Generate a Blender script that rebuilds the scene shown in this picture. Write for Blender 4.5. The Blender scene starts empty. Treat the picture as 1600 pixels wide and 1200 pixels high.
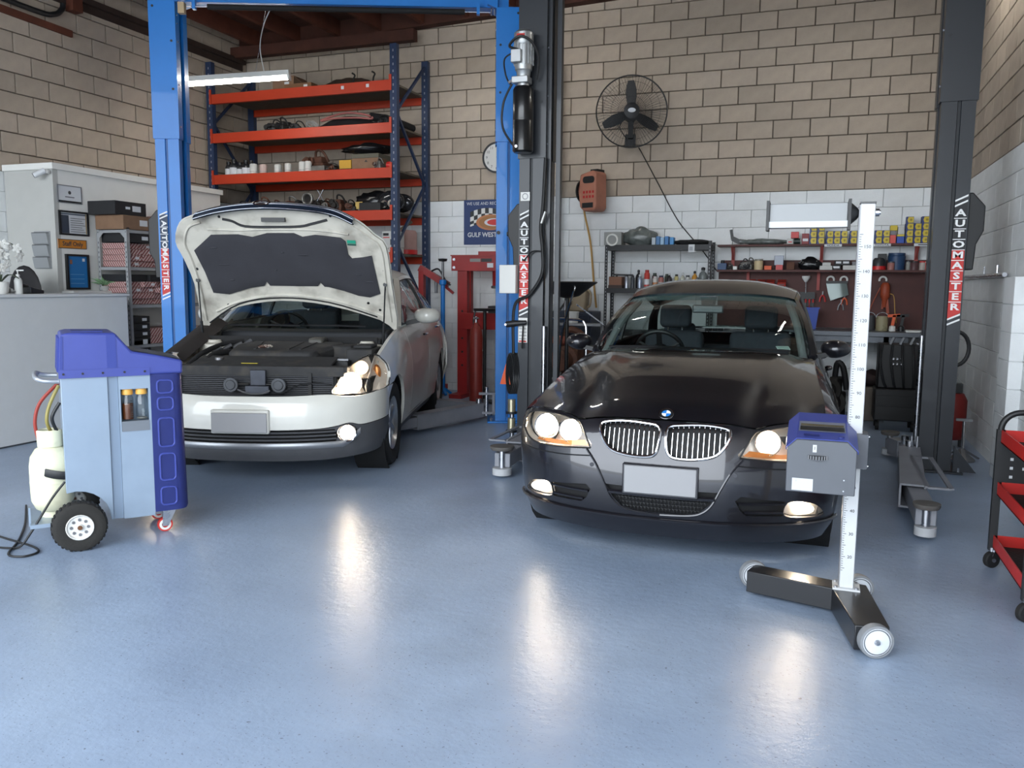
import bpy, bmesh, math, random
from math import sin, cos, pi, radians, atan, sqrt
from mathutils import Vector, Matrix
random.seed(7)
SC = bpy.context.scene
COL = SC.collection

# ------------------------------------------------------------------ camera
F_PX, PITCH, ROLL, YAW, CAM_H = 1300.0, atan(154/1300.0), radians(0.5), atan(472/1300.0), 1.405
def make_camera():
    fwd = Vector((0, cos(PITCH), -sin(PITCH))); right = Vector((1, 0, 0)); up = right.cross(fwd)
    r2 = right*cos(ROLL) + up*sin(ROLL); u2 = -right*sin(ROLL) + up*cos(ROLL)
    rz = Matrix.Rotation(YAW, 3, 'Z')
    r, u, w = rz @ r2, rz @ u2, rz @ fwd
    cam = bpy.data.cameras.new('camera'); ob = bpy.data.objects.new('camera', cam)
    COL.objects.link(ob)
    m = Matrix((r, u, -w)).transposed().to_4x4(); m.translation = Vector((0, 0, CAM_H))
    ob.matrix_world = m
    cam.sensor_fit = 'HORIZONTAL'; cam.sensor_width = 36.0; cam.lens = F_PX/1600*36.0
    cam.clip_start = 0.05; cam.clip_end = 400
    SC.camera = ob
make_camera()

# ------------------------------------------------------------------ light
SC.view_settings.view_transform = 'Standard'
SC.view_settings.look = 'None'
SC.view_settings.gamma = 1.0
SC.view_settings.use_curve_mapping = False
SC.view_settings.exposure = 0.0
wd = bpy.data.worlds.new('sky'); SC.world = wd; wd.use_nodes = True
bg = wd.node_tree.nodes['Background']
SKY_COL, SKY_STR = (0.86, 0.93, 1.0), 8.0
bg.inputs['Color'].default_value = (*SKY_COL, 1)
bg.inputs['Strength'].default_value = SKY_STR
def area_light(name, loc, target, sx, sy, power, col=(1, 1, 1), portal=False):
    l = bpy.data.lights.new(name, 'AREA'); l.shape = 'RECTANGLE'; l.size = sx; l.size_y = sy
    l.energy = power; l.color = col
    o = bpy.data.objects.new(name, l); COL.objects.link(o)
    o.location = loc
    o.rotation_euler = (Vector(target) - Vector(loc)).to_track_quat('-Z', 'Z').to_euler()
    if portal: l.cycles.is_portal = True
    return o
# the open roller door behind the photographer lets the daylight in
area_light('door_daylight_portal', (-3.2, -1.6, 2.05), (-3.2, 5, 2.05), 9.0, 4.0, 1.0, portal=True)

# ------------------------------------------------------------------ helpers
def lin(c):
    return tuple((x/12.92 if x <= 0.04045 else ((x+0.055)/1.055)**2.4) for x in c)
def hx(h):
    h = h.lstrip('#')
    return lin(tuple(int(h[i:i+2], 16)/255 for i in (0, 2, 4)))

MATS = {}
def mat(name, col, rough=0.5, metal=0.0, var=0.0, vscale=8.0, bump=0.0, bscale=60.0, coat=0.0, spec=0.5,
        emit=None, estr=0.0, trans=0.0, alpha=1.0, ior=1.45, rand=0.0, stain=None, sscale=3.0, samt=0.0, rvar=0.0):
    if name in MATS: return MATS[name]
    m = bpy.data.materials.new(name); m.use_nodes = True
    nt = m.node_tree; b = nt.nodes['Principled BSDF']
    c = hx(col) if isinstance(col, str) else col
    b.inputs['Base Color'].default_value = (*c, 1); m.diffuse_color = (*c, 1)
    b.inputs['Roughness'].default_value = rough; b.inputs['Metallic'].default_value = metal
    b.inputs['Specular IOR Level'].default_value = spec; b.inputs['IOR'].default_value = ior
    b.inputs['Coat Weight'].default_value = coat; b.inputs['Coat Roughness'].default_value = 0.04
    b.inputs['Transmission Weight'].default_value = trans; b.inputs['Alpha'].default_value = alpha
    if emit is not None:
        b.inputs['Emission Color'].default_value = (*(hx(emit) if isinstance(emit, str) else emit), 1)
        b.inputs['Emission Strength'].default_value = estr
    N, L = nt.nodes, nt.links
    last = None
    if var or bump or stain or rvar:
        tc = N.new('ShaderNodeTexCoord')
    def noise(sc, det=5):
        n = N.new('ShaderNodeTexNoise'); n.inputs['Scale'].default_value = sc; n.inputs['Detail'].default_value = det
        L.new(tc.outputs['Object'], n.inputs['Vector']); return n
    if var or rand:
        hs = N.new('ShaderNodeHueSaturation'); hs.inputs['Color'].default_value = (*c, 1)
        if var:
            n = noise(vscale); mr = N.new('ShaderNodeMapRange')
            mr.inputs[1].default_value = 0.3; mr.inputs[2].default_value = 0.7
            mr.inputs[3].default_value = 1-var; mr.inputs[4].default_value = 1+var
            L.new(n.outputs['Fac'], mr.inputs[0]); v = mr.outputs[0]
        else:
            vn = N.new('ShaderNodeValue'); vn.outputs[0].default_value = 1.0; v = vn.outputs[0]
        if rand:
            oi = N.new('ShaderNodeObjectInfo'); mr2 = N.new('ShaderNodeMapRange')
            mr2.inputs[3].default_value = 1-rand; mr2.inputs[4].default_value = 1+rand
            L.new(oi.outputs['Random'], mr2.inputs[0])
            mu = N.new('ShaderNodeMath'); mu.operation = 'MULTIPLY'
            L.new(v, mu.inputs[0]); L.new(mr2.outputs[0], mu.inputs[1]); v = mu.outputs[0]
        L.new(v, hs.inputs['Value']); last = hs.outputs['Color']
    if stain:
        n = noise(sscale, 8); cr = N.new('ShaderNodeMapRange')
        cr.inputs[1].default_value = 0.52; cr.inputs[2].default_value = 0.68
        cr.inputs[3].default_value = 0.0; cr.inputs[4].default_value = samt
        L.new(n.outputs['Fac'], cr.inputs[0])
        mx = N.new('ShaderNodeMix'); mx.data_type = 'RGBA'
        L.new(cr.outputs[0], mx.inputs['Factor'])
        if last: L.new(last, mx.inputs['A'])
        else: mx.inputs['A'].default_value = (*c, 1)
        mx.inputs['B'].default_value = (*hx(stain), 1); last = mx.outputs['Result']
    if last: L.new(last, b.inputs['Base Color'])
    if rvar:
        n = noise(vscale*1.7, 6); mr = N.new('ShaderNodeMapRange')
        mr.inputs[1].default_value = 0.3; mr.inputs[2].default_value = 0.7
        mr.inputs[3].default_value = max(0.02, rough-rvar); mr.inputs[4].default_value = rough+rvar
        L.new(n.outputs['Fac'], mr.inputs[0]); L.new(mr.outputs[0], b.inputs['Roughness'])
    if bump:
        n = noise(bscale, 4); bp = N.new('ShaderNodeBump'); bp.inputs['Strength'].default_value = bump
        bp.inputs['Distance'].default_value = 0.01
        L.new(n.outputs['Fac'], bp.inputs['Height']); L.new(bp.outputs['Normal'], b.inputs['Normal'])
    MATS[name] = m
    return m

class MB:
    """collects shapes; build() links them as one mesh object"""
    def __init__(s): s.v = []; s.f = []
    def add(s, vs, fs, M=None):
        n = len(s.v)
        s.v += [tuple(M @ Vector(p)) if M else tuple(p) for p in vs]
        s.f += [tuple(i+n for i in f) for f in fs]; return s
    def merge(s, o, M=None): return s.add(o.v, o.f, M)
    def box(s, x0, x1, y0, y1, z0, z1, M=None):
        return s.add([(x0,y0,z0),(x1,y0,z0),(x1,y1,z0),(x0,y1,z0),(x0,y0,z1),(x1,y0,z1),(x1,y1,z1),(x0,y1,z1)],
                     [(3,2,1,0),(4,5,6,7),(0,1,5,4),(1,2,6,5),(2,3,7,6),(3,0,4,7)], M)
    def cbox(s, c, d, M=None):
        return s.box(c[0]-d[0]/2, c[0]+d[0]/2, c[1]-d[1]/2, c[1]+d[1]/2, c[2]-d[2]/2, c[2]+d[2]/2, M)
    def bar(s, a, b, w, h, up=(0,0,1)):
        a = Vector(a); b = Vector(b); d = (b-a); l = d.length; d.normalize()
        sx = d.cross(Vector(up))
        if sx.length < 1e-4: sx = d.cross(Vector((1,0,0)))
        sx.normalize(); u = sx.cross(d)
        M = Matrix((sx, d, u)).transposed().to_4x4(); M.translation = a
        return s.box(-w/2, w/2, 0, l, -h/2, h/2, M)
    def cyl(s, a, b, r, r2=None, n=16, cap=True):
        a = Vector(a); b = Vector(b); r2 = r if r2 is None else r2
        d = (b-a).normalized(); x = d.orthogonal().normalized(); y = d.cross(x)
        vs = [a + (x*cos(2*pi*i/n)+y*sin(2*pi*i/n))*r for i in range(n)] + [b + (x*cos(2*pi*i/n)+y*sin(2*pi*i/n))*r2 for i in range(n)]
        fs = [(i, (i+1) % n, n+(i+1) % n, n+i) for i in range(n)]
        if cap: fs += [tuple(range(n-1, -1, -1)), tuple(range(n, 2*n))]
        return s.add(vs, fs)
    def tube(s, pts, r, n=8, cap=True, closed=False):
        pts = [Vector(p) for p in pts]; m = len(pts)
        rs = r if isinstance(r, (list, tuple)) else [r]*m
        up = None; rings = []
        for i, p in enumerate(pts):
            if closed: d = pts[(i+1) % m]-pts[i-1]
            else: d = pts[min(i+1, m-1)]-pts[max(i-1, 0)]
            d.normalize()
            x = d.orthogonal().normalized() if up is None else (up - d*up.dot(d)).normalized()
            up = x; y = d.cross(x)
            rings.append([p+(x*cos(2*pi*k/n)+y*sin(2*pi*k/n))*rs[i] for k in range(n)])
        vs = [q for g in rings for q in g]; fs = []
        for i in range(m if closed else m-1):
            j = (i+1) % m
            for k in range(n): fs.append((i*n+k, i*n+(k+1) % n, j*n+(k+1) % n, j*n+k))
        if cap and not closed: fs += [tuple(range(n-1, -1, -1)), tuple(range((m-1)*n, m*n))]
        return s.add(vs, fs)
    def lathe(s, prof, n=20, c=(0,0,0), axis=(0,0,1), arc=2*pi):
        c = Vector(c); d = Vector(axis).normalized(); x = d.orthogonal().normalized(); y = d.cross(x)
        m = len(prof); full = abs(arc-2*pi) < 1e-6; nn = n if full else n+1; vs = []
        for i in range(nn):
            t = arc*i/n; e = x*cos(t)+y*sin(t)
            vs += [c+e*r+d*z for r, z in prof]
        fs = []
        for i in range(n):
            j = (i+1) % nn
            for k in range(m-1): fs.append((i*m+k, j*m+k, j*m+k+1, i*m+k+1))
        return s.add(vs, fs)
    def prism(s, out, a0, a1, axis='y', M=None):
        """outline of (a, b) pairs extruded along an axis: y -> (x, z), x -> (y, z), z -> (x, y)"""
        f = {'y': lambda p, t: (p[0], t, p[1]), 'x': lambda p, t: (t, p[0], p[1]), 'z': lambda p, t: (p[0], p[1], t)}[axis]
        n = len(out)
        vs = [f(p, a0) for p in out]+[f(p, a1) for p in out]
        fs = [tuple(range(n)), tuple(range(2*n-1, n-1, -1))]+[(i, n+i, n+(i+1) % n, (i+1) % n) for i in range(n)]
        return s.add(vs, fs, M)
    def grid(s, rows, close_u=False):
        nu = len(rows[0]); vs = [p for r in rows for p in r]; fs = []
        for i in range(len(rows)-1):
            for k in range(nu if close_u else nu-1):
                k2 = (k+1) % nu
                fs.append((i*nu+k, i*nu+k2, (i+1)*nu+k2, (i+1)*nu+k))
        return s.add(vs, fs)
    def sphere(s, c, r, nu=14, nv=8, sc=(1,1,1), M=None):
        vs = []; fs = []
        for j in range(nv+1):
            t = pi*j/nv
            for i in range(nu):
                a = 2*pi*i/nu; vs.append((c[0]+r*sc[0]*sin(t)*cos(a), c[1]+r*sc[1]*sin(t)*sin(a), c[2]+r*sc[2]*cos(t)))
        for j in range(nv):
            for i in range(nu):
                fs.append((j*nu+i, (j+1)*nu+i, (j+1)*nu+(i+1) % nu, j*nu+(i+1) % nu))
        return s.add(vs, fs, M)
    def mesh(s, name, smooth=38, weld=False):
        me = bpy.data.meshes.new(name)
        bm = bmesh.new()
        vv = [bm.verts.new(p) for p in s.v]
        for f in s.f:
            try: bm.faces.new([vv[i] for i in f])
            except ValueError: pass
        if weld: bmesh.ops.remove_doubles(bm, verts=bm.verts, dist=1e-5)
        bmesh.ops.recalc_face_normals(bm, faces=bm.faces)
        sharpen(bm, smooth)
        bm.to_mesh(me); bm.free(); return me
    def build(s, name, m, parent=None, loc=None, rz=0, bevel=0, seg=2, smooth=38, weld=False):
        o = bpy.data.objects.new(name, s.mesh(name, smooth, weld)); COL.objects.link(o)
        o.data.materials.append(m)
        if parent: o.parent = parent
        if loc is not None: o.location = loc
        if rz: o.rotation_euler = (0, 0, rz)
        if bevel: bev(o, bevel, seg)
        return o
def sharpen(bm, deg):
    for f in bm.faces: f.smooth = True
    t = radians(deg)
    for e in bm.edges:
        e.smooth = not (len(e.link_faces) != 2 or e.calc_face_angle(0) > t)
def bev(o, w, seg=2):
    b = o.modifiers.new('edge', 'BEVEL'); b.width = w; b.segments = seg; b.limit_method = 'ANGLE'; b.angle_limit = radians(40)
    b.harden_normals = False
    return o
def tag(o, label=None, cat=None, group=None, kind=None):
    if label: o['label'] = label
    if cat: o['category'] = cat
    if group: o['group'] = group
    if kind: o['kind'] = kind
    return o
def thing(name, label, cat, loc=(0,0,0), rz=0, group=None):
    o = bpy.data.objects.new(name, None); COL.objects.link(o); o.empty_display_size = 0.1
    o.location = loc; o.rotation_euler = (0, 0, rz)
    return tag(o, label, cat, group)
def kids(o): return list(o.children)
def dup(o, parent=None, loc=None, rz=None, label=None):
    c = o.copy(); COL.objects.link(c); c.parent = parent
    if loc is not None: c.location = loc
    if rz is not None: c.rotation_euler = (0, 0, rz)
    if label: c['label'] = label
    for k in kids(o): dup(k, c)
    return c
def text_mesh(txt, size, depth=0.001, bold=0.0, extra=1.0):
    """lettering lying in the x-z plane facing -y, centred on the origin, as mesh data"""
    cu = bpy.data.curves.new('lettering', 'FONT'); cu.body = txt; cu.size = size
    cu.align_x = 'CENTER'; cu.align_y = 'CENTER'; cu.extrude = depth/2; cu.offset = bold; cu.space_character = extra
    cu.resolution_u = 2
    o = bpy.data.objects.new('lettering', cu); COL.objects.link(o)
    dg = bpy.context.evaluated_depsgraph_get(); dg.update()
    me = bpy.data.meshes.new_from_object(o.evaluated_get(dg))
    bpy.data.objects.remove(o); bpy.data.curves.remove(cu)
    me.transform(Matrix.Rotation(pi/2, 4, 'X'))
    return me
def text(name, txt, size, m, parent, loc, rot=(0,0,0), depth=0.001, bold=0.0, sx=1.0, extra=1.0):
    me = text_mesh(txt, size, depth, bold, extra); me.materials.clear(); me.materials.append(m)
    o = bpy.data.objects.new(name, me); COL.objects.link(o); o.parent = parent
    o.location = loc; o.rotation_euler = rot; o.scale = (sx, 1, 1); return o
def arc(c, r, a0, a1, n, plane='xz', off=0):
    out = []
    for i in range(n+1):
        t = radians(a0+(a1-a0)*i/n); u, w = c[0]+r*cos(t), c[1]+r*sin(t)
        out.append({'xz': (u, off, w), 'xy': (u, w, off), 'yz': (off, u, w)}[plane])
    return out
def spline(pts, n=6):
    """Catmull-Rom through points"""
    P = [Vector(p) for p in pts]; out = []
    for i in range(len(P)-1):
        p0, p1, p2, p3 = P[max(i-1, 0)], P[i], P[i+1], P[min(i+2, len(P)-1)]
        for k in range(n):
            t = k/n
            out.append(0.5*((2*p1)+(p2-p0)*t+(2*p0-5*p1+4*p2-p3)*t*t+(3*p1-p0-3*p2+p3)*t**3))
    out.append(P[-1]); return out
def rrect(x0, x1, z0, z1, r, n=4):
    o = []
    for cx, cz, a in ((x1-r, z1-r, 0), (x0+r, z1-r, 90), (x0+r, z0+r, 180), (x1-r, z0+r, 270)):
        for i in range(n+1):
            t = radians(a+90*i/n); o.append((cx+r*cos(t), cz+r*sin(t)))
    return o

# common materials
BLACK = mat('black_plastic', '1a1b1d', 0.45)
RUBBER = mat('rubber', '161617', 0.8, bump=0.15, bscale=90)
STEEL = mat('bright_steel', 'b8bac0', 0.3, 1.0, rvar=0.1)
DSTEEL = mat('dull_steel', '7a7b7e', 0.5, 0.8, var=0.15)
CHROME = mat('chrome', 'd8d8da', 0.12, 1.0)
WHITEP = mat('white_paint', 'd4d4d0', 0.4)
REDP = mat('red_paint', 'b01c1c', 0.4, var=0.08)
CARD = mat('cardboard', '7b604b', 0.85, var=0.1, vscale=12)
# ------------------------------------------------------------------ the setting
XL, XR, YB, YF = -7.75, 1.39, 10.2, -1.5
def roof_z(x): return 4.62 + 0.037*(x+7.75)
def floor_material():
    m = bpy.data.materials.new('painted_concrete'); m.use_nodes = True
    N, L = m.node_tree.nodes, m.node_tree.links; b = N['Principled BSDF']
    tc = N.new('ShaderNodeTexCoord')
    def noise(sc, det, ro=0.5, vec=None):
        n = N.new('ShaderNodeTexNoise'); n.inputs['Scale'].default_value = sc; n.inputs['Detail'].default_value = det
        n.inputs['Roughness'].default_value = ro; L.new(vec or tc.outputs['Object'], n.inputs['Vector']); return n.outputs['Fac']
    def ramp(src, a, b_, c, d):
        r = N.new('ShaderNodeMapRange'); L.new(src, r.inputs[0])
        for i, v in zip((1, 2, 3, 4), (a, b_, c, d)): r.inputs[i].default_value = v
        return r.outputs[0]
    def mix(f, A, B):
        x = N.new('ShaderNodeMix'); x.data_type = 'RGBA'; L.new(f, x.inputs['Factor'])
        for k, val in (('A', A), ('B', B)):
            if isinstance(val, tuple): x.inputs[k].default_value = (*val, 1)
            else: L.new(val, x.inputs[k])
        return x.outputs['Result']
    c = mix(ramp(noise(0.9, 8, 0.6), 0.3, 0.7, 0, 1), hx('8191a8'), hx('98a9c0'))
    c = mix(ramp(noise(1.3, 6, 0.6), 0.5, 0.75, 0, 0.4), c, hx('707b88'))      # worn patches
    c = mix(ramp(noise(95, 2), 0.66, 0.70, 0, 0.6), c, hx('4d5257')); c = mix(ramp(noise(45, 2), 0.71, 0.74, 0, 0.7), c, hx('3f4449'))            # chips and flecks
    mp = N.new('ShaderNodeMapping'); mp.inputs['Scale'].default_value = (5.0, 22.0, 5.0); mp.inputs['Rotation'].default_value = (0, 0, 0.6)
    L.new(tc.outputs['Object'], mp.inputs['Vector'])
    c = mix(ramp(noise(3.0, 6, 0.6, mp.outputs[0]), 0.64, 0.74, 0, 0.3), c, hx('5c5e5e'))  # scuffs
    L.new(c, b.inputs['Base Color'])
    b.inputs['Roughness'].default_value = 0.33
    b.inputs['Specular IOR Level'].default_value = 0.5
    bp = N.new('ShaderNodeBump'); bp.inputs['Strength'].default_value = 0.22; bp.inputs['Distance'].default_value = 0.01
    L.new(noise(22, 5, 0.6), bp.inputs['Height']); L.new(bp.outputs['Normal'], b.inputs['Normal'])
    return m
FLOORM = floor_material()
fl_ = MB().box(XL-0.3, XR+0.3, YF-0.3, YB+0.3, -0.12, 0).build('floor', FLOORM); tag(fl_, kind='structure')
APRON = mat('outdoor_concrete', '9a9a96', 0.8, var=0.1, vscale=2)
tag(MB().box(-40, 40, -40, YF-0.3, -0.12, -0.01).build('floor_apron', APRON), kind='structure')

MORTAR = mat('mortar', '6b6157', 0.95, bump=0.3, bscale=120)
WMORTAR = mat('painted_mortar', 'c6c9ca', 0.8, bump=0.2, bscale=80)
BLOCK = mat('grey_concrete_block', 'a99c8e', 0.92, var=0.07, vscale=9, bump=0.35, bscale=170, rand=0.09)
WBLOCK = mat('white_painted_block', 'dfe2e3', 0.75, var=0.05, vscale=5, bump=0.25, bscale=120, rand=0.025, stain='9a9a96', sscale=2.5, samt=0.25)
BW, BH, PAINT_Z = 0.4, 0.2, 2.5
def block_mesh(name, w, h, m):
    b = MB().box(-w/2, w/2, -0.03, 0.03, -h/2, h/2)
    me = b.mesh(name)
    bm = bmesh.new(); bm.from_mesh(me); bmesh.ops.bevel(bm, geom=[e for e in bm.edges], offset=0.003, segments=1, affect='EDGES'); bm.to_mesh(me); bm.free()
    me.materials.append(m); return me
BM_G = block_mesh('block', 0.388, 0.189, BLOCK); BM_W = block_mesh('block_painted', 0.396, 0.197, WBLOCK)
BMH_G = block_mesh('half_block', 0.188, 0.189, BLOCK); BMH_W = block_mesh('half_block_painted', 0.196, 0.197, WBLOCK)
def block_wall(wall, length, z1, to_world, rz, single, phase=0.0):
    """to_world(t, z) -> point on the wall face; single(t, z) says whether the block is kept as its own object"""
    rest = {True: MB(), False: MB()}
    k0 = -13; r = 0
    for k in range(k0, 40):
        zc = PAINT_Z + BH*(k+0.5)
        if zc-BH/2 < -0.15 or zc+BH/2 > z1+0.12: continue
        white = k < 0
        off = phase + (BW/2 if k % 2 else 0)
        t = off - BW
        while t < length:
            a, b = max(t, 0), min(t+BW, length); t += BW
            if b-a < 0.08: continue
            full = (b-a) > 0.39
            half = abs((b-a)-0.2) < 0.012
            p = to_world((a+b)/2, zc)
            jx, jr = random.uniform(-0.0015, 0.0015), random.uniform(-0.004, 0.004)
            if single((a+b)/2, zc):
                me = (BM_W if white else BM_G) if full or not half else (BMH_W if white else BMH_G)
                o = bpy.data.objects.new('block', me); COL.objects.link(o); o.parent = wall
                o.location = p; o.rotation_euler = (0, jr, rz)
                if not full and not half: o.scale = ((b-a)/BW, 1, 1)
            else:
                g = 0.002 if white else 0.006
                M = Matrix.Translation(p) @ Matrix.Rotation(rz, 4, 'Z')
                rest[white].box(-(b-a)/2+g, (b-a)/2-g, -0.03, 0.03, -BH/2+g, BH/2-g, M)
    for w in (True, False):
        if rest[w].v: tag(rest[w].build('blocks', WBLOCK if w else BLOCK, wall), kind='stuff')
# back wall
def mortar_wall(name, boxes):
    b = MB()
    for q in boxes: b.box(*q)
    o = b.build(name, MORTAR); tag(o, kind='structure'); return o
Z1B = 5.0
wb = mortar_wall('wall_back', [(XL-0.3, XR+0.3, YB+0.026, YB+0.25, PAINT_Z, Z1B)])
MB().box(XL-0.3, XR+0.3, YB+0.0285, YB+0.25, 0, PAINT_Z).build('painted_backing', WMORTAR, wb)
block_wall(wb, XR-XL, 4.9, lambda t, z: Vector((XL+t, YB+0.03, z)), 0,
           lambda t, z: XL+t > -4.95 and z > 1.55 and not (z < 2.0 and XL+t < -3.0), phase=0.19)
# left wall
wl = mortar_wall('wall_left', [(XL-0.25, XL-0.026, YF, YB, PAINT_Z, 5.0)])
MB().box(XL-0.25, XL-0.0285, YF, YB, 0, PAINT_Z).build('painted_backing', WMORTAR, wl)
block_wall(wl, YB-YF, 4.8, lambda t, z: Vector((XL-0.03, YF+t, z)), pi/2,
           lambda t, z: YF+t > 5.4 and z > PAINT_Z, phase=0.39)
# right wall
wr = mortar_wall('wall_right', [(XR+0.026, XR+0.25, YF, YB, PAINT_Z, 5.2)])
MB().box(XR+0.0285, XR+0.25, YF, YB, 0, PAINT_Z).build('painted_backing', WMORTAR, wr)
block_wall(wr, YB-YF, 5.1, lambda t, z: Vector((XR+0.03, YF+t, z)), pi/2,
           lambda t, z: YF+t > 6.9 and YF+t < 9.6, phase=0.1)
# engaged pier behind the black lift post, and the low pier on the right wall
def pier(name, x0, x1, y0, y1, z1, split):
    o = MB().box(x0+0.004, x1-0.004, y0+0.004, y1, 0, z1-0.004).build(name, WMORTAR); tag(o, kind='structure')
    z = PAINT_Z - 13*BH; k = 0
    while z < z1-0.05:
        za, zb = max(z, 0), min(z+BH, z1)
        white = z < PAINT_Z-0.05
        o2 = MB().box(x0, x1, y0, y1-0.03, za+0.003, zb-0.003).build('block', WBLOCK if white or not split else BLOCK, o, bevel=0.003, seg=1)
        z += BH; k += 1
    return o
pier('trim_1', -3.47, -3.06, YB-0.19, YB, 4.1, True)
pier('trim_2', XR-0.09, XR, 6.72, 7.1, 1.5, False)

# roof: boarded deck on rafters
DECK = mat('dark_timber_boards', '43241a', 0.85, var=0.25, vscale=5)
RAFT = mat('brown_timber', '5a2f20', 0.8, var=0.2, vscale=6)
PLATE = mat('dark_steel_angle', '352823', 0.7, var=0.2)
rz_ = math.atan(0.037)
ce = tag(MB().box(XL-0.3, XL+9.6, YF, YB+0.3, 0.22, 0.26).build('ceiling', DECK, loc=(0, 0, 0)), kind='structure')
me = ce.data
for v in me.vertices: v.co.z += roof_z(v.co.x)
n = 0
y = YF
while y < YB:                                          # deck boards between the rafters, each its own plank
    b = MB().box(XL-0.2, XR+0.2, y+0.004, min(y+0.44, YB+0.2), 0.2, 0.22)
    for i, p in enumerate(b.v): b.v[i] = (p[0], p[1], p[2]+roof_z(p[0]))
    b.build('plank', DECK, ce); y += 0.45
x = XL+0.35
while x < XR+0.2:
    b = MB().box(x-0.03, x+0.03, YF, YB-0.02, roof_z(x)-0.0, roof_z(x)+0.2)
    b.build('rafter', RAFT, ce); x += 0.62
b = MB()
for xa, xb in ((XL, -4.95),):
    b.box(xa, xb, YB-0.34, YB-0.22, roof_z(xa)-0.14, roof_z(xa)+0.0)
b.build('tie_beam', DECK, ce)
b = MB().box(XL, XR+0.1, YB-0.14, YB-0.002, -0.02, 0.2)
for i, p in enumerate(b.v): b.v[i] = (p[0], p[1], p[2]+roof_z(p[0]))
b.build('wall_plate', DECK, ce)
b = MB().box(XL+0.002, XL+0.07, YF, YB-0.1, 4.44, 4.50).box(XL+0.002, XL+0.016, YF, YB-0.1, 4.36, 4.44)
b.build('wall_plate', PLATE, ce)
for yy in (4.0, 5.6, 7.15, 8.55):
    MB().box(XL+0.003, XL+0.11, yy, yy+0.13, 4.30, 4.62).build('bracket', RAFT, ce)
# cable conduit and batten on the left wall
cd = thing('cable_conduit', 'black cable conduit on a timber batten high on the left block wall', 'conduit', (0, 0, 0))
MB().bar((XL+0.02, 4.4, 4.13), (XL+0.02, 7.2, 4.07), 0.03, 0.07, up=(0,0,1)).build('batten', RAFT, cd)
MB().tube(spline([(XL+0.06, 4.4, 4.22), (XL+0.06, 5.6, 4.2), (XL+0.06, 6.7, 4.17), (XL+0.06, 6.95, 4.2), (XL+0.06, 7.05, 4.28), (XL+0.06, 7.07, 4.34)], 6), 0.028, 10).build('pipe', BLACK, cd)
MB().tube(spline([(XL+0.06, 5.1, 4.3), (XL+0.06, 5.4, 4.26), (XL+0.06, 5.62, 4.26), (XL+0.06, 5.67, 4.31), (XL+0.06, 5.68, 4.345)], 6), 0.022, 10).build('pipe', BLACK, cd)
# steel rail along the right wall
rl = MB().tube([(XR-0.05, 7.3, 1.52), (XR-0.05, 9.4, 1.52)], 0.018, 8)
for yy in (7.45, 8.0, 8.6, 9.2): rl.cyl((XR-0.05, yy, 1.52), (XR, yy, 1.52), 0.012, n=8)
for yy in (7.6, 8.15): rl.cyl((XR-0.05, yy, 1.52), (XR-0.05, yy, 1.60), 0.007, n=6)
tag(rl.build('wall_pipe', STEEL), 'thin galvanised pipe run along the right painted wall', 'pipe')
# ------------------------------------------------------------------ car body helpers
from mathutils.geometry import delaunay_2d_cdt
def interp(tab, t):
    """smooth table lookup: tab = [(t, v), ...]"""
    if t <= tab[0][0]: return tab[0][1]
    if t >= tab[-1][0]: return tab[-1][1]
    for i in range(len(tab)-1):
        if tab[i][0] <= t <= tab[i+1][0]: break
    t1, v1 = tab[i]; t2, v2 = tab[i+1]; h = t2-t1
    m1 = (v2-tab[i-1][1])/(t2-tab[i-1][0]) if i > 0 else (v2-v1)/h
    m2 = (tab[i+2][1]-v1)/(tab[i+2][0]-t1) if i+2 < len(tab) else (v2-v1)/h
    u = (t-t1)/h
    return v1*(1+2*u)*(1-u)**2+m1*h*u*(1-u)**2+v2*u*u*(3-2*u)+m2*h*u*u*(u-1)
def resample(poly, step, closed=True):
    out = []; n = len(poly)
    for i in range(n if closed else n-1):
        a, b = poly[i], poly[(i+1) % n]
        d = math.hypot(b[0]-a[0], b[1]-a[1]); k = max(1, int(math.ceil(d/step)))
        for j in range(k): out.append((a[0]+(b[0]-a[0])*j/k, a[1]+(b[1]-a[1])*j/k))
    if not closed: out.append(poly[-1])
    return out
def smooth2(pts, n=5, closed=False):
    P = [Vector((p[0], p[1], 0)) for p in pts]
    if closed:
        m = len(P); out = []
        for i in range(m):
            p0, p1, p2, p3 = P[i-1], P[i], P[(i+1) % m], P[(i+2) % m]
            for k in range(n):
                t = k/n; q = 0.5*((2*p1)+(p2-p0)*t+(2*p0-5*p1+4*p2-p3)*t*t+(3*p1-p0-3*p2+p3)*t**3); out.append((q.x, q.y))
        return out
    return [(q.x, q.y) for q in spline(P, n)]
def inside(p, poly):
    c = False; n = len(poly)
    for i in range(n):
        a, b = poly[i], poly[i-1]
        if (a[1] > p[1]) != (b[1] > p[1]) and p[0] < (b[0]-a[0])*(p[1]-a[1])/(b[1]-a[1])+a[0]: c = not c
    return c
def pdist(p, poly):
    m = 9
    for i in range(len(poly)):
        a, b = poly[i], poly[i-1]; dx, dy = b[0]-a[0], b[1]-a[1]; L = dx*dx+dy*dy
        t = 0 if L == 0 else max(0, min(1, ((p[0]-a[0])*dx+(p[1]-a[1])*dy)/L))
        m = min(m, math.hypot(p[0]-a[0]-t*dx, p[1]-a[1]-t*dy))
    return m
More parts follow.
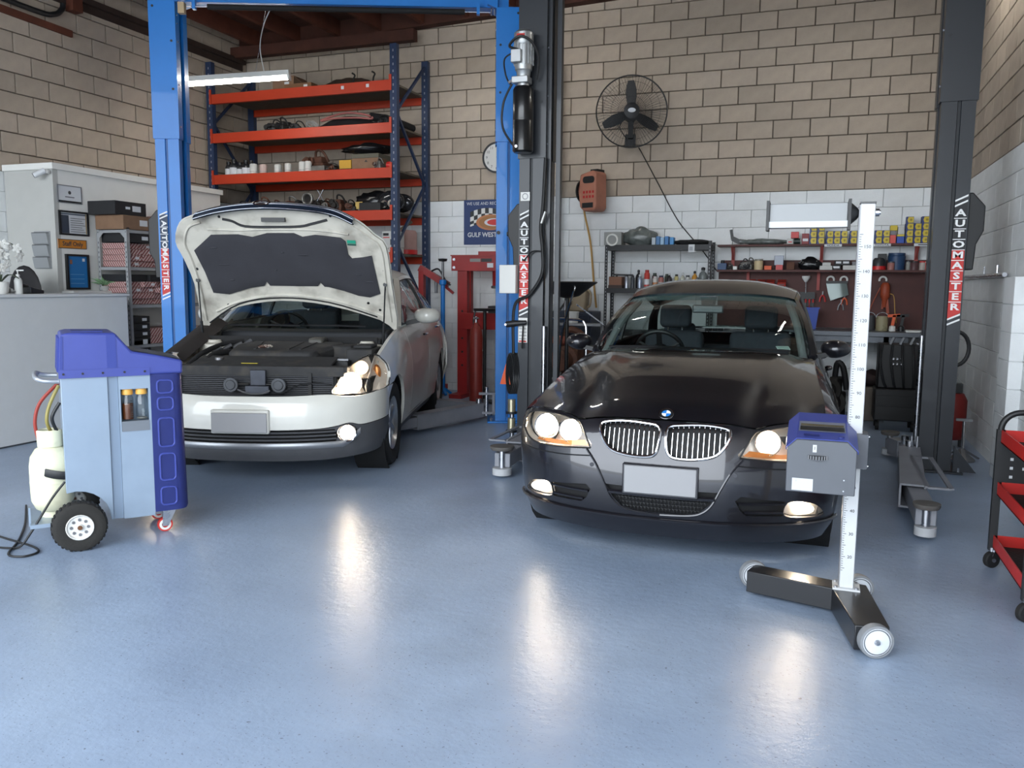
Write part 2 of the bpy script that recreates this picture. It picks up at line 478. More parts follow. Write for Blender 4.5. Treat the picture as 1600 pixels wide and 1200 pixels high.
def patch(outer, S, holes=(), step=0.05, flange=None, hflange=None):
    """a skin: outlines in the 2D parameter plane, lifted by S(a, b) -> point. flange: vector by which the free edges fold in."""
    def ccw(o): return o if sum(o[i-1][0]*o[i][1]-o[i][0]*o[i-1][1] for i in range(len(o))) > 0 else list(reversed(o))
    outer = resample(ccw(outer), step); holes = [resample(ccw(h), step*0.6) for h in holes]
    x0, x1 = min(p[0] for p in outer), max(p[0] for p in outer); y0, y1 = min(p[1] for p in outer), max(p[1] for p in outer)
    verts = []; faces = []
    for lp in [outer]+holes:
        faces.append(list(range(len(verts), len(verts)+len(lp)))); verts += [Vector(p) for p in lp]
    nx, ny = max(1, round((x1-x0)/step)), max(1, round((y1-y0)/step))
    for i in range(nx+1):
        for j in range(ny+1):
            p = (x0+(x1-x0)*i/nx, y0+(y1-y0)*j/ny)
            if not inside(p, outer) or pdist(p, outer) < step*0.4: continue
            if any(inside(p, h) or pdist(p, h) < step*0.35 for h in holes): continue
            verts.append(Vector(p))
    vs, es, fs, ov, oe, of = delaunay_2d_cdt(verts, [], faces, 1, 1e-6)
    b = MB(); P3 = [S(v.x, v.y) for v in vs]
    keep = [f for f, o in zip(fs, of) if 0 in o and not any(h in o for h in range(1, len(faces)))]
    b.add(P3, [tuple(f) for f in keep])
    for k, lp in enumerate([outer]+holes):
        fl = flange if k == 0 else (hflange if hflange is not None else flange)
        if fl is None: continue
        A = [Vector(S(*p)) for p in lp]
        B = [q + (Vector(fl(q)) if callable(fl) else Vector(fl)) for q in A]
        n = len(A)
        b.add(A+B, [(i, (i+1) % n, n+(i+1) % n, n+i) for i in range(n)])
    return b
def mirrored(b):
    o = MB(); o.add([(-x, y, z) for x, y, z in b.v], [tuple(reversed(f)) for f in b.f]); return o
def coons(c0, c1, d0, d1, nu, nv, bulge=None):
    """surface rows between curve c0 (v=0) and c1 (v=1), with sides d0 (u=0) and d1 (u=1); curves are point lists"""
    def at(c, t):
        L = [0]
        for i in range(1, len(c)): L.append(L[-1]+(Vector(c[i])-Vector(c[i-1])).length)
        s = t*L[-1]
        for i in range(1, len(c)):
            if s <= L[i]+1e-9:
                k = (s-L[i-1])/max(L[i]-L[i-1], 1e-9); return Vector(c[i-1]).lerp(Vector(c[i]), k)
        return Vector(c[-1])
    A = [at(c0, i/nu) for i in range(nu+1)]; B = [at(c1, i/nu) for i in range(nu+1)]
    C = [at(d0, j/nv) for j in range(nv+1)]; D = [at(d1, j/nv) for j in range(nv+1)]
    rows = []
    for j in range(nv+1):
        v = j/nv; r = []
        for i in range(nu+1):
            u = i/nu
            p = A[i]*(1-v)+B[i]*v+C[j]*(1-u)+D[j]*u-(A[0]*(1-u)*(1-v)+A[-1]*u*(1-v)+B[0]*(1-u)*v+B[-1]*u*v)
            if bulge: p = p+Vector(bulge(u, v, p))
            r.append(p)
        rows.append(r)
    return rows
def mir(c): return [Vector((-p[0], p[1], p[2])) for p in c]
def both(c):
    """full-width curve from a half curve that starts on the centre line"""
    c = [Vector(p) for p in c]; return list(reversed(mir(c[1:])))+c
def thicken(o, t=0.012):
    s = o.modifiers.new('skin', 'SOLIDIFY'); s.thickness = t; s.offset = 0; return o

def clear_mat(name, tint, refl=0.0, fres=1.45, rough=0.02):
    """clear or tinted sheet: see-through with surface reflections"""
    if name in MATS: return MATS[name]
    m = bpy.data.materials.new(name); m.use_nodes = True; N, L = m.node_tree.nodes, m.node_tree.links
    N.remove(N['Principled BSDF']); out = N['Material Output']
    t = N.new('ShaderNodeBsdfTransparent'); t.inputs['Color'].default_value = (*tint, 1)
    g = N.new('ShaderNodeBsdfGlossy'); g.inputs['Roughness'].default_value = rough
    lw = N.new('ShaderNodeLayerWeight'); lw.inputs['Blend'].default_value = 0.5
    pw = N.new('ShaderNodeMath'); pw.operation = 'POWER'; pw.inputs[1].default_value = 5.0; L.new(lw.outputs['Facing'], pw.inputs[0])
    f = N.new('ShaderNodeMath'); f.operation = 'MULTIPLY_ADD'; f.inputs[1].default_value = 0.92; f.inputs[2].default_value = 0.06; L.new(pw.outputs[0], f.inputs[0])
    mx = N.new('ShaderNodeMixShader'); L.new(f.outputs[0], mx.inputs[0]); L.new(t.outputs[0], mx.inputs[1]); L.new(g.outputs[0], mx.inputs[2])
    L.new(mx.outputs[0], out.inputs['Surface']); m.diffuse_color = (*tint, 0.3); MATS[name] = m; return m
GLASS = clear_mat('car_glass', (0.70, 0.77, 0.75)); LENS = clear_mat('clear_lens', (0.93, 0.93, 0.93))
TINTBAND = mat('teal_sun_band', '0c5458', 0.2, alpha=0.72)
BULB = mat('lit_bulb', 'fff2dd', 0.4, emit=(1.0, 0.82, 0.6), estr=110)
FOGB = mat('lit_fog_bulb', 'fff2dd', 0.4, emit=(1.0, 0.83, 0.62), estr=60)
AMBER = mat('amber_reflector', 'd98a4a', 0.25, 0.6)
REFL = mat('headlamp_reflector', 'f0e9df', 0.36, 0.75)
CABIN = mat('cabin_trim', '24262a', 0.7, var=0.1)
SEATM = mat('seat_cloth', '3e434a', 0.85, var=0.1, vscale=20)
DARKB = mat('underbody_black', '0d0d0e', 0.8)
ALLOY = mat('alloy_wheel', 'b9bbbf', 0.3, 0.9)
PLATEM = mat('number_plate_blank', '8d8d8f', 0.5)

def wheel_mb(R, W, rimr, spokes):
    """tyre and rim around the local x axis; the outer face looks to +x"""
    t = MB(); hw = W/2
    prof = [(rimr, -hw*0.8), (R-0.05, -hw), (R-0.012, -hw*0.92), (R, -hw*0.75), (R, hw*0.75), (R-0.012, hw*0.92), (R-0.05, hw), (rimr, hw*0.8)]
    t.lathe(prof, 40, axis=(1, 0, 0))
    for k in (-0.5, -0.17, 0.17, 0.5):
        t.lathe([(R+0.0015, hw*k-0.012), (R+0.003, hw*k-0.01), (R+0.003, hw*k+0.01), (R+0.0015, hw*k+0.012)], 40, axis=(1, 0, 0))
    r = MB()
    r.lathe([(rimr*0.96, -hw*0.75), (rimr*0.9, -hw*0.2), (rimr*0.9, hw*0.55), (rimr*0.97, hw*0.72), (rimr*1.02, hw*0.84), (rimr*1.0, hw*0.78)], 32, axis=(1, 0, 0))
    r.lathe([(0.0, hw*0.62), (rimr*0.2, hw*0.6), (rimr*0.22, hw*0.4), (rimr*0.2, 0), (0, 0)], 16, axis=(1, 0, 0))
    for k in range(spokes):
        a = 2*pi*k/spokes
        M = Matrix.Rotation(a, 4, 'X')
        r.add([(hw*0.35, -0.022, rimr*0.15), (hw*0.35, 0.022, rimr*0.15), (hw*0.62, 0.018, rimr*0.15), (hw*0.62, -0.018, rimr*0.15),
               (hw*0.35, -0.034, rimr*0.95), (hw*0.35, 0.034, rimr*0.95), (hw*0.66, 0.026, rimr*0.95), (hw*0.66, -0.026, rimr*0.95)],
              [(3,2,1,0),(4,5,6,7),(0,1,5,4),(1,2,6,5),(2,3,7,6),(3,0,4,7)], M)
    d = MB().lathe([(rimr*0.75, hw*0.1), (0.03, hw*0.1), (0.03, hw*0.02), (rimr*0.75, hw*0.02)], 24, axis=(1, 0, 0))
    return t, r, d
def add_wheels(root, R, W, rimr, spokes, hx_, y_front, y_rear, rim_mat=None):
    t, r, d = wheel_mb(R, W, rimr, spokes)
    first = None
    for y in (y_front, y_rear):
        for s in (1, -1):
            if first is None:
                first = t.build('wheel', RUBBER, root)
                r.build('rim', rim_mat or ALLOY, first); d.build('brake_disc', DSTEEL, first)
                o = first
            else: o = dup(first, root)
            o.location = (s*hx_, y, R); o.rotation_euler = (0, 0, 0 if s > 0 else pi)
    return first

def side_surface(P):
    top, zt = P['top_x'], P['top_z']
    def S(y, z, side=1, off=0.0):
        xt, zz = interp(top, y), interp(zt, y); xm = interp(P['max_x'], y); zm = P['z_max']
        if z >= zm: u = (z-zm)/max(zz-zm, 1e-3); x = xt+(xm-xt)*(1-min(u, 1.15)**2.4)
        else: x = xm-P['tuck']*((zm-z)/(zm-0.2))**2
        return Vector((side*(x+off), y, z))
    return S
def side_panels(root, P, paint):
    """doors, wings and sills from the side profile; P holds the tables"""
    S = side_surface(P); top, zt = P['top_x'], P['top_z']
    sill = P['sill']
    def ztop(y): return interp(zt, y)
    def topedge(y0, y1, n=8): return [(y0+(y1-y0)*i/n, ztop(y0+(y1-y0)*i/n)) for i in range(n+1)]
    g = 0.004
    F0, F1, D1, D2, R1 = P['cuts']
    wf, wrr, ra = P['wf'], P['wr'], P['arch_r']
    def yb(yc, s):                                          # where the arch circle meets the sill line
        return yc + s*sqrt(max(ra*ra-(sill-P['wz'])**2, 0))
    wing = topedge(F0, F1-g)+[(F1-g, sill), (yb(wf, 1), sill)]
    a0 = math.degrees(math.asin((sill-P['wz'])/ra))
    arcf = lambda yc: [(yc+ra*cos(radians(a)), P['wz']+ra*sin(radians(a))) for a in [a0+(180-2*a0)*i/16 for i in range(1, 16)]]
    wing += [p for p in arcf(wf) if p[1] > P.get('wing_low', 0) or p[0] > wf]+([(yb(wf, -1), sill)] if not P.get('wing_low') else [])
    wing += P['wing_front']
    fold = lambda q: (-0.025 if q[0] > 0 else 0.025, 0, 0)
    jobs = [('front_wing', wing)]
    jobs.append(('front_door', topedge(F1+g, D1-g)+[(D1-g, sill), (F1+g, sill)]))
    rb = yb(wrr, -1)
    door2 = topedge(D1+g, D2-g)
    # rear door is bounded by the rear arch
    k = [p for p in arcf(wrr) if p[0] < D2-g]
    k = sorted(k, key=lambda p: -p[0])
    if k:
        door2 += [(D2-g, max(p[1] for p in k))] + k
        door2 += [(rb, sill), (D1+g, sill)]
    else: door2 += [(D2-g, sill), (D1+g, sill)]
    jobs.append(('rear_door', door2))
    rw = topedge(D2+g, R1)+[(R1, sill+0.02), (yb(wrr, 1), sill)]
    rw += [p for p in arcf(wrr) if p[0] > D2+g]
    lastp = rw[-1]; rw += [(D2+g, lastp[1])]
    jobs.append(('rear_wing', rw))
    for nm, out in jobs:
        for side in (1, -1):
            b = patch(out, lambda y, z, s=side: S(y, z, s), step=0.07, flange=fold)
            o = b.build(nm, paint, root, smooth=50)
            if 'door' in nm:
                y0, y1 = (F1, D1) if nm == 'front_door' else (D1, D2)
                yh = y1-0.17; zh = ztop(yh)-0.13
                q = S(yh, zh, side)
                MB().tube(spline([q+Vector((side*0.004, -0.09, 0)), q+Vector((side*0.03, -0.06, 0.004)), q+Vector((side*0.03, 0.06, 0.004)), q+Vector((side*0.004, 0.09, 0))], 5), 0.011, 8).build('handle', P['handle'], o)
    sl = MB()
    for side in (1, -1):
        sl.prism([(side*0.80, 0.17), (side*(interp(P['max_x'], 2)-0.03), sill+0.02), (side*0.78, sill+0.04), (side*0.70, 0.17)], yb(wf, 1)+0.01, yb(wrr, -1)-0.01)
    sl.build('sill_panel', P['sill_mat'], root)
    return S

def greenhouse(root, P, paint):
    """windscreen, roof, pillars and side glass from boundary curves"""
    WB, WT, RS, RT, RB = P['WB'], P['WT'], P['RS'], P['RT'], P['RB']
    WBs, WTs, RTs, RBs = [spline(c, 6) for c in (WB, WT, RT, RB)]
    RSs = spline(RS, 6)
    side = [WBs[-1], WTs[-1]]
    sd = spline([WBs[-1], WBs[-1].lerp(WTs[-1], 0.5)+Vector(P.get('a_bulge', (0.012, -0.02, 0.02))), WTs[-1]], 8)
    bl = lambda u, v, p: (0, -P['ws_bulge']*0.8*4*v*(1-v), P['ws_bulge']*4*v*(1-v))
    rows = coons(both(WBs), both(WTs), mir(sd), sd, 20, 14, bl)
    nt = P.get('band', 0)
    if nt:
        g = MB().grid(rows[:len(rows)-nt]); g.build('windscreen', GLASS, root, smooth=80)
        MB().grid(rows[len(rows)-nt-1:]).build('tinted_sun_band', TINTBAND, root, smooth=80)
    else: MB().grid(rows).build('windscreen', GLASS, root, smooth=80)
    rr = coons(both(WTs), both(RTs), mir(RSs), RSs, 20, 16, lambda u, v, p: (0, 0, P['roof_crown']*(1-(2*u-1)**2)*4*v*(1-v)))
    thicken(MB().grid(rr).build('roof', paint, root, smooth=80), 0.02)
    rsd = spline([RTs[-1], RTs[-1].lerp(RBs[-1], 0.5)+Vector((0.015, 0.02, 0.02)), RBs[-1]], 8)
    MB().grid(coons(both(RTs), both(RBs), mir(rsd), rsd, 16, 10, lambda u, v, p: (0, 0.02*4*v*(1-v), 0.02*4*v*(1-v)))).build('rear_window', GLASS, root, smooth=80)
    def strip(c, d, n=10):                        # a pillar: skin between two curves
        rows = [[c[i] for i in range(len(c))], [d[i] for i in range(len(d))]]
        return MB().grid(rows)
    pa = P['pillar_out']
    for s in (1, -1):
        mm = (lambda q: q) if s > 0 else (lambda q: Vector((-q[0], q[1], q[2])))
        if P.get('trim_in'): MB().tube([mm(q.lerp(Vector((0, q.y+0.1, q.z-0.02)), 0.055)+Vector((0, 0.05, -0.02))) for q in sd], 0.028, 8).build('pillar_trim', mat('pillar_trim_grey', '7d8584', 0.7), root)
        A0 = [q for q in sd]; A1 = [q+Vector(pa)*(1-0.35*i/(len(sd)-1)) for i, q in enumerate(sd)]
        o = strip([mm(q) for q in A0], [mm(q) for q in A1]).build('windscreen_pillar', paint, root, smooth=80); thicken(o, 0.025)
        R1 = [q+Vector((0.022, 0.0, -0.03)) for q in RSs]
        o = strip([mm(q) for q in RSs], [mm(q) for q in R1]).build('roof_rail', paint, root, smooth=80); thicken(o, 0.02)
        C1 = [q+Vector((0.045, -0.1, -0.02))*(0.7+0.6*i/(len(rsd)-1)) for i, q in enumerate(rsd)]
        o = strip([mm(q) for q in rsd], [mm(q) for q in C1]).build('rear_pillar', paint, root, smooth=80); thicken(o, 0.025)
        # side glass between belt line and roof rail
        bt = [Vector((interp(P['belt_x'], y), y, interp(P['top_z'], y)+0.004)) for y in [P['gl'][0]+(P['gl'][1]-P['gl'][0])*i/16 for i in range(17)]]
        tp = [A1[-1]]+R1[1:]
        k = int(len(A1)*0.12)
        front = A1[k:]; top = front+R1[1:]+C1[1:-2]
        tl = coons(bt, top, [bt[0], top[0]], [bt[-1], top[-1]], 24, 6, lambda u, v, p: (0.012*4*v*(1-v), 0, 0))
        j = 12
        for nm, a, b_ in (('front_side_window', 0, j), ('rear_side_window', j, 24)):
            MB().grid([[mm(q) for q in r[a:b_+1]] for r in tl]).build(nm, GLASS, root, smooth=80)
        mid = [mm(r[j]+Vector((0.004, 0, 0))) for r in tl]
        b = MB()
        for a, c in zip(mid[:-1], mid[1:]): b.bar(a, c, 0.05, 0.02, up=(1, 0, 0))
        b.build('door_pillar', BLACK, root)
        b = MB().tube([mm(q+Vector((0.004, 0, 0.002))) for q in bt], 0.008, 6); b.build('window_trim', P.get('trim', BLACK), root)
        b = MB().tube([mm(q) for q in top], 0.009, 6); b.build('window_trim', P.get('trim', BLACK), root)
    return rows
def cabin(root, P):
    w = P['cab_w']; y0, y1, zb = P['cab']
    MB().box(-w, w, y0, y1, 0.2, 0.34).box(-w, w, P['back_y'], y1+0.6, 0.34, P['belt']-0.06).build('cabin_floor', CABIN, root)
    b = MB(); 
    b.prism([(y0-0.12, 0.5), (y0-0.12, zb), (y0+0.1, zb+0.015), (y0+0.42, zb-0.02), (y0+0.5, zb-0.09), (y0+0.42, 0.55)], -w-0.02, w+0.02, 'x')
    b.build('dashboard', CABIN, root, bevel=0.02)
    for s in (1, -1):
        c = 0.36*s; ys = P['seat_y']; sh = P['seat_h']
        o = MB().box(c-0.25, c+0.25, ys-0.5, ys, 0.34, 0.56).build('front_seat', SEATM, root, bevel=0.05, seg=3)
        M = Matrix.Translation((c, ys, 0.52)) @ Matrix.Rotation(radians(-14), 4, 'X')
        MB().box(-0.25, 0.25, -0.08, 0.1, 0, sh, M).build('seat_back', SEATM, o, bevel=0.05, seg=3)
        hr = MB().box(-0.135, 0.135, -0.06, 0.06, sh+0.03, sh+0.22, M); hr.build('headrest', SEATM, o, bevel=0.04, seg=3)
        MB().cyl(M @ Vector((-0.06, 0, sh-0.03)), M @ Vector((-0.06, 0, sh+0.06)), 0.008).cyl(M @ Vector((0.06, 0, sh-0.03)), M @ Vector((0.06, 0, sh+0.06)), 0.008).build('headrest_post', CHROME, o)
        MB().box(c-0.14, c+0.14, P['back_y']-0.1, P['back_y'], P['belt']-0.05, P['belt']+0.16).build('rear_headrest', SEATM, root, bevel=0.04, seg=3)
    MB().box(-0.6, 0.6, P['back_y']-0.16, P['back_y']-0.02, 0.4, P['belt']-0.02).build('rear_seat', SEATM, root, bevel=0.05, seg=3)
    # steering wheel on the car's right (it is right-hand drive)
    cx, cy, cz = -0.36, y0+0.62, zb-0.02
    M = Matrix.Translation((cx, cy, cz)) @ Matrix.Rotation(radians(-62), 4, 'X')
    ring = [M @ Vector((0.185*cos(t), 0.185*sin(t), 0)) for t in [2*pi*i/28 for i in range(28)]]
    o = MB().tube(ring, 0.016, 8, closed=True).build('steering_wheel', BLACK, root)
    h = MB()
    for a in (90+120, 90-120, 270, 0, 180):
        t = radians(a); h.bar(M @ Vector((0, 0, 0)), M @ Vector((0.18*cos(t), 0.18*sin(t), 0)), 0.04, 0.015)
    h.merge(MB().cyl(M @ Vector((0, 0, -0.03)), M @ Vector((0, 0, 0.02)), 0.07, n=20)); h.build('hub', BLACK, o)
# ------------------------------------------------------------------ dark graphite sedan
def dark_sedan():
    root = thing('sedan_car', 'dark graphite sedan with twin kidney grilles and lit headlamps, bonnet closed', 'car', (-0.69, 4.08, 0), radians(1.5))
    root.scale = (0.97, 1, 1)
    PAINT = mat('graphite_paint', '212127', 0.32, 0.55, coat=1.0, var=0.04, spec=0.5)
    CH = CHROME
    Z = [0.13, 0.20, 0.30, 0.42, 0.52, 0.58, 0.64, 0.70, 0.76]
    YP = list(zip(Z, [0.09, 0.045, 0.012, 0.0, 0.012, 0.03, 0.05, 0.08, 0.13]))
    XE = list(zip(Z, [0.83, 0.865, 0.885, 0.895, 0.905, 0.905, 0.895, 0.875, 0.84]))
    YS, NN = 0.52, 2.2
    def FS(th, z):
        s = 1 if th >= 0 else -1; t = min(abs(th)/0.9, pi/2); xe, yp = interp(XE, z), interp(YP, z)
        return Vector((s*xe*sin(t)**(2/NN), YS-(YS-yp)*max(cos(t), 0)**(2/NN), z))
    def th(p):
        x, z = p; xe = interp(XE, z); return (math.copysign(0.9*math.asin(min(1, abs(x)/xe)**(NN/2)), x), z)
    def on(x, z): return FS(*th((x, z)))
    # outlines seen from the front
    HLo = [(0.385, 0.572), (0.62, 0.556), (0.755, 0.562), (0.82, 0.60), (0.838, 0.645), (0.82, 0.69), (0.775, 0.712), (0.70, 0.722), (0.62, 0.72), (0.50, 0.706), (0.455, 0.69), (0.42, 0.635)]
    KIo = [(0.022, 0.70), (0.10, 0.716), (0.22, 0.72), (0.315, 0.708), (0.335, 0.69), (0.33, 0.655), (0.30, 0.605), (0.255, 0.573), (0.17, 0.557), (0.08, 0.556), (0.036, 0.572), (0.02, 0.62)]
    FGo = [(0.615, 0.285), (0.628, 0.352), (0.69, 0.356), (0.76, 0.335), (0.80, 0.295), (0.80, 0.268), (0.72, 0.268)]
    SIo = [(0.605, 0.282), (0.617, 0.36), (0.40, 0.385), (0.375, 0.36), (0.40, 0.31), (0.43, 0.285)]
    LIo = [(-0.29, 0.40), (0.29, 0.40), (0.25, 0.335), (0.20, 0.29), (0.12, 0.273), (-0.12, 0.273), (-0.20, 0.29), (-0.25, 0.335)]
    HLs, KIs, FGs = [smooth2(o, 3, True) for o in (HLo, KIo, FGo)]
    neg = lambda o: [(-x, z) for x, z in o]
    top = [(0.0, 0.728), (0.33, 0.722), (0.46, 0.705), (0.52, 0.722), (0.63, 0.735), (0.72, 0.737), (0.80, 0.725)]
    outer = []
    for zz in Z[:7]: outer.append((pi/2*0.9, zz))
    outer += [th(p) for p in reversed(smooth2(top, 3))]
    outer = [(-a, b) for a, b in outer]+list(reversed(outer))[1:]
    # drop the duplicate bottom edge points
    holes = []
    for o in (HLs, KIs, FGs, resample(SIo, 0.04)):
        holes += [[th(p) for p in o], [th(p) for p in neg(o)]]
    holes.append([th(p) for p in resample(LIo, 0.03)])
    bm_ = patch(outer, FS, holes, step=0.03, flange=(0, 0.03, 0))
    bump_ = bm_.build('front_bumper', PAINT, root, smooth=45)
    # crease lines of the bumper: chrome-bright edges that run from lamp to lip, and the lip
    def line(pts, r, name, m, off=0.004):
        q = [on(*p)+Vector((0, -off, 0)) for p in smooth2(pts, 5)]
        return MB().tube(q, r, 6).build(name, m, bump_)
    for s in (1, -1):
        line([(s*0.405, 0.565), (s*0.35, 0.50), (s*0.305, 0.42), (s*0.262, 0.335), (s*0.215, 0.29), (s*0.15, 0.27), (0.0, 0.262)], 0.006, 'bumper_crease', PAINT, 0.002)
        line([(s*0.37, 0.535), (s*0.55, 0.522), (s*0.75, 0.52), (s*0.86, 0.525)], 0.004, 'panel_joint', BLACK, 0.0)
        q = on(s*0.37, 0.49); MB().cyl(q+Vector((0, -0.004, 0)), q+Vector((0, 0.01, 0)), 0.011, n=14).build('parking_sensor', PAINT, bump_)
    b = MB(); lip = []
    for i in range(41):
        t = -0.9*1.45+2*0.9*1.45*i/40; p = FS(t, 0.235); lip.append(p+Vector((p.x*0.01, -0.006, 0)))
    b.tube(lip, 0.009, 6); b.build('lower_lip', PAINT, bump_)
    # lower openings: black mesh backing, bars
    MESHM = mat('black_grille_mesh', '101012', 0.6)
    def backing(o, nm, depth):
        pp = [(x, z) for x, z in o]
        b = patch([th(p) for p in resample(pp, 0.05)], lambda a, z: FS(a, z)+Vector((0, depth, 0)), step=0.05)
        return b.build(nm, MESHM, root)
    lo = backing([(x*1.03, 0.335+(z-0.335)*1.1) for x, z in LIo], 'lower_grille', 0.035)
    b = MB()
    for k in range(4):
        z0 = 0.285+0.022*k
        for i in range(int(22+k*3)):
            xx = -0.2-0.012*k+i*0.0185+(0.009 if k % 2 else 0)
            if abs(xx) > 0.2+0.016*k: continue
            c = on(xx, z0)+Vector((0, 0.018, 0))
            ring = [c+Vector((0.0095*cos(a), 0, 0.0115*sin(a))) for a in [2*pi*j/6+pi/6 for j in range(6)]]
            b.tube(ring, 0.0022, 4, closed=True)
    tag(b.build('honeycomb_mesh', BLACK, lo), kind='stuff')
    bar = [on(x/20*0.27, 0.365)+Vector((0, -0.002, 0)) for x in range(-20, 21)]
    MB().tube(bar, 0.012, 6).build('grille_bar', PAINT, lo)
    for s in (1, -1):
        o = SIo if s > 0 else neg(SIo)
        si = backing(o, 'side_intake', 0.035)
        for zz, xa, xb in ((0.345, 0.39, 0.61), (0.30, 0.42, 0.605)):
            MB().tube([on(s*(xa+(xb-xa)*i/8), zz)+Vector((0, 0.01, 0)) for i in range(9)], 0.008, 6).build('intake_bar', PAINT, si)
        # fog lamp: bowl, lens, bulb
        fo = FGs if s > 0 else neg(FGs)
        fg = backing(fo, 'fog_lamp', 0.05); fg.data.materials[0] = REFL
        patch([th(p) for p in fo], lambda a, z: FS(a, z)+Vector((0, 0.004, 0)), step=0.04).build('lens', LENS, fg, smooth=80)
        c = on(s*0.70, 0.312); MB().sphere((c.x, c.y+0.03, c.z), 0.03, sc=(1.9, 0.6, 0.9)).build('bulb', FOGB, fg)
        # headlamp
        ho = HLs if s > 0 else neg(HLs)
        hb = patch([th(p) for p in ho], lambda a, z: FS(a, z)+Vector((-0.01*(1 if a > 0 else -1), 0.10, 0)), step=0.05).build('headlamp', REFL, root)
        # wall of the lamp pocket
        ring = [FS(*th(p)) for p in ho]
        n = len(ring); MB().add(ring+[q+Vector((0, 0.10, 0)) for q in ring], [(i, (i+1) % n, n+(i+1) % n, n+i) for i in range(n)]).build('lamp_housing', REFL, hb)
        patch([th(p) for p in ho], lambda a, z: FS(a, z)+Vector((0, -0.002, 0)), step=0.04).build('lens', LENS, hb, smooth=80)
        for (cx, cz, r, e) in ((0.52, 0.642, 0.062, 1), (0.675, 0.645, 0.068, 1)):
            c = on(s*cx, cz)
            d = Vector((s*0.12, -1, 0)).normalized()
            bowl = MB().lathe([(r, 0.0), (r*1.04, -0.012), (r*0.98, -0.03), (r*0.8, -0.055), (r*0.4, -0.075), (0.005, -0.08)], 22, c+Vector((0, 0.025, 0)), d)
            bw = bowl.build('reflector', REFL, hb)
            MB().lathe([(r*0.98, 0.0), (r*1.06, 0.004), (r*1.06, -0.01), (r*0.98, -0.01)], 22, c+Vector((0, 0.024, 0)), d).build('lamp_ring', CH, hb)
            MB().sphere(c+Vector((0, 0.045, 0)), r*(0.78 if cx > 0.6 else 0.42), sc=(1, 0.6, 1)).build('bulb', BULB, hb)
        patch([th((s*x, z)) for x, z in ((0.40, 0.574), (0.60, 0.562), (0.74, 0.566), (0.72, 0.585), (0.58, 0.583), (0.43, 0.60))], lambda a, z: FS(a, z)+Vector((0, 0.04, 0)), step=0.04).build('indicator', AMBER, hb)
        line([(s*(x), z) for x, z in HLo]+[(s*HLo[0][0], HLo[0][1])], 0.005, 'lamp_seal', BLACK, 0.0)
        # kidney: chrome frame, black back, nine upright bars
        ko = KIs if s > 0 else neg(KIs)
        kb = backing(ko, 'kidney_grille', 0.045); kb['label'] = 'chrome framed kidney grille with upright bars'
        MB().tube([on(*p)+Vector((0, -0.006, 0)) for p in ko], 0.0085, 8, closed=True).build('chrome_frame', CH, kb)
        for i in range(11):
            x = 0.048+i*0.0265
            zs = [z for z in [0.55+0.004*j for j in range(44)] if inside((x, z), KIs)]
            if not zs: continue
            za, zb = min(zs), max(zs)
            p = [on(s*x, za+(zb-za)*j/4)+Vector((0, 0.008, 0)) for j in range(5)]
            q = MB()
            for a, c in zip(p[:-1], p[1:]): q.bar(a-Vector((0, 0, 0.001)), c+Vector((0, 0, 0.001)), 0.0034, 0.006, up=(0, 1, 0))
            q.build('grille_slat', CH, kb)
    # number plate
    pl = MB().box(-0.185, 0.185, -0.022, -0.014, 0.375, 0.515).build('number_plate', PLATEM, root, bevel=0.004, seg=1)
    MB().box(-0.195, 0.195, -0.014, 0.02, 0.365, 0.522).build('plate_holder', PAINT, pl, bevel=0.004, seg=1)
    # bonnet
    HF = [on(x, z)+Vector((0, 0.006, 0.004)) for x, z in smooth2([(0, 0.728), (0.16, 0.727), (0.33, 0.722), (0.46, 0.707), (0.52, 0.722), (0.63, 0.735), (0.72, 0.737), (0.79, 0.727)], 4)]
    HS = spline([HF[-1], (0.79, 0.62, 0.80), (0.765, 1.0, 0.876), (0.755, 1.4, 0.93), (0.75, 1.62, 0.948)], 6)
    HR = spline([(0, 1.42, 0.982), (0.3, 1.45, 0.98), (0.6, 1.55, 0.966), (0.75, 1.62, 0.948)], 6)
    def crease(u, v, p):
        xc = 0.36+0.26*v; a = abs(p.x)
        w = 1/(1+math.exp((a-xc)/0.018))
        dome = 0.020*w*min(1, v*2.5)
        return (0, 0, dome + 0.028*sin(pi*min(v, 1))*(1-(a/0.9)**2) + 0.012*math.exp(-((v-0.10)/0.10)**2)*(1-(2*u-1)**2))
    rows = coons(both(HF), both(HR), mir(HS), HS, 56, 30, crease)
    bon = MB().grid(rows).build('bonnet', PAINT, root, smooth=70)
    # round badge on the bonnet
    q = min((p for r in rows for p in r if abs(p.x) < 0.02), key=lambda p: abs(p.y-0.155))
    nrm = Vector((0, -0.55, 0.83)).normalized(); c = q+nrm*0.002
    bd = MB().lathe([(0.0, 0.004), (0.037, 0.004), (0.0375, 0.0)], 28, c, nrm).build('bonnet_badge', BLACK, root)
    MB().lathe([(0.037, 0.0), (0.041, 0.003), (0.040, 0.006), (0.0365, 0.005)], 28, c, nrm).build('badge_ring', CH, bd)
    BLU, WHI = mat('badge_blue', '2a78c8', 0.3), mat('badge_white', 'e6e8ea', 0.3)
    xv = Vector((1, 0, 0)); yv = nrm.cross(xv)
    if yv.z < 0: yv = -yv
    for k in range(4):
        a0 = k*pi/2; pts = [c+nrm*0.0055]+[c+nrm*0.0055+(xv*cos(a0+pi/2*i/8)+yv*sin(a0+pi/2*i/8))*0.0235 for i in range(9)]
        MB().add(pts, [(0, i, i+1) for i in range(1, 9)]).build('badge_quarter', BLU if k in (1, 3) else WHI, bd)
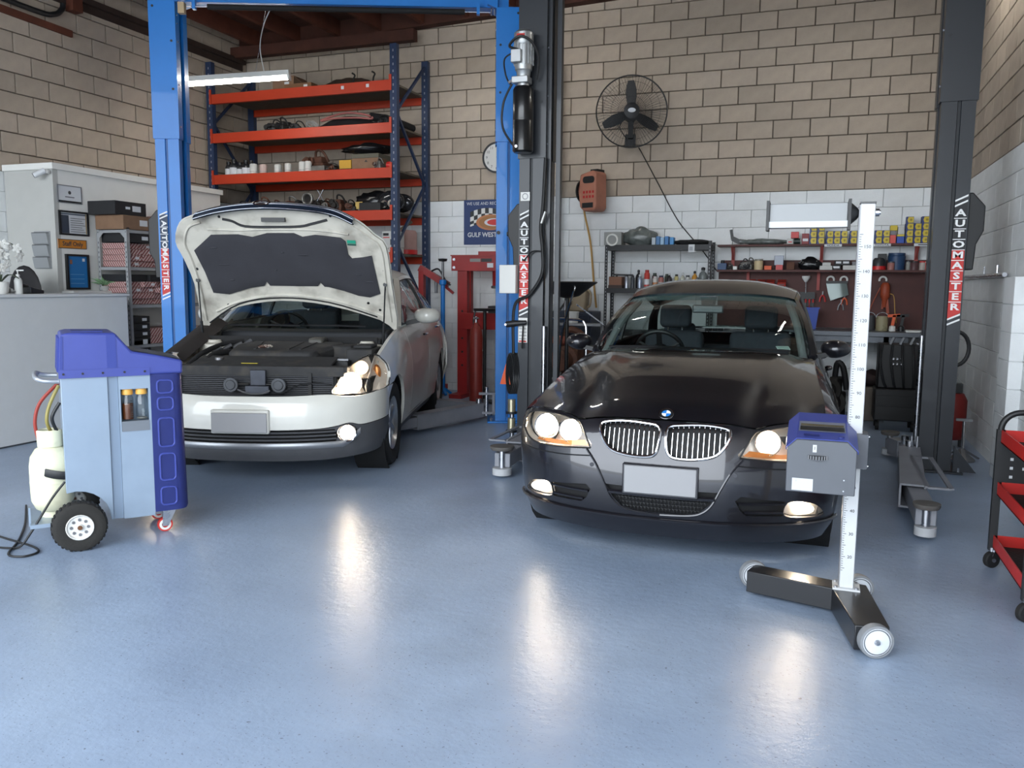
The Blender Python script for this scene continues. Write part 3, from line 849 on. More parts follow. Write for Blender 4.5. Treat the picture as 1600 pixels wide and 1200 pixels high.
    # sides
    P = dict(
        top_x=[(0.36, 0.80), (0.62, 0.797), (1.0, 0.773), (1.4, 0.763), (1.62, 0.76), (2.2, 0.785), (3.0, 0.79), (3.6, 0.76), (4.3, 0.72)],
        top_z=[(0.36, 0.725), (0.62, 0.797), (1.0, 0.872), (1.4, 0.925), (1.62, 0.943), (2.2, 0.945), (3.0, 0.955), (3.6, 0.965), (4.3, 0.94)],
        max_x=[(0.36, 0.875), (0.52, 0.905), (0.9, 0.912), (2.0, 0.908), (3.6, 0.905), (4.35, 0.86)], z_max=0.62, tuck=0.05, sill=0.24, wz=0.318,
        cuts=(0.37, 1.60, 2.62, 3.52, 4.33), wf=0.81, wr=3.57, arch_r=0.35, wing_front=[(0.53, 0.24), (0.53, 0.57), (0.46, 0.70), (0.385, 0.722)],
        handle=PAINT, sill_mat=PAINT,
        WB=[(0, 1.43, 0.985), (0.35, 1.48, 0.982), (0.63, 1.60, 0.968), (0.735, 1.72, 0.955)],
        WT=[(0, 2.30, 1.352), (0.33, 2.33, 1.348), (0.55, 2.40, 1.328), (0.615, 2.45, 1.312)],
        RS=[(0.615, 2.45, 1.312), (0.635, 2.75, 1.372), (0.635, 3.05, 1.365), (0.61, 3.4, 1.295), (0.58, 3.6, 1.24)],
        RT=[(0, 3.45, 1.345), (0.3, 3.48, 1.33), (0.58, 3.6, 1.24)], RB=[(0, 4.02, 1.03), (0.4, 4.0, 1.02), (0.66, 3.95, 0.985)],
        ws_bulge=0.035, roof_crown=0.018, trim_in=True, band=3, pillar_out=(0.045, 0.03, -0.012), belt_x=[(1.7, 0.765), (2.2, 0.785), (3.0, 0.785), (3.9, 0.72)], gl=(1.80, 3.85),
        cab_w=0.70, cab=(1.62, 3.7, 0.93), back_y=3.45, belt=0.93, seat_y=2.95, seat_h=0.53)
    side_panels(root, P, PAINT); greenhouse(root, P, PAINT); cabin(root, P)
    # boot, rear bumper, under-tray
    RBc = both(spline(P['RB'], 6)); TL = both(spline([(0, 4.5, 0.98), (0.4, 4.46, 0.97), (0.68, 4.36, 0.935)], 6))
    s0 = [Vector((0.66, 3.95, 0.985)), Vector((0.70, 4.2, 0.965)), Vector((0.68, 4.36, 0.935))]
    thicken(MB().grid(coons(RBc, TL, mir(s0), s0, 16, 6)).build('boot_lid', PAINT, root, smooth=70), 0.02)
    rowsb = []
    for z in (0.22, 0.4, 0.6, 0.8, 0.955):
        e = {0.22: 4.46, 0.4: 4.5, 0.6: 4.52, 0.8: 4.52, 0.955: 4.46}[z]; xe = {0.22: 0.82, 0.4: 0.87, 0.6: 0.88, 0.8: 0.84, 0.955: 0.70}[z]
        rowsb.append([Vector((xe*sin(t), 4.2+(e-4.2)*max(cos(t), 0)**0.6, z)) for t in [-pi/2+pi*i/24 for i in range(25)]])
    thicken(MB().grid(rowsb).build('rear_bumper', PAINT, root, smooth=70), 0.02)
    ub = MB().box(-0.68, 0.68, 0.25, 1.45, 0.19, 0.66).box(-0.78, 0.78, 0.30, 0.40, 0.2, 0.5).box(-0.7, 0.7, 1.4, 4.3, 0.18, 0.26).box(-0.6, 0.6, 3.5, 4.3, 0.26, 0.8)
    for y in (0.81, 3.57): ub.box(-0.6, 0.6, y-0.4, y+0.4, 0.3, 0.66)
    ub.build('underbody', DARKB, root)
    for s in (1, -1):
        for y in (0.81, 3.57):
            al = MB().lathe([(0.345, 0.0), (0.36, 0.0), (0.36, 0.24), (0.345, 0.24)], 20, (s*0.86, y, 0.318), (-s, 0, 0)); al.build('wheel_arch_liner', DARKB, root)
    add_wheels(root, 0.318, 0.215, 0.215, 7, 0.765, 0.81, 3.57)
    # door mirrors
    for s in (1, -1):
        c = Vector((s*0.905, 1.80, 1.005))
        vs = MB().sphere((0, 0, 0), 1.0, 18, 10)
        m = MB()
        for x, y, z in vs.v:
            yy = y*(0.085 if y < 0 else 0.03)
            m.v.append((c.x+x*0.1, c.y+yy+(0.03*abs(x)), c.z+z*0.06*(1-0.15*x*s)))
        m.f = vs.f
        o = m.build('door_mirror', PAINT, root, smooth=70)
        MB().bar((s*0.78, 1.80, 0.955), (s*0.88, 1.81, 0.975), 0.07, 0.03).build('mirror_arm', BLACK, o)
        MB().cyl((c.x, c.y+0.055, c.z), (c.x, c.y+0.06, c.z), 0.055, n=20).build('mirror_glass', CHROME, o)
    # cabin details behind the screen
    MB().box(-0.115, 0.115, 2.18, 2.20, 1.215, 1.275).build('rear_view_mirror', mat('mirror_glass_grey', '55595b', 0.3, 0.2), root, bevel=0.01)
    MB().prism([(-0.06, 1.34), (0.06, 1.34), (0.045, 1.25), (-0.045, 1.25)], 2.20, 2.24).build('mirror_stalk', BLACK, root)
    st = MB().box(-0.045, 0.045, 0, 0.002, -0.022, 0.022).build('registration_sticker', mat('sticker_paper', 'c9dcd6', 0.6), root, loc=(0.56, 1.655, 1.012)); st.rotation_euler = (radians(-62), 0, radians(25))
    b = MB()
    for k in range(3): b.box(-0.038, 0.038, -0.001, 0, -0.014+0.012*k, -0.010+0.012*k)
    b.build('print', mat('sticker_ink', '5e8a7c', 0.6), st)
    wi = MB()
    for x0, x1 in ((-0.62, 0.02), (-0.05, 0.6)):
        wi.tube(spline([(x0, 1.5+0.12*abs(x0), 0.992), ((x0+x1)/2, 1.505, 1.005), (x1, 1.52+0.10*abs(x1), 0.998)], 6), 0.009, 6)
    wi.build('wiper', BLACK, root)
    return root
dark_sedan()
# ------------------------------------------------------------------ pearl white sedan with its bonnet up
def white_sedan():
    root = thing('sedan_car', 'pearl white sedan with its bonnet propped open and headlamp lit', 'car', (-3.62, 4.61, 0), radians(17.7))
    PAINT = mat('pearl_white_paint', 'cfcec6', 0.28, 0.0, coat=0.8, var=0.02)
    GREYP = mat('grey_lower_trim', '4a4b4e', 0.5, 0.0, var=0.08)
    SILV = mat('silver_lip_paint', '8f9297', 0.35, 0.6)
    DUSTY = mat('dusty_engine_plastic', '2b2b2c', 0.75, var=0.2, vscale=14, stain='4a443c', sscale=9, samt=0.5)
    GRIME = mat('grimy_white', 'bdb9ae', 0.55, var=0.08, stain='6e675c', sscale=5, samt=0.55)
    XE0 = 0.885; YS, NN = 0.60, 2.2
    YP = [(0.17, 0.10), (0.25, 0.04), (0.32, 0.025), (0.42, 0.0), (0.55, 0.005), (0.62, 0.03), (0.66, 0.06)]
    XE = [(0.17, 0.82), (0.25, 0.855), (0.32, 0.875), (0.42, 0.885), (0.55, 0.89), (0.66, 0.885)]
    def FS(t, z):
        s = 1 if t >= 0 else -1; a = min(abs(t)/0.9, pi/2); xe, yp = interp(XE, z), interp(YP, z)
        return Vector((s*xe*sin(a)**(2/NN), YS-(YS-yp)*max(cos(a), 0)**(2/NN), z))
    def th(p):
        x, z = p; return (math.copysign(0.9*math.asin(min(1, abs(x)/interp(XE, z))**(NN/2)), x), z)
    def on(x, z): return FS(*th((x, z)))
    E = pi/2*0.9
    P = dict(
        top_x=[(0.70, 0.80), (0.95, 0.805), (1.15, 0.81), (1.4, 0.815), (1.7, 0.80), (2.6, 0.815), (3.4, 0.80), (4.0, 0.77), (4.6, 0.70)],
        top_z=[(0.70, 0.872), (0.95, 0.935), (1.15, 0.985), (1.4, 1.03), (1.7, 1.04), (2.6, 1.06), (3.4, 1.085), (4.0, 1.10), (4.6, 1.06)],
        max_x=[(0.55, 0.885), (0.9, 0.905), (2.0, 0.89), (3.7, 0.90), (4.55, 0.84)], z_max=0.66, tuck=0.05, sill=0.26, wz=0.335,
        cuts=(0.70, 1.72, 2.75, 3.66, 4.60), wf=0.93, wr=3.705, arch_r=0.375, wing_low=0.65,
        wing_front=[(0.62, 0.66), (0.705, 0.74), (0.735, 0.81)], handle=CHROME, sill_mat=GREYP,
        WB=[(0, 1.36, 1.03), (0.35, 1.40, 1.03), (0.62, 1.50, 1.035), (0.735, 1.60, 1.04)],
        WT=[(0, 2.40, 1.49), (0.3, 2.42, 1.485), (0.52, 2.50, 1.47), (0.575, 2.55, 1.455)],
        RS=[(0.575, 2.55, 1.455), (0.60, 2.9, 1.49), (0.60, 3.3, 1.485), (0.58, 3.7, 1.42), (0.55, 3.95, 1.35)],
        RT=[(0, 3.8, 1.47), (0.3, 3.82, 1.455), (0.55, 3.95, 1.35)], RB=[(0, 4.45, 1.14), (0.4, 4.42, 1.13), (0.66, 4.35, 1.10)],
        ws_bulge=0.04, roof_crown=0.03, pillar_out=(0.065, 0.06, -0.005), belt_x=[(1.7, 0.805), (2.6, 0.815), (3.4, 0.80), (4.3, 0.74)], gl=(1.9, 4.2),
        cab_w=0.70, cab=(1.62, 4.0, 1.0), back_y=3.75, belt=1.02, seat_y=3.0, seat_h=0.62)
    S = side_surface(P)
    # bumper: white upper skin with number-plate recess, grey lower grille and lip
    FOG = [(0.675+0.062*cos(t), 0.372+0.062*sin(t)) for t in [2*pi*i/18 for i in range(18)]]
    neg = lambda o: [(-x, z) for x, z in o]
    topz = [(0.0, 0.638), (0.30, 0.638), (0.55, 0.645), (0.66, 0.628), (0.76, 0.628), (0.85, 0.645)]
    tp = [th(p) for p in smooth2(topz, 4)]+[(E, 0.655)]
    lowz = [(0.0, 0.412), (0.45, 0.415), (0.60, 0.428), (0.69, 0.445), (0.76, 0.425), (0.86, 0.437)]
    lw = [th(p) for p in smooth2(lowz, 4)]+[(E, 0.445)]
    full = lambda h: [(-a, b) for a, b in reversed(h)]+h[1:]
    up = patch(full(lw)+list(reversed(full(tp))), FS, step=0.035, flange=(0, 0.02, 0))
    arcp = [(0.93+0.375*cos(radians(a)), 0.335+0.375*sin(radians(a))) for a in range(120, 164, 6)]
    for s in (1, -1):
        up.merge(patch(arcp+[(0.565, 0.445), (0.595, 0.445), (0.595, 0.655)], lambda y, z, s=s: S(y, z, s), step=0.05, flange=(-s*0.025, 0, 0)))
    bp = up.build('front_bumper', PAINT, root, smooth=50)
    lo1 = [th(p) for p in [(x, z) for x, z in smooth2([(0.0, 0.18), (0.5, 0.18), (0.80, 0.20)], 4)]]+[(E, 0.21)]
    hl = [[th(p) for p in FOG], [th(p) for p in neg(FOG)], [th(p) for p in resample([(-0.60, 0.318), (0.60, 0.318), (0.62, 0.36), (0.60, 0.408), (-0.60, 0.408), (-0.62, 0.36)], 0.04)]]
    lwb = patch(full(lo1)+list(reversed(full([(a, b-0.006) for a, b in lw]))), FS, hl, step=0.035, flange=(0, 0.025, 0))
    for s in (1, -1):
        ar2 = [(0.93+0.375*cos(radians(a)), 0.335+0.375*sin(radians(a))) for a in range(164, 195, 6)]
        lwb.merge(patch(ar2+[(0.58, 0.215), (0.595, 0.215), (0.595, 0.439)], lambda y, z, s=s: S(y, z, s), step=0.05, flange=(-s*0.025, 0, 0)))
    lb = lwb.build('lower_bumper', GREYP, root, smooth=50)
    rowz = []
    for z, o in ((0.318, 0.004), (0.305, 0.014), (0.285, 0.014), (0.272, 0.002)):
        rowz.append([on(-0.755+1.51*i/40, z+max(0, abs(-0.755+1.51*i/40)-0.66)*0.9)+Vector((0, -o, 0)) for i in range(41)])
    MB().grid(rowz).build('silver_lip', SILV, lb, smooth=70)
    gb = patch([th(p) for p in resample([(-0.64, 0.31), (0.64, 0.31), (0.64, 0.42), (-0.64, 0.42)], 0.05)], lambda a, z: FS(a, z)+Vector((0, 0.05, 0)), step=0.06).build('lower_grille', DARKB, root)
    for z in (0.335, 0.362, 0.389):
        MB().tube([on(-0.6+1.2*i/24, z)+Vector((0, 0.02, 0)) for i in range(25)], 0.007, 6).build('grille_bar', GREYP, gb)
    for s in (1, -1):
        c = on(s*0.675, 0.372); d = Vector((s*0.15, -1, 0)).normalized()
        f = MB().lathe([(0.058, 0.0), (0.05, -0.02), (0.03, -0.035), (0.002, -0.04)], 22, c, d).build('fog_lamp', REFL, root)
        MB().lathe([(0.055, 0.0), (0.062, 0.004), (0.066, 0.0), (0.062, -0.01)], 22, c, d).build('lamp_ring', CHROME, f)
        MB().lathe([(0.0, 0.008), (0.035, 0.006), (0.056, 0.0)], 20, c, d).build('lens', LENS, f)
        MB().sphere(c-d*0.006, 0.036, sc=(1.2, 0.3, 1.2)).build('bulb', FOGB, f)
    pl = MB().box(-0.20, 0.18, -0.03, -0.02, 0.40, 0.535).build('number_plate', mat('white_plate_blank', '9a9a9c', 0.5), root, bevel=0.004, seg=1)
    MB().box(-0.21, 0.19, -0.02, 0.02, 0.39, 0.555).build('plate_holder', PAINT, pl, bevel=0.012)
    # headlamps: large swept lens
    K = [(0.575, 0.176, 0.645), (0.598, 0.24, 0.72), (0.648, 0.36, 0.81), (0.70, 0.50, 0.862), (0.755, 0.62, 0.884), (0.80, 0.70, 0.872),
         (0.85, 0.735, 0.81), (0.878, 0.72, 0.74), (0.888, 0.63, 0.668), (0.85, 0.47, 0.64), (0.745, 0.31, 0.632)]
    WARMR = mat('warm_reflector', 'f2e4d2', 0.5, 0.0)
    def HS_(x, z, s=1):
        # smooth interpolation of the rim depth
        wsum = 0; y = 0
        for a, b, c in K:
            w = 1/((a-abs(x))**2+(c-z)**2+2e-4)**1.5; wsum += w; y += w*b
        y = y/wsum
        d = pdist((abs(x), z), [(a, c) for a, b, c in K])
        return Vector((x, y-min(d, 0.08)*0.55, z))
    for s in (1, -1):
        out = [(s*a, c) for a, b, c in smooth3(K)]
        inner = [(s*(0.745+(abs(x)-0.745)*0.97), 0.755+(z-0.755)*0.97) for x, z in out]
        hb = patch(out, lambda x, z: HS_(x, z)+Vector((-s*0.015, 0.075, 0)), step=0.05).build('headlamp', WARMR, root)
        ring = [HS_(*p) for p in out]; n = len(ring)
        MB().add(ring+[q+Vector((-s*0.015, 0.075, 0)) for q in ring], [(i, (i+1) % n, n+(i+1) % n, n+i) for i in range(n)]).build('lamp_housing', REFL, hb)
        patch(out, HS_, step=0.03).build('lens', LENS, hb, smooth=80)
        MB().tube([q for q in ring]+[ring[0]], 0.005, 6).build('lamp_seal', BLACK, hb)
        for (cx, cz, r, em) in ((0.672, 0.705, 0.075, True), (0.71, 0.80, 0.05, False)):
            c = HS_(s*cx, cz)+Vector((0, 0.06, 0)); d = Vector((s*0.1, -1, 0.0)).normalized()
            MB().lathe([(r, 0.0), (r*0.95, -0.02), (r*0.7, -0.05), (r*0.3, -0.065), (0.004, -0.07)], 22, c, d).build('reflector', REFL, hb)
            MB().sphere(c-d*0.01, r*(0.85 if em else 0.42), sc=(1, 0.7, 1)).build('bulb', BULB if em else FOGB, hb)
        c = HS_(s*0.815, 0.745)+Vector((-s*0.03, 0.05, 0))
        MB().sphere(c, 0.05, sc=(0.7, 0.4, 1.3)).build('indicator', AMBER, hb)
        MB().bar(HS_(s*0.77, 0.66)+Vector((0, 0.03, 0)), HS_(s*0.775, 0.85)+Vector((0, 0.03, 0)), 0.008, 0.05).build('lamp_divider', REFL, hb)
    side_panels(root, P, PAINT); greenhouse(root, P, PAINT); cabin(root, P)
    # tail
    s0 = [Vector((0.66, 4.35, 1.10)), Vector((0.69, 4.55, 1.07)), Vector((0.66, 4.7, 1.02))]
    thicken(MB().grid(coons(both(spline(P['RB'], 6)), both(spline([(0, 4.78, 1.05), (0.4, 4.75, 1.04), (0.66, 4.7, 1.02)], 6)), mir(s0), s0, 16, 6)).build('boot_lid', PAINT, root, smooth=70), 0.02)
    rb = []
    for z, e, xe in ((0.24, 4.7, 0.80), (0.45, 4.76, 0.86), (0.7, 4.78, 0.86), (0.9, 4.77, 0.80), (1.03, 4.75, 0.68)):
        rb.append([Vector((xe*sin(t), 4.45+(e-4.45)*max(cos(t), 0)**0.6, z)) for t in [-pi/2+pi*i/24 for i in range(25)]])
    thicken(MB().grid(rb).build('rear_bumper', PAINT, root, smooth=70), 0.02)
    ub = MB().box(-0.62, 0.62, 0.36, 1.3, 0.2, 0.4).box(-0.72, 0.72, 1.3, 4.5, 0.18, 0.28).box(-0.6, 0.6, 3.85, 4.6, 0.28, 0.9).box(-0.74, 0.74, 1.28, 1.36, 0.28, 0.9)
    for s in (1, -1): ub.box(min(s*0.55, s*0.79), max(s*0.55, s*0.79), 0.42, 1.35, 0.62, 0.73).box(min(s*0.52, s*0.58), max(s*0.52, s*0.58), 0.3, 1.35, 0.3, 0.72)
    ub.build('underbody', DARKB, root)
    for s in (1, -1):
        for y in (0.93, 3.705): MB().lathe([(0.37, 0), (0.385, 0), (0.385, 0.24), (0.37, 0.24)], 20, (s*0.86, y, 0.335), (-s, 0, 0)).build('wheel_arch_liner', DARKB, root)
    add_wheels(root, 0.327, 0.205, 0.205, 6, 0.775, 0.93, 3.705)
    for s in (1, -1):
        c = Vector((s*0.985, 1.95, 1.13)); vs = MB().sphere((0, 0, 0), 1.0, 18, 10); m = MB()
        for x, y, z in vs.v:
            m.v.append((c.x+math.copysign(abs(x)**0.8, x)*0.12, c.y+y*(0.09 if y < 0 else 0.03)+0.03*abs(x), c.z+math.copysign(abs(z)**0.8, z)*0.068))
        m.f = vs.f; o = m.build('door_mirror', PAINT, root, smooth=70)
        MB().bar((s*0.80, 1.95, 1.06), (s*0.92, 1.96, 1.09), 0.08, 0.04).build('mirror_arm', BLACK, o)
        MB().cyl((c.x, c.y+0.06, c.z), (c.x, c.y+0.064, c.z), 0.055, n=20).build('mirror_glass', CHROME, o)
    # ---- engine bay
    rad = MB().box(-0.56, 0.58, 0.285, 0.32, 0.42, 0.775).build('radiator', DARKB, root)
    for k in range(13):
        z = 0.60+0.0135*k
        MB().box(-0.54, 0.56, 0.272, 0.285, z, z+0.006).build('radiator_fin', mat('radiator_grey', '45464a', 0.6, 0.3), rad)
    for x in (-0.54, 0.40): MB().box(x-0.012, x+0.012, 0.25, 0.285, 0.55, 0.78).build('stay', DUSTY, rad)
    MB().box(-0.66, 0.66, 0.27, 0.37, 0.785, 0.825).box(-0.64, 0.64, 0.262, 0.27, 0.755, 0.825).build('upper_crossmember', DUSTY, root, bevel=0.012)
    for x in (-0.155, 0.185):
        h = MB().lathe([(0.0, 0.012), (0.03, 0.012), (0.036, 0.006), (0.05, 0.006), (0.054, 0.0), (0.05, -0.012), (0.0, -0.02)], 24, (x, 0.225, 0.695), (0, -1, 0)).build('horn', mat('horn_grey', '4c4e52', 0.5, 0.4, var=0.2), root)
        MB().bar((x, 0.235, 0.70), (x+(0.12 if x < 0 else -0.12), 0.255, 0.70), 0.02, 0.008).build('bracket', DUSTY, h)
    lt = MB().box(-0.05, 0.12, 0.21, 0.26, 0.635, 0.69).box(-0.02, 0.09, 0.235, 0.265, 0.69, 0.80).build('bonnet_latch', mat('latch_metal', '4a4d55', 0.45, 0.5, var=0.2), root, bevel=0.006)
    MB().tube(spline([(0.10, 0.215, 0.66), (0.2, 0.22, 0.64), (0.3, 0.23, 0.69), (0.42, 0.25, 0.71), (0.55, 0.27, 0.70)], 6), 0.006, 6).build('cable', BLACK, lt)
    MB().tube(spline([(-0.10, 0.205, 0.665), (-0.02, 0.19, 0.64), (0.08, 0.19, 0.64), (0.13, 0.205, 0.66)], 6), 0.006, 6).build('latch_lever', DSTEEL, lt)
    MB().prism([(0.36, 0.812), (0.36, 0.825), (0.60, 0.868), (0.62, 0.855)], -0.50, 0.52, 'x').build('radiator_cover', DUSTY, root, bevel=0.008)
    lab = MB().box(-0.13, -0.01, 0.37, 0.385, 0.832, 0.836).build('warning_label', mat('yellow_label', 'b5a52e', 0.6), root)
    cov = MB().prism([(-0.32, 0.62), (0.30, 0.62), (0.48, 0.98), (0.44, 1.06), (-0.26, 1.06), (-0.36, 0.9)], 0.80, 0.90, 'z')
    for i, p in enumerate(cov.v): cov.v[i] = (p[0], p[1], p[2]+(p[1]-0.62)*0.12)
    ec = cov.build('engine_cover', DUSTY, root, bevel=0.03, seg=3)
    for x in (-0.16, 0.12, 0.22):
        MB().bar((x*0.9, 0.70, 0.91), (x*1.15, 1.0, 0.945), 0.02, 0.012).build('cover_rib', DUSTY, ec)
    MB().lathe([(0.0, 0.006), (0.055, 0.006), (0.062, 0.0)], 24, (-0.10, 0.80, 0.922), (0, -0.12, 1)).build('oval_badge', CHROME, ec).scale = (1, 1, 1)
    bt = MB().box(0.42, 0.60, 0.55, 0.80, 0.66, 0.84).build('battery', BLACK, root, bevel=0.006)
    MB().box(0.455, 0.575, 0.58, 0.70, 0.84, 0.845).build('label', WHITEP, bt)
    MB().bar((0.42, 0.57, 0.85), (0.60, 0.57, 0.85), 0.02, 0.014).build('hold_down', DSTEEL, bt)
    fb = MB().box(0.56, 0.76, 0.66, 1.0, 0.76, 0.92).box(0.60, 0.74, 0.72, 0.95, 0.92, 0.945).build('fuse_box', DUSTY, root, bevel=0.012)
    MB().box(0.34, 0.56, 0.86, 1.12, 0.74, 0.93).build('air_filter_box', DUSTY, root, bevel=0.02)
    MB().box(0.18, 0.30, 0.98, 1.14, 0.88, 0.98).build('brake_reservoir', mat('milky_plastic', '45443f', 0.5), root, bevel=0.02)
    MB().tube(spline([(0.36, 0.95, 0.9), (0.3, 0.75, 0.88), (0.36, 0.62, 0.84)], 6), 0.035, 10).build('intake_hose', RUBBER, root)
    MB().tube(spline([(-0.40, 0.45, 0.80), (-0.45, 0.62, 0.86), (-0.38, 0.8, 0.88), (-0.30, 0.9, 0.86)], 6), 0.024, 10).build('coolant_hose', RUBBER, root)
    MB().tube(spline([(-0.58, 0.5, 0.80), (-0.52, 0.62, 0.88), (-0.46, 0.86, 0.93), (-0.34, 1.0, 0.95)], 6), 0.018, 8).build('coolant_hose', RUBBER, root)
    for i in range(5):
        x = -0.56+0.055*i; y = 0.72+0.07*i
        MB().cyl((x, y, 0.86+0.014*i), (x+0.045, y+0.05, 0.895+0.014*i), 0.017, n=10).build('intake_runner', DSTEEL, root)
    MB().cyl((-0.34, 0.50, 0.83), (-0.34, 0.50, 0.862), 0.03, n=14).build('filler_cap', mat('filler_cap_metal', '8a8a8c', 0.4, 0.8), root)
    for s in (1, -1):
        MB().lathe([(0.0, 0.05), (0.05, 0.05), (0.06, 0.03), (0.12, 0.02), (0.13, -0.1)], 20, (s*0.62, 1.12, 0.90), (0, 0, 1)).build('strut_tower', GRIME, root)
        MB().prism([(s*0.64, 0.76), (s*0.79, 0.80), (s*0.79, 0.83), (s*0.64, 0.79)], 0.72, 1.36).build('inner_wing', GRIME, root)
    MB().box(-0.72, 0.72, 1.16, 1.36, 0.90, 0.965).build('cowl_panel', mat('cowl_black', '232427', 0.7, var=0.12), root, bevel=0.012)
    MB().box(-0.70, 0.70, 1.14, 1.16, 0.93, 0.98).build('cowl_seal', RUBBER, root)
    wi = MB()
    for x0, x1 in ((-0.60, 0.0), (0.0, 0.55)): wi.tube(spline([(x0, 1.42, 1.055), ((x0+x1)/2, 1.39, 1.06), (x1, 1.40, 1.055)], 5), 0.009, 6)
    wi.build('wiper', BLACK, root)
    # ---- raised bonnet: plane through the hinge line, underside to the front
    A = Vector((0.02, 1.33, 1.0)); d = Vector((0, -0.529, 0.849)); n = Vector((0, -0.849, -0.529))
    def HB(x, v, off=0.0):
        crown = -0.06*(1-(x/0.85)**2)*(0.6+0.4*v) - 0.10*max(0, v-0.8)**2*0
        return A+Vector((x, 0, 0))+d*v+n*(crown+off)
    o_ = [(-0.80, 0.03), (-0.775, 0.45), (-0.80, 0.69), (-0.825, 0.845), (-0.76, 0.99), (-0.66, 1.045), (-0.42, 1.10), (-0.15, 1.125), (0.15, 1.12), (0.42, 1.09), (0.60, 1.01), (0.72, 0.90), (0.80, 0.81), (0.81, 0.48), (0.81, 0.05), (0.68, 0.13), (0.28, 0.25), (-0.11, 0.29), (-0.48, 0.235), (-0.70, 0.12)]
    bn = patch(smooth2(o_, 3, True), HB, step=0.05)
    bon = bn.build('bonnet', GRIME, root, smooth=70); thicken(bon, 0.012); bon.data.materials.append(PAINT)
    # outer skin sits above the frame
    sk = patch(smooth2([(0.02+(x-0.02)*1.008, v*1.003) for x, v in o_], 3, True), lambda x, v: HB(x, v, -0.02), step=0.06)
    sk.build('bonnet_skin', PAINT, bon, smooth=70)
    ins = [(-0.70, 0.767), (-0.56, 0.88), (-0.545, 0.892), (-0.339, 0.889), (-0.233, 0.865), (-0.116, 0.897), (0.095, 0.898), (0.156, 0.868), (0.259, 0.887), (0.455, 0.87), (0.49, 0.84), (0.496, 0.727), (0.52, 0.695), (0.611, 0.709), (0.681, 0.728), (0.71, 0.389), (0.623, 0.35), (0.532, 0.36), (0.421, 0.399), (0.30, 0.431), (0.264, 0.433), (0.236, 0.471), (0.21, 0.437), (0.057, 0.434), (-0.15, 0.437), (-0.175, 0.437), (-0.196, 0.473), (-0.22, 0.437), (-0.34, 0.418), (-0.516, 0.362), (-0.641, 0.381), (-0.663, 0.575)]
    INS = mat('insulation_felt', '333338', 0.92, var=0.08, vscale=6, bump=0.6, bscale=9)
    pad = patch(ins, lambda x, v: HB(x, v, 0.016+0.010*min(1, pdist((x, v), ins)/0.03)), step=0.035, flange=tuple(-n*0.02)).build('insulation_pad', INS, bon, smooth=60)
    for (x, v, w) in ((-0.545, 0.79, 0.06), (0.14, 0.72, 0.09), (0.64, 0.50, 0.07), (-0.50, 0.64, 0.10), (-0.46, 0.50, 0.04), (0.56, 0.56, 0.05), (-0.02, 0.74, 0.03), (-0.1, 0.585, 0.03)):
        b = MB().sphere((0, 0, 0), 1.0, 10, 6); q = HB(x, v, 0.027); b.v = [tuple(q+Vector((a*w/2, 0, 0))+d*(c*0.008)+n*(e*0.005)) for a, c, e in b.v]
        b.build('pad_crease', INS, pad)
    # stamped ribs of the frame, holes, prop struts, seal, sticker
    def rib(pts, r, m, nm, off=0.006):
        q = [HB(x, v, off) for x, v in smooth2(pts, 4)]
        return MB().tube(q, r, 6).build(nm, m, bon)
    rib([(-0.76, 0.12), (-0.735, 0.45), (-0.745, 0.70), (-0.76, 0.83), (-0.70, 0.96), (-0.6, 1.0)], 0.012, GRIME, 'frame_rib')
    rib([(0.77, 0.12), (0.765, 0.45), (0.76, 0.78), (0.68, 0.88), (0.56, 0.97)], 0.012, GRIME, 'frame_rib')
    rib([(-0.66, 0.20), (-0.45, 0.29), (-0.11, 0.345), (0.28, 0.31), (0.55, 0.235), (0.72, 0.17)], 0.012, GRIME, 'frame_rib')
    rib([(-0.74, 0.09), (-0.46, 0.265), (-0.11, 0.318), (0.28, 0.28), (0.66, 0.16)], 0.007, BLACK, 'rear_seal')
    rib([(-0.56, 0.94), (-0.34, 0.925), (0.0, 0.93), (0.30, 0.925), (0.52, 0.90)], 0.010, GRIME, 'frame_rib')
    rib([(-0.43, 1.02), (-0.36, 1.0), (-0.27, 0.955), (-0.05, 0.948), (0.15, 0.955), (0.25, 0.98), (0.37, 1.015)], 0.011, BLACK, 'front_seal')
    for x, v in ((-0.72, 0.60), (-0.60, 0.40), (0.765, 0.60), (0.60, 0.29), (0.69, 0.23), (-0.35, 0.31), (-0.55, 0.26), (-0.45, 1.04), (0.40, 1.05)):
        q = HB(x, v, 0.007); MB().cyl(q, q+n*0.003, 0.011, n=10).build('frame_hole', BLACK, bon)
    lm = MB(); q = HB(-0.06, 1.015, 0.02); lm.bar(q+Vector((-0.07, 0, 0)), q+Vector((0.11, 0, 0)), 0.03, 0.03); lm.build('striker', BLACK, bon)
    for k, (c, v0, v1) in enumerate((('1f8f74', 0.825, 0.853), ('1d4f46', 0.808, 0.822))):
        q = [HB(x, v, 0.010) for x, v in ((0.50, v0), (0.568, v0), (0.568, v1), (0.50, v1))]
        MB().add(q, [(0, 1, 2, 3)]).build('green_sticker', mat('sticker_'+c, c, 0.6), bon)
    for x, v, bx in ((-0.735, 0.50, -0.735), (0.76, 0.475, 0.735)):
        q = HB(x, v, 0.012); p0 = Vector((bx, 1.18, 0.86)); mid = p0.lerp(q, 0.42)
        st = MB().cyl(p0, mid, 0.011, n=10).build('bonnet_strut', BLACK, root)
        MB().cyl(mid, q, 0.006, n=8).build('strut_rod', BLACK, st)
        MB().cyl(q+Vector((0, -0.012, 0)), q+Vector((0, 0.012, 0)), 0.016, n=10).build('ball_joint', BLACK, st)
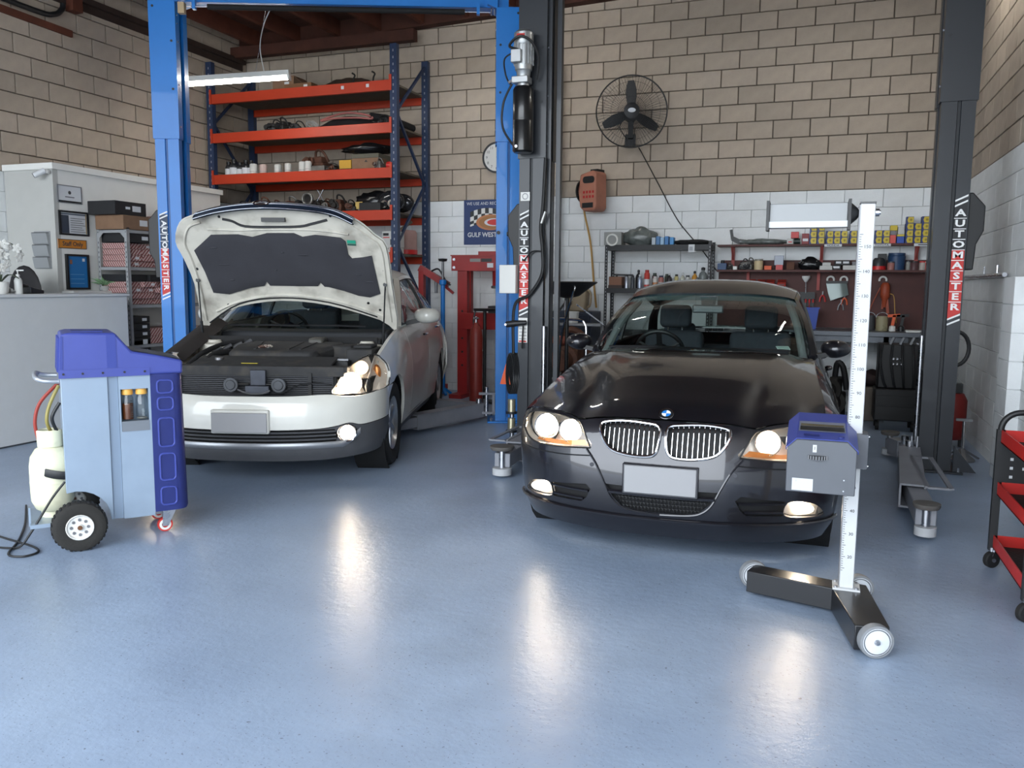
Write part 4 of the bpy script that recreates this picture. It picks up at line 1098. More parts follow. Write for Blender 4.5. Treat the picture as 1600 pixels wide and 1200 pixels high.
    # the radiator grille stays with the bonnet: a curved slatted strip along its front edge, seen from below
    GR = mat('blue_black_grille', '1f2a3c', 0.35, 0.4); EX = [(-0.62, 1.045), (-0.42, 1.092), (-0.15, 1.118), (0.15, 1.112), (0.42, 1.08), (0.58, 1.01)]
    ed = smooth2(EX, 5)
    gr = MB().grid([[HB(x, v+0.004, o) + d*e for x, v in ed] for o, e in ((-0.02, 0.012), (0.03, 0.03), (0.075, 0.02), (0.07, 0.0), (0.015, -0.02))]).build('grille', GR, bon, smooth=60)
    for o, e in ((0.0, 0.026), (0.04, 0.034), (0.078, 0.018)):
        MB().tube([HB(x, v+0.004, o)+d*e for x, v in ed], 0.0045, 6).build('chrome_slat', CHROME, gr)
    q = HB(-0.1, 1.123, 0.03)+d*0.036
    b = MB().lathe([(0.05, 0.004), (0.058, 0.0), (0.05, -0.004), (0.044, 0.0), (0.05, 0.004)], 24, (0, 0, 0), (0, 0, 1)); b.v = [tuple(q+Vector((1.15*x, 0, 0))+n*(y*0.7)+d*z) for x, y, z in b.v]
    b.build('grille_badge_ring', CHROME, gr)
    return root
def smooth3(K, n=3):
    P = [Vector(k) for k in K]; m = len(P); out = []
    for i in range(m):
        p0, p1, p2, p3 = P[i-1], P[i], P[(i+1) % m], P[(i+2) % m]
        for k in range(n):
            t = k/n; out.append(0.5*((2*p1)+(p2-p0)*t+(2*p0-5*p1+4*p2-p3)*t*t+(3*p1-p0-3*p2+p3)*t**3))
    return out
white_sedan()
# fender cover hung over the wing beside the engine bay
# ------------------------------------------------------------------ two-post lifts
BLUEP = mat('lift_blue_paint', '0f72c2', 0.42, var=0.05, vscale=3, coat=0.2)
DBLUE = mat('lift_blue_shadow_seam', '1b4f86', 0.45)
CHARP = mat('lift_charcoal_paint', '22262c', 0.42, var=0.05, vscale=3, coat=0.2)
DCHAR = mat('lift_dark_seam', '1d2024', 0.5)
GREYARM = mat('lift_arm_grey', '7d7f86', 0.5, var=0.1, vscale=6)
SIGNW, SIGNR, SIGNK = mat('sign_white', 'e6e6e6', 0.5), mat('sign_red', 'c0302c', 0.5), mat('sign_black', '1c1d20', 0.5)
WORD = 'AUTOMASTER'
def maker_sign(parent, x, y, z0, z1, w, rotated, back):
    """the AUTOMASTER strip: letters one under another between white rules, the lower six on red"""
    h = (z1-z0); cell = h/11.6; zt = z1-cell*0.8
    sg = MB().box(x-w/2, x+w/2, y-0.002, y, zt-cell*4, z1).build('sign_strip', back, parent)
    MB().prism([(x-w/2, z0+cell*0.15), (x+w/2, z0+cell*0.75), (x+w/2, zt-cell*4), (x-w/2, zt-cell*4)], y-0.002, y).build('red_band', SIGNR, sg)
    for i, c in enumerate(WORD):
        zc = zt-cell*(i+0.5)
        text('letter', c, cell*(0.88 if not rotated else w/cell*0.86), SIGNW, sg, (x, y-0.0035, zc), (0, pi/2 if rotated else 0, 0), 0.002, 0.0022, (w/cell*1.32 if not rotated else cell/w*1.32))
        if i < 9: MB().box(x-w/2, x+w/2, y-0.003, y-0.001, zt-cell*(i+1)-0.003, zt-cell*(i+1)+0.003).build('rule', SIGNW, sg)
    for z in (z1+cell*0.1, z1-cell*0.4, z0+cell*0.35, z0-cell*0.15):
        MB().prism([(x-w/2, z-cell*0.35), (x-w/2, z-cell*0.35+0.014), (x+w/2, z+cell*0.35), (x+w/2, z+cell*0.35-0.014)], y-0.003, y).build('slash', SIGNW, sg)
def post(root, ox, oy, side, h, step, m, seam, sign, back, rotated):
    """one column; side +1: the channel opens to +x (left column), -1: mirrored"""
    f = lambda pts: [(ox+side*a, oy+b) for a, b in pts]
    C = [(0,0),(.095,0),(.10,.014),(.118,.014),(.123,0),(.23,0),(.23,.09),(.20,.09),(.20,.03),(.03,.03),(.03,.27),(.20,.27),(.20,.21),(.23,.21),(.23,.30),(0,.30)]
    po = MB().prism(f(C), 0.0, step, 'z').build('post', m, root)
    MB().box(min(ox+side*.097, ox+side*.121), max(ox+side*.097, ox+side*.121), oy+0.0125, oy+0.016, 0.05, step).build('groove', seam, po)
    S = [(-.012,-.012),(.242,-.012),(.242,.10),(.212,.10),(.212,.0),(0,.0),(0,.30),(.212,.30),(.212,.20),(.242,.20),(.242,.312),(-.012,.312)]
    sl = MB().prism(f(S), step-0.02, h, 'z').build('post_extension', m, po)
    for (a, z) in ((0.20, step+0.45), (0.20, step+0.9), (0.03, h-0.05)):
        MB().cyl((ox+side*a, oy-0.016, z), (ox+side*a, oy-0.010, z), 0.012, n=10).build('bolt', DCHAR, po)
    for z in (step+0.1, step+0.5, step+0.9, h-0.12, h-0.2):
        MB().cyl((ox+side*.242, oy+0.03, z), (ox+side*.25, oy+0.03, z), 0.009, n=8).build('bolt', STEEL, po)
    MB().box(min(ox-side*0.08, ox+side*0.31), max(ox-side*0.08, ox+side*0.31), oy-0.06, oy+0.36, 0, 0.018).build('base_plate', m, po, bevel=0.004)
    for a, b in ((-0.05, -0.03), (0.27, -0.03), (-0.05, 0.33), (0.27, 0.33)):
        MB().cyl((ox+side*a, oy+b, 0.018), (ox+side*a, oy+b, 0.05), 0.013, n=8).build('anchor_bolt', STEEL, po)
    MB().cyl((ox+side*0.17, oy+0.05, step*0.5), (ox+side*0.17, oy+0.05, h-0.05), 0.006, n=8).build('lift_cable', STEEL, po)
    MB().cyl((ox+side*0.12, oy+0.15, 0.9), (ox+side*0.12, oy+0.15, 2.3), 0.035, n=14).build('hydraulic_ram', STEEL, po)
    ca = MB().box(min(ox+side*.04, ox+side*.232), max(ox+side*.04, ox+side*.232), oy+0.095, oy+0.205, 0.1, 0.85).build('carriage', seam, root)
    for y in (oy+0.10, oy+0.20):
        MB().box(min(ox+side*.195, ox+side*.23), max(ox+side*.195, ox+side*.23), y-0.004, y+0.004, 0.1, 0.8).build('slide_block', DSTEEL, ca)
    return po
def arm(root, a, b, ext, pad_h, m, w=0.13, z=0.07, hh=0.12, pad_r=0.065, guard=None):
    """box-section swing arm from its pivot a to b with a telescopic end ext and a screw pad"""
    A, B, E_ = Vector((*a, z+hh/2)), Vector((*b, z+hh/2)), Vector((*ext, z+hh/2))
    d = (B-A).normalized(); n = Vector((-d.y, d.x, 0))
    o = MB()
    for off, ww, hz, dz in ((w/2-0.006, 0.012, hh, 0), (-w/2+0.006, 0.012, hh, 0)): o.bar(A+n*off, B+n*off, ww, hz)
    o.bar(A+Vector((0, 0, hh/2)), B+Vector((0, 0, hh/2)), w, 0.012); o.bar(A-Vector((0, 0, hh/2)), B-Vector((0, 0, hh/2)), w, 0.012)
    ar = o.build('swing_arm', m, root)
    MB().bar(B-d*0.35, E_, w-0.04, hh-0.035).build('arm_extension', m, ar, bevel=0.006)
    MB().cyl((A.x, A.y, z-0.02), (A.x, A.y, z+hh+0.05), 0.03, n=14).build('pivot_pin', STEEL, ar)
    if pad_h:
        MB().cyl((E_.x, E_.y, z-0.035), (E_.x, E_.y, z+0.015), pad_r*0.9, n=20).build('pad_socket', mat('pad_socket_grey', 'a9abae', 0.5), ar)
        MB().cyl((E_.x, E_.y, z+0.01), (E_.x, E_.y, z+pad_h), 0.024, n=14).build('pad_screw', STEEL, ar)
        MB().lathe([(0.0, 0.0), (pad_r, 0.0), (pad_r*1.12, 0.014), (pad_r*1.12, 0.028), (0, 0.03)], 24, (E_.x, E_.y, z+pad_h)).build('lift_pad', mat('pad_rubber', '55524f', 0.7), ar)
    return ar
def black_lift():
    root = thing('two_post_lift', 'charcoal two-post lift straddling the dark sedan, with motor on its left post', 'lift', (-0.735, 7.0, 0), 0)
    L, R = -1.755, 1.775                                    # outer corners, local
    pl = post(root, L, 0.0, 1, 4.35, 2.52, CHARP, DCHAR, True, CHARP, False)
    pr = post(root, R-0.01, 0.06, -1, 4.35, 2.80, CHARP, DCHAR, True, CHARP, False)
    maker_sign(pl, L+0.052, -0.001, 1.17, 2.03, 0.082, False, SIGNK)
    maker_sign(pr, R-0.062, 0.059, 1.17, 2.07, 0.085, False, SIGNK)
    MB().box(L, R, 0.08, 0.22, 4.35, 4.5).build('overhead_beam', CHARP, root)
    # guards over the carriage locks
    gp = [(0, 2.12), (-0.03, 2.12), (-0.115, 2.02), (-0.115, 1.84), (-0.07, 1.74), (-0.06, 1.55), (0, 1.55)]
    MB().prism([(L+a, z) for a, z in gp], 0.03, 0.20).build('lock_guard', BLACK, root, bevel=0.008)
    MB().prism([(R-0.01-a, z) for a, z in gp], 0.09, 0.26).build('lock_guard', BLACK, root, bevel=0.008)
    MB().cyl((L-0.115, 0.06, 1.86), (L-0.13, 0.06, 1.86), 0.02, n=14).build('lock_knob', BLACK, root)
    # electric motor and oil tank
    mx, my = L+0.07, -0.115
    tank = MB().lathe([(0.0, 2.53), (0.075, 2.53), (0.088, 2.545), (0.088, 2.79), (0.0865, 2.795), (0.088, 2.80), (0.088, 3.05), (0.075, 3.075), (0, 3.075)], 28, (mx, my, 0)).build('oil_tank', mat('tank_black', '17181a', 0.28, coat=0.3), root)
    MB().cyl((mx-0.03, my-0.086, 2.575), (mx-0.03, my-0.092, 2.575), 0.012, n=12).build('drain_plug', STEEL, tank)
    ALU = mat('cast_aluminium', 'a9abac', 0.4, 0.7, var=0.08)
    MB().box(mx-0.085, mx+0.06, my-0.07, my+0.05, 3.10, 3.155).cyl((mx, my, 3.07), (mx, my, 3.11), 0.05, n=18).build('pump_block', ALU, root, bevel=0.006)
    mo = MB().lathe([(0.055, 3.155), (0.062, 3.2), (0.072, 3.21), (0.076, 3.25), (0.076, 3.42), (0.0, 3.42)], 24, (mx, my, 0)).build('motor', ALU, root)
    for k in range(18):
        a = 2*pi*k/18; M = Matrix.Translation((mx, my, 0)) @ Matrix.Rotation(a, 4, 'Z')
        MB().box(0.074, 0.086, -0.003, 0.003, 3.25, 3.42, M).build('cooling_fin', ALU, mo)
    MB().lathe([(0.0, 3.535), (0.06, 3.53), (0.082, 3.51), (0.084, 3.42), (0.078, 3.41)], 24, (mx, my, 0)).build('fan_cowl', ALU, mo)
    MB().box(mx-0.035, mx+0.035, my-0.0855, my-0.08, 3.465, 3.49).build('red_badge', SIGNR, mo)
    MB().box(mx-0.075, mx+0.015, my-0.12, my-0.06, 3.255, 3.36).build('terminal_box', ALU, mo, bevel=0.006)
    MB().tube(spline([(mx-0.02, my-0.09, 3.36), (mx-0.10, my-0.08, 3.40), (mx+0.0, my-0.11, 3.46), (mx+0.09, my-0.06, 3.42), (mx+0.13, my+0.0, 3.30), (mx+0.10, my+0.05, 3.14)], 8), 0.011, 8).build('motor_cable', BLACK, mo)
    MB().tube(spline([(mx-0.07, my-0.08, 3.34), (mx-0.15, my-0.06, 3.30), (mx-0.165, my, 3.2), (mx-0.13, my, 3.12), (mx-0.10, my, 3.10)], 8), 0.007, 8).build('cable', BLACK, root)
    MB().tube(spline([(mx-0.11, my, 3.10), (mx-0.19, my+0.02, 2.95), (mx-0.19, my+0.02, 2.75), (mx-0.08, my+0.03, 2.58)], 8), 0.010, 8).build('hydraulic_hose', BLACK, root)
    MB().bar((mx-0.13, my, 3.12), (mx-0.06, my-0.02, 3.15), 0.02, 0.02).build('release_lever', STEEL, root)
    # things fixed to the left post
    MB().box(L-0.16, L-0.005, -0.06, 0.08, 1.335, 1.585).build('control_box', WHITEP, root, bevel=0.006)
    MB().box(L+0.015, L+0.10, -0.004, -0.001, 2.14, 2.215).build('caution_label', WHITEP, root)
    MB().lathe([(0.02, 0), (0.024, 0.001), (0.028, 0)], 20, (L+0.057, -0.0045, 2.178), (0, -1, 0)).build('caution_ring', DSTEEL, root)
    lb = MB().box(L+0.005, L+0.09, -0.004, -0.001, 0.90, 1.12).build('instruction_label', WHITEP, root)
    for k in range(5): MB().box(L+0.012, L+0.082, -0.0055, -0.004, 0.93+0.03*k, 0.936+0.03*k).build('print', DSTEEL, lb)
    MB().box(L+0.012, L+0.082, -0.0055, -0.004, 0.905, 0.918).build('red_print', SIGNR, lb)
    lv = MB().tube([(L-0.09, -0.05, 1.06), (L-0.02, -0.05, 1.07), (L+0.09, -0.03, 1.08)], [0.028, 0.03, 0.02], 12).build('lock_lever', BLACK, root)
    MB().cyl((L-0.09, -0.081, 1.06), (L-0.09, -0.078, 1.06), 0.011, n=10).build('bolt', STEEL, lv)
    MB().tube([(L+0.06, -0.03, 1.05), (L+0.05, -0.03, 0.85)], 0.008, 6).build('lever_rod', BLACK, lv)
    co = MB()
    for k in range(5): co.tube([Vector((L-0.06+0.012*k+0.035*cos(t), -0.03+0.01*k, 0.62+0.18*sin(t))) for t in [2*pi*i/20 for i in range(20)]], 0.009, 6, closed=True)
    tag(co.build('coiled_cable', BLACK, root), kind='stuff')
    MB().prism([(L-0.16, 0.52), (L-0.06, 0.52), (L-0.10, 0.72)], -0.02, 0.03).build('orange_marker', mat('orange_plastic', 'd0562a', 0.5), root)
    for z in (0.33, 0.16):
        s = MB().cyl((L-0.05, -0.01, z-0.055), (L-0.05, -0.01, z+0.055), 0.035, n=16).build('solenoid', mat('zinc_plate', 'c6bfa4', 0.35, 0.8), root)
        MB().cyl((L-0.05, -0.01, z-0.075), (L-0.05, -0.01, z-0.055), 0.05, n=14).build('flange', DCHAR, s)
        MB().cyl((L-0.045, -0.01, z-0.11), (L-0.045, -0.01, z-0.075), 0.02, n=12).build('fitting', STEEL, s)
    MB().tube(spline([(L+0.24, -0.01, 2.5), (L+0.225, -0.02, 2.1), (L+0.21, -0.03, 1.9), (L+0.23, -0.03, 1.7), (L+0.225, -0.03, 1.5), (L+0.12, -0.04, 1.33), (L-0.02, -0.04, 1.22), (L-0.03, -0.03, 0.8)], 8), 0.014, 8).build('power_hose', BLACK, root)
    MB().tube(spline([(L+0.06, -0.03, 1.62), (L+0.14, -0.04, 1.70), (L+0.23, -0.03, 1.70)], 6), 0.007, 6).build('cable', BLACK, root)
    MB().bar((L+0.22, -0.035, 1.94), (L+0.255, -0.035, 2.04), 0.03, 0.012).build('cable_tag', WHITEP, root)
    # two more upright channels stand beside the left post
    MB().box(L+0.24, L+0.275, 0.03, 0.06, 0.0, 4.3).box(L+0.30, L+0.34, 0.10, 0.16, 0, 4.3).build('cable_cover', CHARP, root)
    MB().cyl((L+0.245, 0.0, 0.2), (L+0.245, 0.0, 1.05), 0.02, n=12).build('steel_sleeve', STEEL, root)
    MB().cyl((R-0.265, 0.08, 0.2), (R-0.265, 0.08, 1.05), 0.016, n=12).build('steel_sleeve', STEEL, root)
    # hose hanging behind the right post
    MB().tube([Vector((R-0.01+0.09*sin(t), 0.2, 0.95-0.13*cos(t))) for t in [pi*i/14 for i in range(15)]], 0.015, 8).build('hydraulic_hose', BLACK, root)
    # arms (local to the lift)
    arm(root, (-1.47, -0.10), (-1.40, -1.02), (-1.385, -1.36), 0.15, GREYARM, z=0.055, w=0.16, hh=0.14, pad_r=0.08)
    arm(root, (1.46, -0.05), (1.35, -1.42), (1.375, -1.90), 0.12, GREYARM, z=0.06, w=0.15, hh=0.14)
    arm(root, (1.46, 0.3), (1.40, 0.45), (1.37, 0.55), 0.13, GREYARM, z=0.06, w=0.12)
    arm(root, (-1.45, 0.3), (-1.3, 1.3), (-1.28, 1.5), 0.13, GREYARM, z=0.06, w=0.12)
    for s, x0, x1, y0, y1 in ((1, 1.43, 1.56, -1.45, -0.45), (-1, -1.62, -1.49, -1.0, -0.35)):
        g = MB()
        for a, b in (((x0, y0), (x1, y0)), ((x0, y1), (x1, y1)), ((x0, y0), (x0, y1)), ((x1, y0), (x1, y1))): g.bar((*a, 0.20), (*b, 0.20), 0.03, 0.012)
        g.build('foot_guard', GREYARM, root)
    for x, y in ((1.49, 0.02), (-1.46, -0.02)):
        for dx in (-0.02, 0.02): MB().cyl((x+dx, y-0.08, 0.19), (x+dx, y-0.08, 0.29), 0.011, n=10).build('lock_pin', STEEL, root)
    MB().prism([(R, 0.02), (R+0.16, 0.02), (R, 0.22)], 0.02, 0.05).build('base_gusset', CHARP, root)
    return root
black_lift()
def blue_lift():
    root = thing('two_post_lift', 'blue two-post lift with overhead beam around the white sedan', 'lift', (-4.53, 7.32, 0), radians(21.9))
    L, R = -1.755, 1.82
    pl = post(root, L, -0.01, 1, 4.09, 2.82, BLUEP, DBLUE, True, BLUEP, True)
    pr = post(root, R, 0.0, -1, 4.09, 2.84, BLUEP, DBLUE, True, BLUEP, True)
    maker_sign(pl, L+0.055, -0.011, 1.265, 2.075, 0.078, True, mat('sign_navy', '2c3a52', 0.5))
    for x in (L, R-0.23): MB().box(x+0.01, x+0.22, 0.06, 0.24, 4.09, 4.12).build('beam_bracket', BLUEP, root)
    MB().box(L+0.12, R-0.12, 0.08, 0.22, 4.115, 4.27).build('overhead_beam', BLUEP, root, bevel=0.004, seg=1)
    for s, x in ((1, L+0.23), (-1, R-0.23)):
        MB().prism([(x, 4.09), (x+s*0.10, 4.13), (x+s*0.10, 4.30), (x, 4.30)], 0.02, 0.28).build('beam_gusset', BLUEP, root)
        for dx in (0.03, 0.06): MB().cyl((x+s*dx, 0.04, 4.03), (x+s*dx, 0.04, 4.10), 0.008, n=8).build('bolt', STEEL, root)
    sb = MB().cyl((L+0.55, 0.0, 4.045), (R-0.55, 0.0, 4.045), 0.026, n=14).build('safety_bar', RUBBER, root)
    MB().cyl((L+0.35, 0.0, 4.045), (R-0.3, 0.0, 4.045), 0.006, n=8).build('bar_rod', STEEL, sb)
    for x in (L+0.42, R-0.42): MB().box(x-0.015, x+0.015, -0.02, 0.03, 4.02, 4.13).build('bar_hanger', BLUEP, sb)
    MB().box(L+0.27, L+0.33, -0.02, 0.04, 3.98, 4.08).build('limit_switch', mat('brass_switch', 'b09a78', 0.5), root)
    gp = [(0, 2.12), (-0.03, 2.12), (-0.115, 2.02), (-0.115, 1.70), (-0.07, 1.62), (-0.06, 1.45), (0, 1.45)]
    MB().prism([(L+a, z) for a, z in gp], 0.03, 0.20).build('lock_guard', BLACK, root, bevel=0.008)
    for z in (1.93,): MB().cyl((R-0.21, -0.012, z), (R-0.21, -0.03, z), 0.018, n=12).build('lock_knob', BLACK, root)
    arm(root, (R-0.40, 0.12), (R-1.02, -0.68), (R-1.18, -0.90), 0.08, GREYARM, z=0.05, hh=0.13, w=0.14)
    arm(root, (R-0.33, 0.30), (R-1.0, 0.7), (R-1.15, 0.8), 0.08, GREYARM, z=0.05, hh=0.10)
    arm(root, (L+0.33, -0.10), (L+0.75, -0.9), (L+0.85, -1.1), 0.08, GREYARM, z=0.05, hh=0.10)
    arm(root, (L+0.33, 0.30), (L+0.9, 0.8), (L+1.05, 0.95), 0.08, GREYARM, z=0.05, hh=0.10)
    b = MB()
    for z in (0.09, 0.29): b.box(R-0.40, R-0.22, 0.05, 0.09, z-0.012, z+0.012)
    b.box(R-0.26, R-0.235, 0.05, 0.09, 0.08, 0.30).build('arm_yoke', GREYARM, root)
    MB().cyl((R-0.32, 0.07, 0.06), (R-0.32, 0.07, 0.36), 0.018, n=12).build('pivot_pin', STEEL, root)
    return root
blue_lift()
# ------------------------------------------------------------------ machines on the floor
ORD = ['first', 'second', 'third', 'fourth', 'fifth', 'sixth', 'seventh', 'eighth', 'ninth', 'tenth', 'eleventh', 'twelfth']
def recharge_machine():
    root = thing('recharge_machine', 'blue and grey air-conditioning recharge machine on wheels beside the white car', 'machine', (-3.65, 3.275, 0), radians(50))
    BL = mat('violet_blue_plastic', '3b4690', 0.42, var=0.05, coat=0.1); DB = mat('deep_blue_plastic', '2c3a86', 0.42)
    GR = mat('machine_grey_metal', '8797a9', 0.3, 0.1, var=0.04, coat=0.25, stain='7f8b98', sscale=4, samt=0.3); GR2 = mat('machine_grey_fold', '78889b', 0.35, 0.1)
    D = 0.42
    # sheet-metal body: side outline with the wheel-arch cut
    arch_ = [(0.0+0.165*cos(radians(a)), 0.13+0.165*sin(radians(a))) for a in range(-2, 182, 15)]
    out = [(-0.045, 0.905), (-0.045, 0.30), (-0.10, 0.20), (-0.125, 0.13)]
    out += [(0.165*cos(radians(a)), 0.13+0.165*sin(radians(a))) for a in (135, 120, 105, 90, 75, 60, 45, 30, 15, 0)]
    out += [(0.165, 0.122), (0.385, 0.118), (0.385, 0.905)]
    out = [(-0.045, 0.905), (-0.045, 0.29)]+[(0.165*cos(radians(a)), 0.13+0.165*sin(radians(a))) for a in (105, 90, 75, 60, 45, 30, 15, 0)]+[(0.165, 0.122), (0.226, 0.120)]
    MB().prism(out[:-1]+[(0.176, 0.122), (0.176, 0.905)], 0.0, D, 'y').build('side_casing', GR, root, bevel=0.004)
    f = MB().prism([(0.177, 0.121), (0.226, 0.119), (0.226, 0.905), (0.177, 0.905)], 0.012, D-0.012, 'y').build('casing_fold', GR2, root)
    bx = MB()                                               # front casing with the bottle window
    bx.box(0.227, 0.386, 0.0, 0.006, 0.118, 0.60).box(0.227, 0.386, 0, 0.006, 0.83, 0.905).box(0.227, 0.236, 0, 0.006, 0.60, 0.83).box(0.374, 0.386, 0, 0.006, 0.60, 0.83)
    bx.box(0.227, 0.386, 0.10, D, 0.118, 0.905).box(0.227, 0.386, 0.006, 0.10, 0.118, 0.60).box(0.227, 0.386, 0.006, 0.10, 0.83, 0.905).box(0.227, 0.234, 0.006, 0.1, 0.6, 0.83).box(0.376, 0.386, 0.006, 0.1, 0.6, 0.83)
    fc = bx.build('front_casing', GR, root)
    MB().box(0.237, 0.374, -0.004, 0.02, 0.60, 0.655).build('bottle_tray', mat('tray_grey', '6a7078', 0.5), fc)
    for k, (x, oil) in enumerate(((0.272, True), (0.342, False))):
        bo = MB().lathe([(0.0, 0.0), (0.027, 0.0), (0.030, 0.006), (0.030, 0.115), (0.024, 0.13), (0.022, 0.14)], 22, (x, 0.035, 0.662)).build('bottle', clear_mat('bottle_glass', (0.80, 0.82, 0.82)), root)
        if oil: bo['label'] = 'glass bottle part filled with amber oil'
        MB().lathe([(0.0, 0.0), (0.027, 0.0), (0.027, 0.085 if oil else 0.006), (0, 0.085 if oil else 0.006)], 20, (x, 0.035, 0.664)).build('oil', mat('amber_oil', '6b3a1c', 0.2) if oil else mat('oil_dregs', '7d7a70', 0.3), bo)
        MB().lathe([(0.0, 0.168), (0.026, 0.166), (0.029, 0.15), (0.029, 0.136), (0, 0.136)], 22, (x, 0.035, 0.662)).build('cap', mat('amber_cap', 'd9a24a', 0.4), bo)
        if oil:
            s = MB()
            for j in range(9): s.box(x+0.008, x+0.022, 0.0025, 0.0045, 0.675+0.011*j, 0.679+0.011*j)
            s.build('scale', BLACK, bo)
    # blue hood with a ramped console
    hood = [(-0.05, 0.905), (-0.035, 1.132), (0.0, 1.14), (0.222, 1.136), (0.30, 1.035), (0.42, 1.012), (0.555, 0.978), (0.555, 0.905)]
    h = MB().prism(hood, -0.008, D+0.008, 'y').build('hood', BL, root, bevel=0.012, seg=3)
    MB().prism([(0.178, 0.95), (0.226, 0.95), (0.224, 1.125), (0.178, 1.125)], -0.0105, -0.004, 'y').build('hood_recess', DB, h)
    MB().prism([(-0.046, 0.95), (-0.03, 0.95), (-0.024, 1.125), (-0.034, 1.125)], -0.0105, -0.004, 'y').build('hood_recess', DB, h)
    MB().box(-0.052, 0.386, -0.0115, -0.004, 0.903, 0.945).build('hood_skirt', BL, h)
    for x in (-0.03, 0.06, 0.155, 0.26, 0.36): MB().cyl((x, -0.0115, 0.925), (x, -0.015, 0.925), 0.006, n=10).build('screw', BLACK, h)
    MB().box(0.02, 0.17, 0.10, 0.30, 1.137, 1.142).build('top_recess', DB, h)
    for k in range(5):
        y = 0.06+0.075*k; MB().prism([(-0.058, 0.93), (-0.044, 0.93), (-0.036, 1.11), (-0.046, 1.11)], y, y+0.03, 'y').build('vent_rib', DB, h)
    q = MB(); a, b = Vector((0.30, 0, 1.037)), Vector((0.55, 0, 0.981)); n = Vector((0.22, 0, 0.975)).normalized()
    q.add([a+Vector((0, 0.01, 0))+n*0.003, b+Vector((0, 0.01, 0))+n*0.003, b+Vector((0, D-0.01, 0))+n*0.003, a+Vector((0, D-0.01, 0))+n*0.003], [(0, 1, 2, 3)])
    q.build('console', mat('console_grey', '43464a', 0.5), h)
    # rounded blue front with moulded panels
    fp = MB(); rows = []
    for z, e in ((0.135, 0.0), (0.15, 0.006), (0.5, 0.0), (0.905, -0.004)):
        rows.append([(0.386, 0.0, z)]+[(0.50+(0.06+e)*sin(t)-0.0, 0.06-0.06*cos(t) if t < pi/2 else D-0.06+0.06*cos(pi-t)*1.0, z) for t in [pi*i/16 for i in range(17)]]+[(0.386, D, z)])
    fp.grid(rows); fp.box(0.386, 0.50, 0.005, D-0.005, 0.14, 0.15).build('front_floor', DB, root)
    fr = MB(); fr.grid(rows).build('front_cover', BL, root, smooth=50)
    for z0, z1 in ((0.80, 0.87), (0.705, 0.775), (0.50, 0.66), (0.31, 0.46), (0.17, 0.27)):
        o = rrect(0.42, 0.50, z0, z1, 0.02); MB().tube([(x, -0.001, z) for x, z in o], 0.0055, 6, closed=True).build('moulded_panel', BL, root)
    # wheels
    for s, y in ((0, -0.085), (1, D+0.085)):
        w = MB().lathe([(0.065, -0.035), (0.105, -0.044), (0.125, -0.035), (0.131, -0.018), (0.131, 0.018), (0.125, 0.035), (0.105, 0.044), (0.065, 0.035)], 36, (0.005, y, 0.131), (0, -1, 0)).build('wheel', mat('tyre_dark', '252422', 0.85, bump=0.2, bscale=60), root)
        for k in range(36):
            a = 2*pi*k/36; M = Matrix.Translation((0.005, y, 0.131)) @ Matrix.Rotation(a, 4, 'Y')
            if k == 0: tr = MB()
            tr.box(-0.006, 0.006, -0.03+0.012*(k % 2), 0.018+0.012*(k % 2), 0.128, 0.134, M)
        tag(tr.build('tread_blocks', RUBBER, w), kind='stuff')
        sg = -1 if s == 0 else 1
        MB().lathe([(0.0, 0.012), (0.015, 0.014), (0.018, 0.004), (0.03, 0.0), (0.056, 0.003), (0.064, 0.014), (0.067, 0.012), (0.066, 0.0)], 28, (0.005, y+sg*0.030, 0.131), (0, sg, 0)).build('wheel_hub', WHITEP, w)
        for k in range(8):
            a = 2*pi*k/8; MB().cyl((0.005+0.04*cos(a), y+sg*0.029, 0.131+0.04*sin(a)), (0.005+0.04*cos(a), y+sg*0.036, 0.131+0.04*sin(a)), 0.008, n=10).build('hub_hole', DSTEEL, w)
        MB().cyl((0.005, y+sg*0.03, 0.131), (0.005, y+sg*0.05, 0.131), 0.012, n=10).build('axle_nut', mat('rusty_nut', '6b4a33', 0.7, 0.4), w)
    MB().cyl((0.005, -0.06, 0.131), (0.005, D+0.06, 0.131), 0.012).build('axle', STEEL, root)
    for y in (0.07, D-0.07):
        c = MB().lathe([(0.0, -0.014), (0.04, -0.014), (0.042, 0.0), (0.04, 0.014), (0.0, 0.014)], 24, (0.44, y, 0.042), (0, -1, 0)).build('caster', mat('caster_red', 'b8322c', 0.5), root)
        MB().lathe([(0.018, 0.017), (0.031, 0.0165), (0.031, -0.0165), (0.018, -0.017)], 20, (0.44, y, 0.042), (0, -1, 0)).build('caster_disc', WHITEP, c)
        for s in (-1, 1): MB().prism([(0.425, 0.035), (0.455, 0.035), (0.50, 0.125), (0.43, 0.125)], y+s*0.021-0.002, y+s*0.021+0.002, 'y').build('caster_fork', STEEL, c)
    # rear shelf, push handle and hoses
    MB().box(-0.22, -0.04, 0.02, D-0.02, 0.115, 0.135).box(-0.225, -0.215, 0.06, 0.09, 0.12, 0.22).build('rear_shelf', GR, root)
    MB().tube(spline([(-0.05, 0.04, 0.885), (-0.12, 0.04, 0.89), (-0.155, 0.08, 0.905), (-0.155, D-0.08, 0.905), (-0.12, D-0.04, 0.89), (-0.05, D-0.04, 0.885)], 6), 0.013, 10).build('push_handle', mat('handle_grey', 'a8adb4', 0.35, 0.5), root)
    MB().tube(spline([(-0.05, 0.20, 0.86), (-0.14, 0.20, 0.76), (-0.17, 0.2, 0.66), (-0.16, 0.2, 0.56), (-0.14, 0.2, 0.50)], 8), 0.009, 8).build('red_hose', mat('red_hose', '8c2f24', 0.5), root)
    MB().tube(spline([(-0.05, 0.17, 0.85), (-0.10, 0.17, 0.74), (-0.115, 0.17, 0.66), (-0.10, 0.2, 0.60)], 8), 0.009, 8).build('yellow_hose', mat('yellow_hose', '8d8248', 0.5), root)
